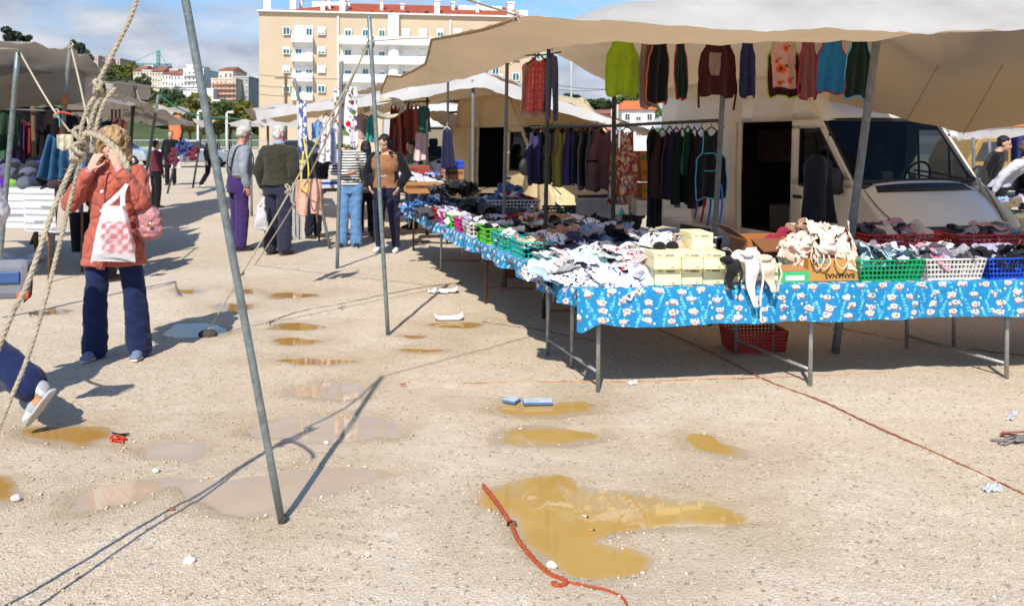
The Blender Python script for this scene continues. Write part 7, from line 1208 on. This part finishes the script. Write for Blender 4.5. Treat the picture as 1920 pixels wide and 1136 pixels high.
def drop_bra(px, pyt, pyb, w, mt, label, seed):
    Y = F*(H-TZ)/(540-HY)-.045; t = empty('bra', label, 'bra', at(px, pyt, Y), ea, 'bras hanging over the table edge'); h_ = (pyb-pyt)/F*Y; g = []
    for j in range(16):
        v = j/15; ww = w*(.5-.34*min(1, v*1.25)**1.2); yb = .09*math.exp(-v*5)-.012*math.sin(v*7); g.append([(s*ww+.016*math.sin(v*5+seed), yb-.03*math.exp(-((v-.25)/.2)**2)*(1-abs(s)), -v*h_) for s in np.linspace(-1, 1, 9)])
    m = MB(); m.grid(g); m.build('cup', mt, t, solid=.003); m = MB(); m.tube(curve([(w*.35, 0, -.02), (w*.45, -.02, -h_*.4), (w*.3, -.02, -h_*.75), (0.03, -.02, -h_*.98)], 14), [(.002, .008)]*14, 5); m.build('strap', mt, t); m = MB(); m.ball((-.02, .06, .005), (w*.4, .05, .022), 14, 8); m.build('band', mt, t); return t
drop_bra(1374, 490, 542, .11, cupK, 'black bra hanging over the front table edge', 1); drop_bra(1414, 480, 576, .105, cupW, 'white bra hanging far down over the blue tablecloth', 2); drop_bra(1446, 488, 548, .12, ctex((222, 206, 184)), 'beige bra hanging over the front table edge', 3); put(BRA[1], 'bra', cupW, at(1398, 488, 5.25), (.3, 0, .2), .8, 'white bra lying over the low yellow boxes', 'bra', None)
m = MB(); m.box((0, .07, .035), (.185, .16, .07)); GRB = M('green_printed_card', lin((60, 178, 110)), .6, .1, 9); t = empty('carton', 'small green and white box beside the banana box', 'box', at(1489, 530, 5.24), ea); m.build('box_body', GRB, t, bevel=.002); m = MB(); m.box((0, -.0115, .03), (.12, .004, .03)); m.build('label_panel', WHP, t); m = MB(); m.add([(-.09, -.01, .072), (.09, -.01, .072), (.08, .1, .1), (-.09, .1, .09)], [(0, 1, 2, 3)], False); m.build('flap', CARD, t, solid=.003)
# banana box: open carton with upside-down lettering and a mound of beige bras
bb = at(1566, 532, 5.27); bb.z = TZ+.01; t = empty('banana_box', 'open banana carton heaped with beige bras', 'box', bb, ea); w, d, hb = .34, .36, .14; m = MB(); m.box((0, .003, hb/2), (w, .006, hb)); m.box((0, d, hb/2), (w, .006, hb)); m.box((-w/2, d/2, hb/2), (.006, d-.008, hb)); m.box((w/2, d/2, hb/2), (.006, d-.008, hb)); m.box((0, d/2, .003), (w-.01, d-.01, .005)); m.build('carton_wall', M('banana_card', lin((190, 140, 72)), .85, .08, 4, .1, 60), t)
m = MB(); m.box((w/2-.012, -.003, hb*.88), (.022, .004, .03)); m.box((-w*.30, -.003, hb*.9), (.09, .004, .02)); m.build('teal_print', M('teal_ink', lin((58, 150, 150)), .8), t)
fc = bpy.data.curves.new('lettering', 'FONT'); fc.body = 'BANANAS'; fc.size = .052; fc.align_x = 'CENTER'; fc.align_y = 'CENTER'; fc.extrude = .0008; fc.offset = .0006; ft = bpy.data.objects.new('tmp', fc); C.objects.link(ft); dg = bpy.context.evaluated_depsgraph_get(); lm_ = bpy.data.meshes.new_from_object(ft.evaluated_get(dg)); bpy.data.objects.remove(ft); lm_.materials.clear(); lm_.materials.append(M('dark_brown_ink', lin((52, 30, 22)), .8)); lt = link('lettering', lm_, t, (.03, -.003, .033), rot=(math.radians(90), math.radians(180), 0)); lt.scale = (.82, .8, 1)
BEIGE = [('beige', (248, 222, 204)), ('beige', (252, 230, 214)), ('beige', (242, 212, 190)), ('beige', (255, 236, 222))]
hpz((bb.x-.02, bb.y+.2), (.21, .18), .2, M('heap_core_beige', lin((206, 170, 146)), .95), 'mound of beige bras in the banana carton', z0=TZ+.1); heap((bb.x-.03, bb.y+.18), (.225, .19), .2, 44, BEIGE, 'bra in the mound in the banana carton', 'beige bras in the banana carton', 80, z0=TZ+.13, size=.72, shapes=[RAG[2], STRIPM[0], RAG[7], RAG[4], STRIPM[3], RAG[5], RAG[8]], name='bra', cat='bra')
heap((bb.x-.2, bb.y+.1), (.08, .08), .1, 9, BEIGE, 'bra strap bundle spilling left of the banana carton', 'beige bras spilling left', 81, z0=TZ+.15, size=.5, shapes=STRIPM, name='bra', cat='bra')
for i, (x, z_) in enumerate([(-.09, .17), (.02, .18), (-.13, .19)]): m = MB(); m.tube(curve([(x, .02, z_), (x-.03, -.035, z_-.05), (x+.01, -.04, z_-.09-.01*i), (x+.05, -.03, z_-.05), (x+.05, .02, z_)], 20), [(.0015, .006)]*20, 5, el=(0, -1, 0)); tag(m.build('bra_strap', ctex((228, 200, 176)), loc=bb), 'beige bra strap looping over the front of the banana carton', 'bra strap', 'straps over the banana carton')
# open brown carton left of it, with flaps
cb_ = at(1462, 500, 5.62); cb_.z = TZ+.01; t = empty('cardboard_box', 'open brown carton with raised flaps behind the banana carton', 'box', cb_, ea); m = MB(); m.box((-.02, 0, .11), (.40, .006, .22)); m.box((-.22, .16, .11), (.006, .31, .22)); m.box((.18, .16, .11), (.006, .31, .22)); m.box((-.02, .32, .11), (.40, .006, .22)); m.build('carton_wall', M('carton_orange_brown', lin((168, 104, 56)), .9, .1, 5), t); m = MB(); m.add([(-.23, .0, .222), (-.23, .3, .222), (-.34, .3, .30), (-.34, .0, .30)], [(0, 1, 2, 3)], False); m.add([(-.2, -.004, .222), (.17, -.004, .222), (.2, -.12, .16), (-.16, -.12, .15)], [(0, 1, 2, 3)], False); m.build('flap', CARDD, t, solid=.005)
put(STRIPM[1], 'scarf', ctex((150, 46, 66)), cb_+V((.02, .06, .2)), (.1, -.3, .2), (1.1, .6, .8), 'crumpled crimson cloth on top of the open brown carton', 'cloth', None)
m = MB(); m.tube(curve([(0, 0, 0), (.06, 0, .01), (.1, .05, -.01)], 8), [(.006, .012)]*8, 6); tag(m.build('hanger_bar', WHP, loc=at(1338, 447, 5.9)), 'white plastic bar sticking out beside the brown carton', 'hanger')
# cartons and crates behind the left table
OC = M('orange_carton', lin((176, 112, 52)), .9, .1, 6); GC = M('green_carton', lin((96, 118, 50)), .9, .15, 8)
def carton(label, px, py, Y, w, d, h_, mat, band=None, rz=.2, z=None):
    p = at(px, py, Y); z = p.z if z is None else z; t = empty('carton', label, 'box', (p.x, p.y, z), rz); m = MB(); m.box((0, 0, h_/2), (w, d, h_)); m.build('box_body', mat, t, bevel=.004)
    m = MB(); m.box((0, -d/2-.001, h_*.62), (w*.9, .003, h_*.3)); m.build('printed_band', band or GC, t); m = MB(); m.box((0, -d/2-.002, h_*.62), (w*.24, .005, h_*.1)); m.build('hand_hole', BLKP, t); m = MB(); m.box((0, 0, h_+.001), (w*1.02, .05, .003)); m.build('tape', CARD, t); return t
for i, (lb, px, py, z, bd) in enumerate([('orange and green fruit carton at the top of the stack behind the dark aprons', 1222, 312, None, GC), ('orange fruit carton second from the top behind the dark aprons', 1224, 340, None, M('orange_band2', lin((150, 90, 50)), .9)), ('orange and green fruit carton third in the stack behind the dark aprons', 1226, 372, None, GC), ('white patterned carton at the bottom of the stack behind the dark aprons', 1216, 402, None, GYP)]): carton(lb, px, py, 9.3, .34, .3, .165, OC if i < 3 else WHP, bd, .1)
carton('second white patterned carton low behind the dark aprons', 1262, 405, 9.1, .3, .3, .18, WHP, GYP, .1)
DGC = M('dark_grey_crate', (.035, .04, .042), .6, .2, 9)
for i, (px, py) in enumerate([(1062, 422), (1105, 424), (1148, 424)]): crate('dark grey plastic crate %s behind the clothes heap' % ('under the olive apron' if i == 0 else 'in the middle of the row' if i == 1 else 'under the floral aprons'), at(px, py, 9.7), .5, .36, .2, DGC, .05, 8, 3, 'crate', .014)
m = MB(); m.grid([[(x, .0+.02*math.sin(x*8), z) for x in np.linspace(0, .5, 16)] for z in np.linspace(0, .26, 8)]); tag(m.build('plastic_cover', M('grey_plastic_cover', (.3, .31, .34), .3, .2, 9), loc=at(1080, 416, 9.3), solid=.01), 'grey plastic sheet over boxes behind the mixed heap', 'sheet')
m = MB(); m.add([(0, 0, 0), (.16, 0, 0), (.15, .04, .09), (.02, .04, .09)], [(0, 1, 2, 3)], False); m.add([(.05, -.01, 0), (.12, -.01, 0), (.085, 0, .075)], [(0, 1, 2)], False, 1); tag(m.build('card', [WHP, TQ], loc=at(1150, 402, 8.6), solid=.006), 'white card with a teal triangle standing behind the shade-tinted heap', 'card')
# far stall table with boxes
t = empty('market_table', 'far stall table with cartons under the second tent', 'table', at(800, 352, 13.6)-V((0, 0, .74))); m = MB(); m.box((0, 0, .70), (2.6, 1.0, .03)); m.build('tabletop', TOPM, t)
for x in (-1.2, 1.2):
    for y in (-.4, .4): m = MB(); m.tube([(x, y, 0), (x, y, .69)], .015, 8); m.build('leg', LEGR, t)
for lb, px, py, w, h_, mt, Y in [('long brown carton at the front of the far stall table', 790, 362, .5, .16, CARD, 12.6), ('brown carton right of the long one on the far stall table', 828, 362, .22, .15, CARD, 12.6), ('red lined carton on the far stall table', 775, 326, .5, .12, M('red_card', lin((170, 50, 40)), .8), 13.4), ('carton with a blue lid at the right of the far stall', 850, 336, .3, .16, CARD, 12.7), ('upper carton with a blue lid at the right of the far stall', 848, 322, .32, .12, CARD, 13.0)]:
    c = carton(lb, px, py, Y, w, .34, h_, mt, CARDD, .1)
    if 'blue lid' in lb: m = MB(); m.box((0, 0, h_+.025), (w*1.06, .36, .05)); m.build('lid', BLP, c, bevel=.004)
heap((at(800, 330, 13.2).x, 13.2), (.6, .3), .12, 26, [('clear lilac', (190, 186, 216)), ('pale lilac', (206, 204, 226)), ('blue', (90, 110, 180)), ('white', (220, 218, 228))], 'plastic wrapped garment on the far stall table', 'wrapped garments on the far stall', 90, z0=at(0, 342, 13.2).z, size=.95)
heap((at(850, 352, 12.2).x, 12.2), (.3, .3), .1, 10, FARS, 'dark trousers beside the blue lidded cartons', 'dark trousers beside the blue lidded cartons', 91, z0=at(0, 364, 12.2).z, size=1.1)
t = empty('market_table', 'low table behind the striped woman with a grey box of goods', 'table', at(655, 352, 13)-V((0, 0, .79))); m = MB(); m.box((0, 0, .76), (.9, .6, .03)); m.build('tabletop', TOPM, t)
for x in (-.4, .4):
    for y in (-.25, .25): m = MB(); m.tube([(x, y, 0), (x*1.2, y, .75)], .014, 8); m.build('leg', LEGR, t)
carton('grey and blue carton on the table behind the striped woman', 628, 352, 12.8, .4, .3, .12, GYP, BLP, .1); heap((at(690, 320, 13.6).x, 13.6), (.3, .2), .1, 8, [('pale blue', (170, 186, 220)), ('white', (222, 222, 230))], 'pale garment on the table behind the two women', 'pale garments behind the two women', 92, z0=at(0, 330, 13.6).z, size=.9)
heap((at(720, 340, 13).x, 13), (.3, .2), .08, 6, [('dark brown', (70, 50, 44)), ('tan', (150, 120, 96))], 'brown garment on the table between the two women', 'brown garments between the two women', 93, z0=at(0, 350, 13).z, size=.9)
# stall goods beyond the van at the right edge
heap((at(1905, 385, 10.6).x, 10.6), (.5, .35), .14, 16, [('lime', (170, 196, 40)), ('pale blue', (150, 186, 220)), ('white', (226, 224, 232)), ('khaki', (120, 106, 84)), ('lilac', (176, 160, 200))], 'garment on the stall beyond the van bonnet', 'garments beyond the van bonnet', 95, z0=at(0, 395, 10.6).z, size=.9)
t = empty('market_table', 'table of clothes beyond the van bonnet at the right edge', 'table', at(1915, 398, 10.6)-V((0, 0, at(0, 398, 10.6).z))); m = MB(); zz2 = at(0, 398, 10.6).z; m.box((.3, 0, zz2-.02), (1.8, .9, .03)); m.build('tabletop', TOPM, t); m = MB(); m.grid([[(x-.6, -.46-.02*math.sin(x*14), zz2-.005-z) for x in np.linspace(0, 1.8, 30)] for z in np.linspace(0, .5, 6)]); m.build('cloth_skirt', ctex((96, 90, 72)), t, solid=.006)
for x in (-.5, 1.1): m = MB(); m.tube([(x, .3, 0), (x, .3, zz2-.03)], .014, 8); m.build('leg', LEGR, t)
# left stall: shelf of caps behind
heap((at(60, 330, 10.6).x, 10.6), (1.0, .3), .16, 24, [('black', (26, 26, 30)), ('navy', (40, 44, 66)), ('charcoal', (62, 62, 70)), ('maroon', (86, 34, 42))], 'garment stacked behind the caps on the left stall', 'dark garments behind the caps', 96, z0=at(0, 345, 10.6).z, size=1.1)
heap((at(345, 305, 26).x, 26), (.4, .3), .5, 8, [('red blue', (120, 50, 70)), ('blue', (60, 80, 150)), ('white', (206, 200, 206))], 'bright garment hanging in the far stall by the black clothed man', 'far stall garments', 97, z0=.9, size=1.6)
# ---------------------------------------------------------------- litter and ropes on the ground
def lay(label, pts, rad, mat, n=60, z=.004, laid=False, nm='rope', fade=None):
    q = [gd(*p) for p in pts]; o_ = q[0].copy(); P = curve([p-o_+V((0, 0, z)) for p in q], n); P = [p+V((0, 0, .002*math.sin(i*1.7))) for i, p in enumerate(P)]; m = MB()
    if laid: rope_mesh(m, P, rad, n=6)
    else: m.tube(P, rad if not fade else list(np.linspace(rad, fade, len(P))), 7)
    return tag(m.build(nm, mat, loc=o_), label, 'rope')
ro = lay('orange braided rope curving along the left rim of the large ochre puddle', [(906, 912), (925, 935), (948, 968), (960, 988), (972, 1014), (1000, 1050), (1030, 1078), (1058, 1090), (1060, 1098), (1042, 1102), (1038, 1096)], .0095, ORG, 120, .006, True); lay('thin tail of the orange rope running out at the bottom of the photo', [(1058, 1092), (1090, 1098), (1130, 1106), (1158, 1116), (1172, 1128), (1178, 1145)], .0052, ORG, 50, .004, True)
m = MB(); m.tube([(-.016, 0, 0), (-.014, 0, .014), (0, 0, .019), (.014, 0, .014), (.016, 0, 0)], [(.008, .003)]*5, 6); tag(m.build('black_tie', BLKP, loc=gd(960, 986)+V((0, 0, .002))), 'black band tied round the orange rope', 'band')
lay('thin rusty cord lying across the ground in front of the blue table', [(868, 719), (960, 717), (1060, 716), (1190, 716), (1300, 712), (1480, 707), (1640, 700), (1800, 692), (1960, 684)], .0035, M('rust_cord', lin((176, 124, 86)), .9, .3, 5), 80, .002); lay('orange brown cord running diagonally from under the table to the right edge', [(1235, 618), (1320, 655), (1440, 715), (1540, 752), (1620, 790), (1720, 835), (1820, 880), (1925, 930)], .0046, M('rust_cord2', lin((160, 98, 62)), .9, .25, 5), 120, .004, True)
lay('thin dark cord on the ground behind the upright galvanised pole', [(505, 604), (560, 585), (640, 570), (725, 552), (800, 538), (868, 530)], .0035, M('dark_cord', (.14, .1, .07), .9), 50, .003); lay('dark twig like cord at the foot of the long left table', [(905, 604), (960, 612), (1020, 620), (1080, 634), (1120, 640)], .003, M('dark_cord', (.14, .1, .07), .9), 30, .003); lay('dark cord lying across the shaded ground under the front table', [(1310, 560), (1500, 600), (1700, 640), (1930, 668)], .004, M('dark_cord', (.14, .1, .07), .9), 50, .003)
PAPER = M('white_paper', (.78, .78, .8), .6, .05, 12, .3, 20)
def scrap(label, px, py, w, d, hz, seed, mat=PAPER, rz=0., nm='paper_scrap', cat='litter'):
    r = np.random.RandomState(seed); u, v = np.meshgrid(np.linspace(-1, 1, 18), np.linspace(-1, 1, 12)); z = np.abs(fbm(u*1.4, v*1.4, seed=seed, o=3))*hz+.004; z[:, -3:] += np.linspace(0, hz*.6, 3)[None]; m = MB(); m.grid(np.stack([u*w/2*(1+.1*np.sin(v*3+seed)), v*d/2*(1+.2*np.sin(u*4+seed)), z], -1)); return tag(m.build(nm, mat, loc=gd(px, py), rot=(0, 0, rz), solid=.0015), label, cat)
scrap('crumpled white paper on the sand left of the long table legs', 832, 549, .28, .14, .05, 2); 
t = empty('foam_tray', 'white foam tray standing in a small puddle by the long table', 'tray', gd(842, 599), .1); m = MB(); m.grid([[(x*.12, y*.07, .004+.022*max(0, abs(x)-.7)/.3+.014*max(0, abs(y)-.7)/.3+.016*max(0, x-.2)*(y > .3)) for x in np.linspace(-1, 1, 20)] for y in np.linspace(-1, 1, 14)]); m.build('tray_shell', PAPER, t, solid=.006)
BLT = M('blue_tile_edge', lin((84, 112, 150)), .6, .1, 20); TLT = M('pale_tile_top', lin((186, 196, 206)), .6, .25, 26, .4, 60)
for px, py, w, rz_, lb in ((959, 753, .085, -.5, 'short blue edged foam block at the rim of the puddle below the table leg'), (1008, 756, .17, .05, 'long blue edged foam block beside the short one')): t = empty('foam_block', lb, 'foam block', gd(px, py), rz_); m = MB(); m.box((0, 0, .009), (w, .075, .018)); m.build('block_body', BLT, t, bevel=.004); m = MB(); m.box((0, 0, .0195), (w*.97, .070, .004)); m.build('worn_top', TLT, t)
scrap('small white plastic scrap on the rusty cord in front of the table', 1186, 721, .06, .04, .02, 7, rz=.3); scrap('grey blue plastic shred near the right edge', 1858, 921, .07, .05, .02, 9, M('grey_plastic', (.5, .54, .58), .4)); scrap('white plastic strip in the tangle of cords at the right edge', 1897, 782, .16, .03, .02, 11, M('grey_strip', (.5, .5, .52), .6), rz=.9)
OR2 = M('red_string', lin((206, 62, 34)), .8)
def tangle(label, px, py, R_, n, rad, mat, seed, nm='string_tangle'):
    r = random.Random(seed); m = MB()
    for k in range(n): m.tube(curve([(r.uniform(-1, 1)*R_, r.uniform(-.6, .6)*R_, r.uniform(.002, .03)) for _ in range(6)], 24), rad, 5)
    return tag(m.build(nm, mat, loc=gd(px, py)), label, 'string')
tangle('bright red string tangle between two puddles at the left', 222, 829, .05, 3, .0035, OR2, 1); tangle('black strap bits lying on the red string at the left', 222, 822, .045, 1, .0045, BLKP, 2, 'strap'); tangle('brown frayed string left of the coral woman', 75, 592, .12, 2, .004, M('brown_string', (.12, .08, .05), .9), 3)
tangle('tangle of grey and red cords at the right edge', 1898, 830, .1, 3, .0055, M('grey_cord', (.22, .2, .19), .9), 4); tangle('reddish cord in the tangle at the right edge', 1905, 822, .08, 2, .005, M('red_cord', lin((150, 90, 84)), .9), 5); tangle('short orange string above the puddle reflecting the floral apron', 755, 725, .03, 1, .003, OR2, 6)
for px, py, rz_, c, lb in ((1097, 966, -.6, (.7, .66, .6), 'pale cigarette butt floating in the large ochre puddle'), (1108, 992, .1, (.6, .3, .08), 'orange cigarette end floating in the large ochre puddle')): m = MB(); m.tube([(-.012, 0, .004), (.008, 0, .004)], .0038, 8); m.tube([(.008, 0, .004), (.015, 0, .004)], .0036, 8, mi=1); tag(m.build('cigarette_butt', [M('cig_%d' % int(c[0]*99), c, .8), BLKP], loc=gd(px, py)+V((0, 0, WATER)), rot=(0, 0, rz_)), lb, 'cigarette butt')
scrap('white object lying by the left stall near the walker', 30, 492, .7, .3, .12, 14, nm='plastic_sheet');
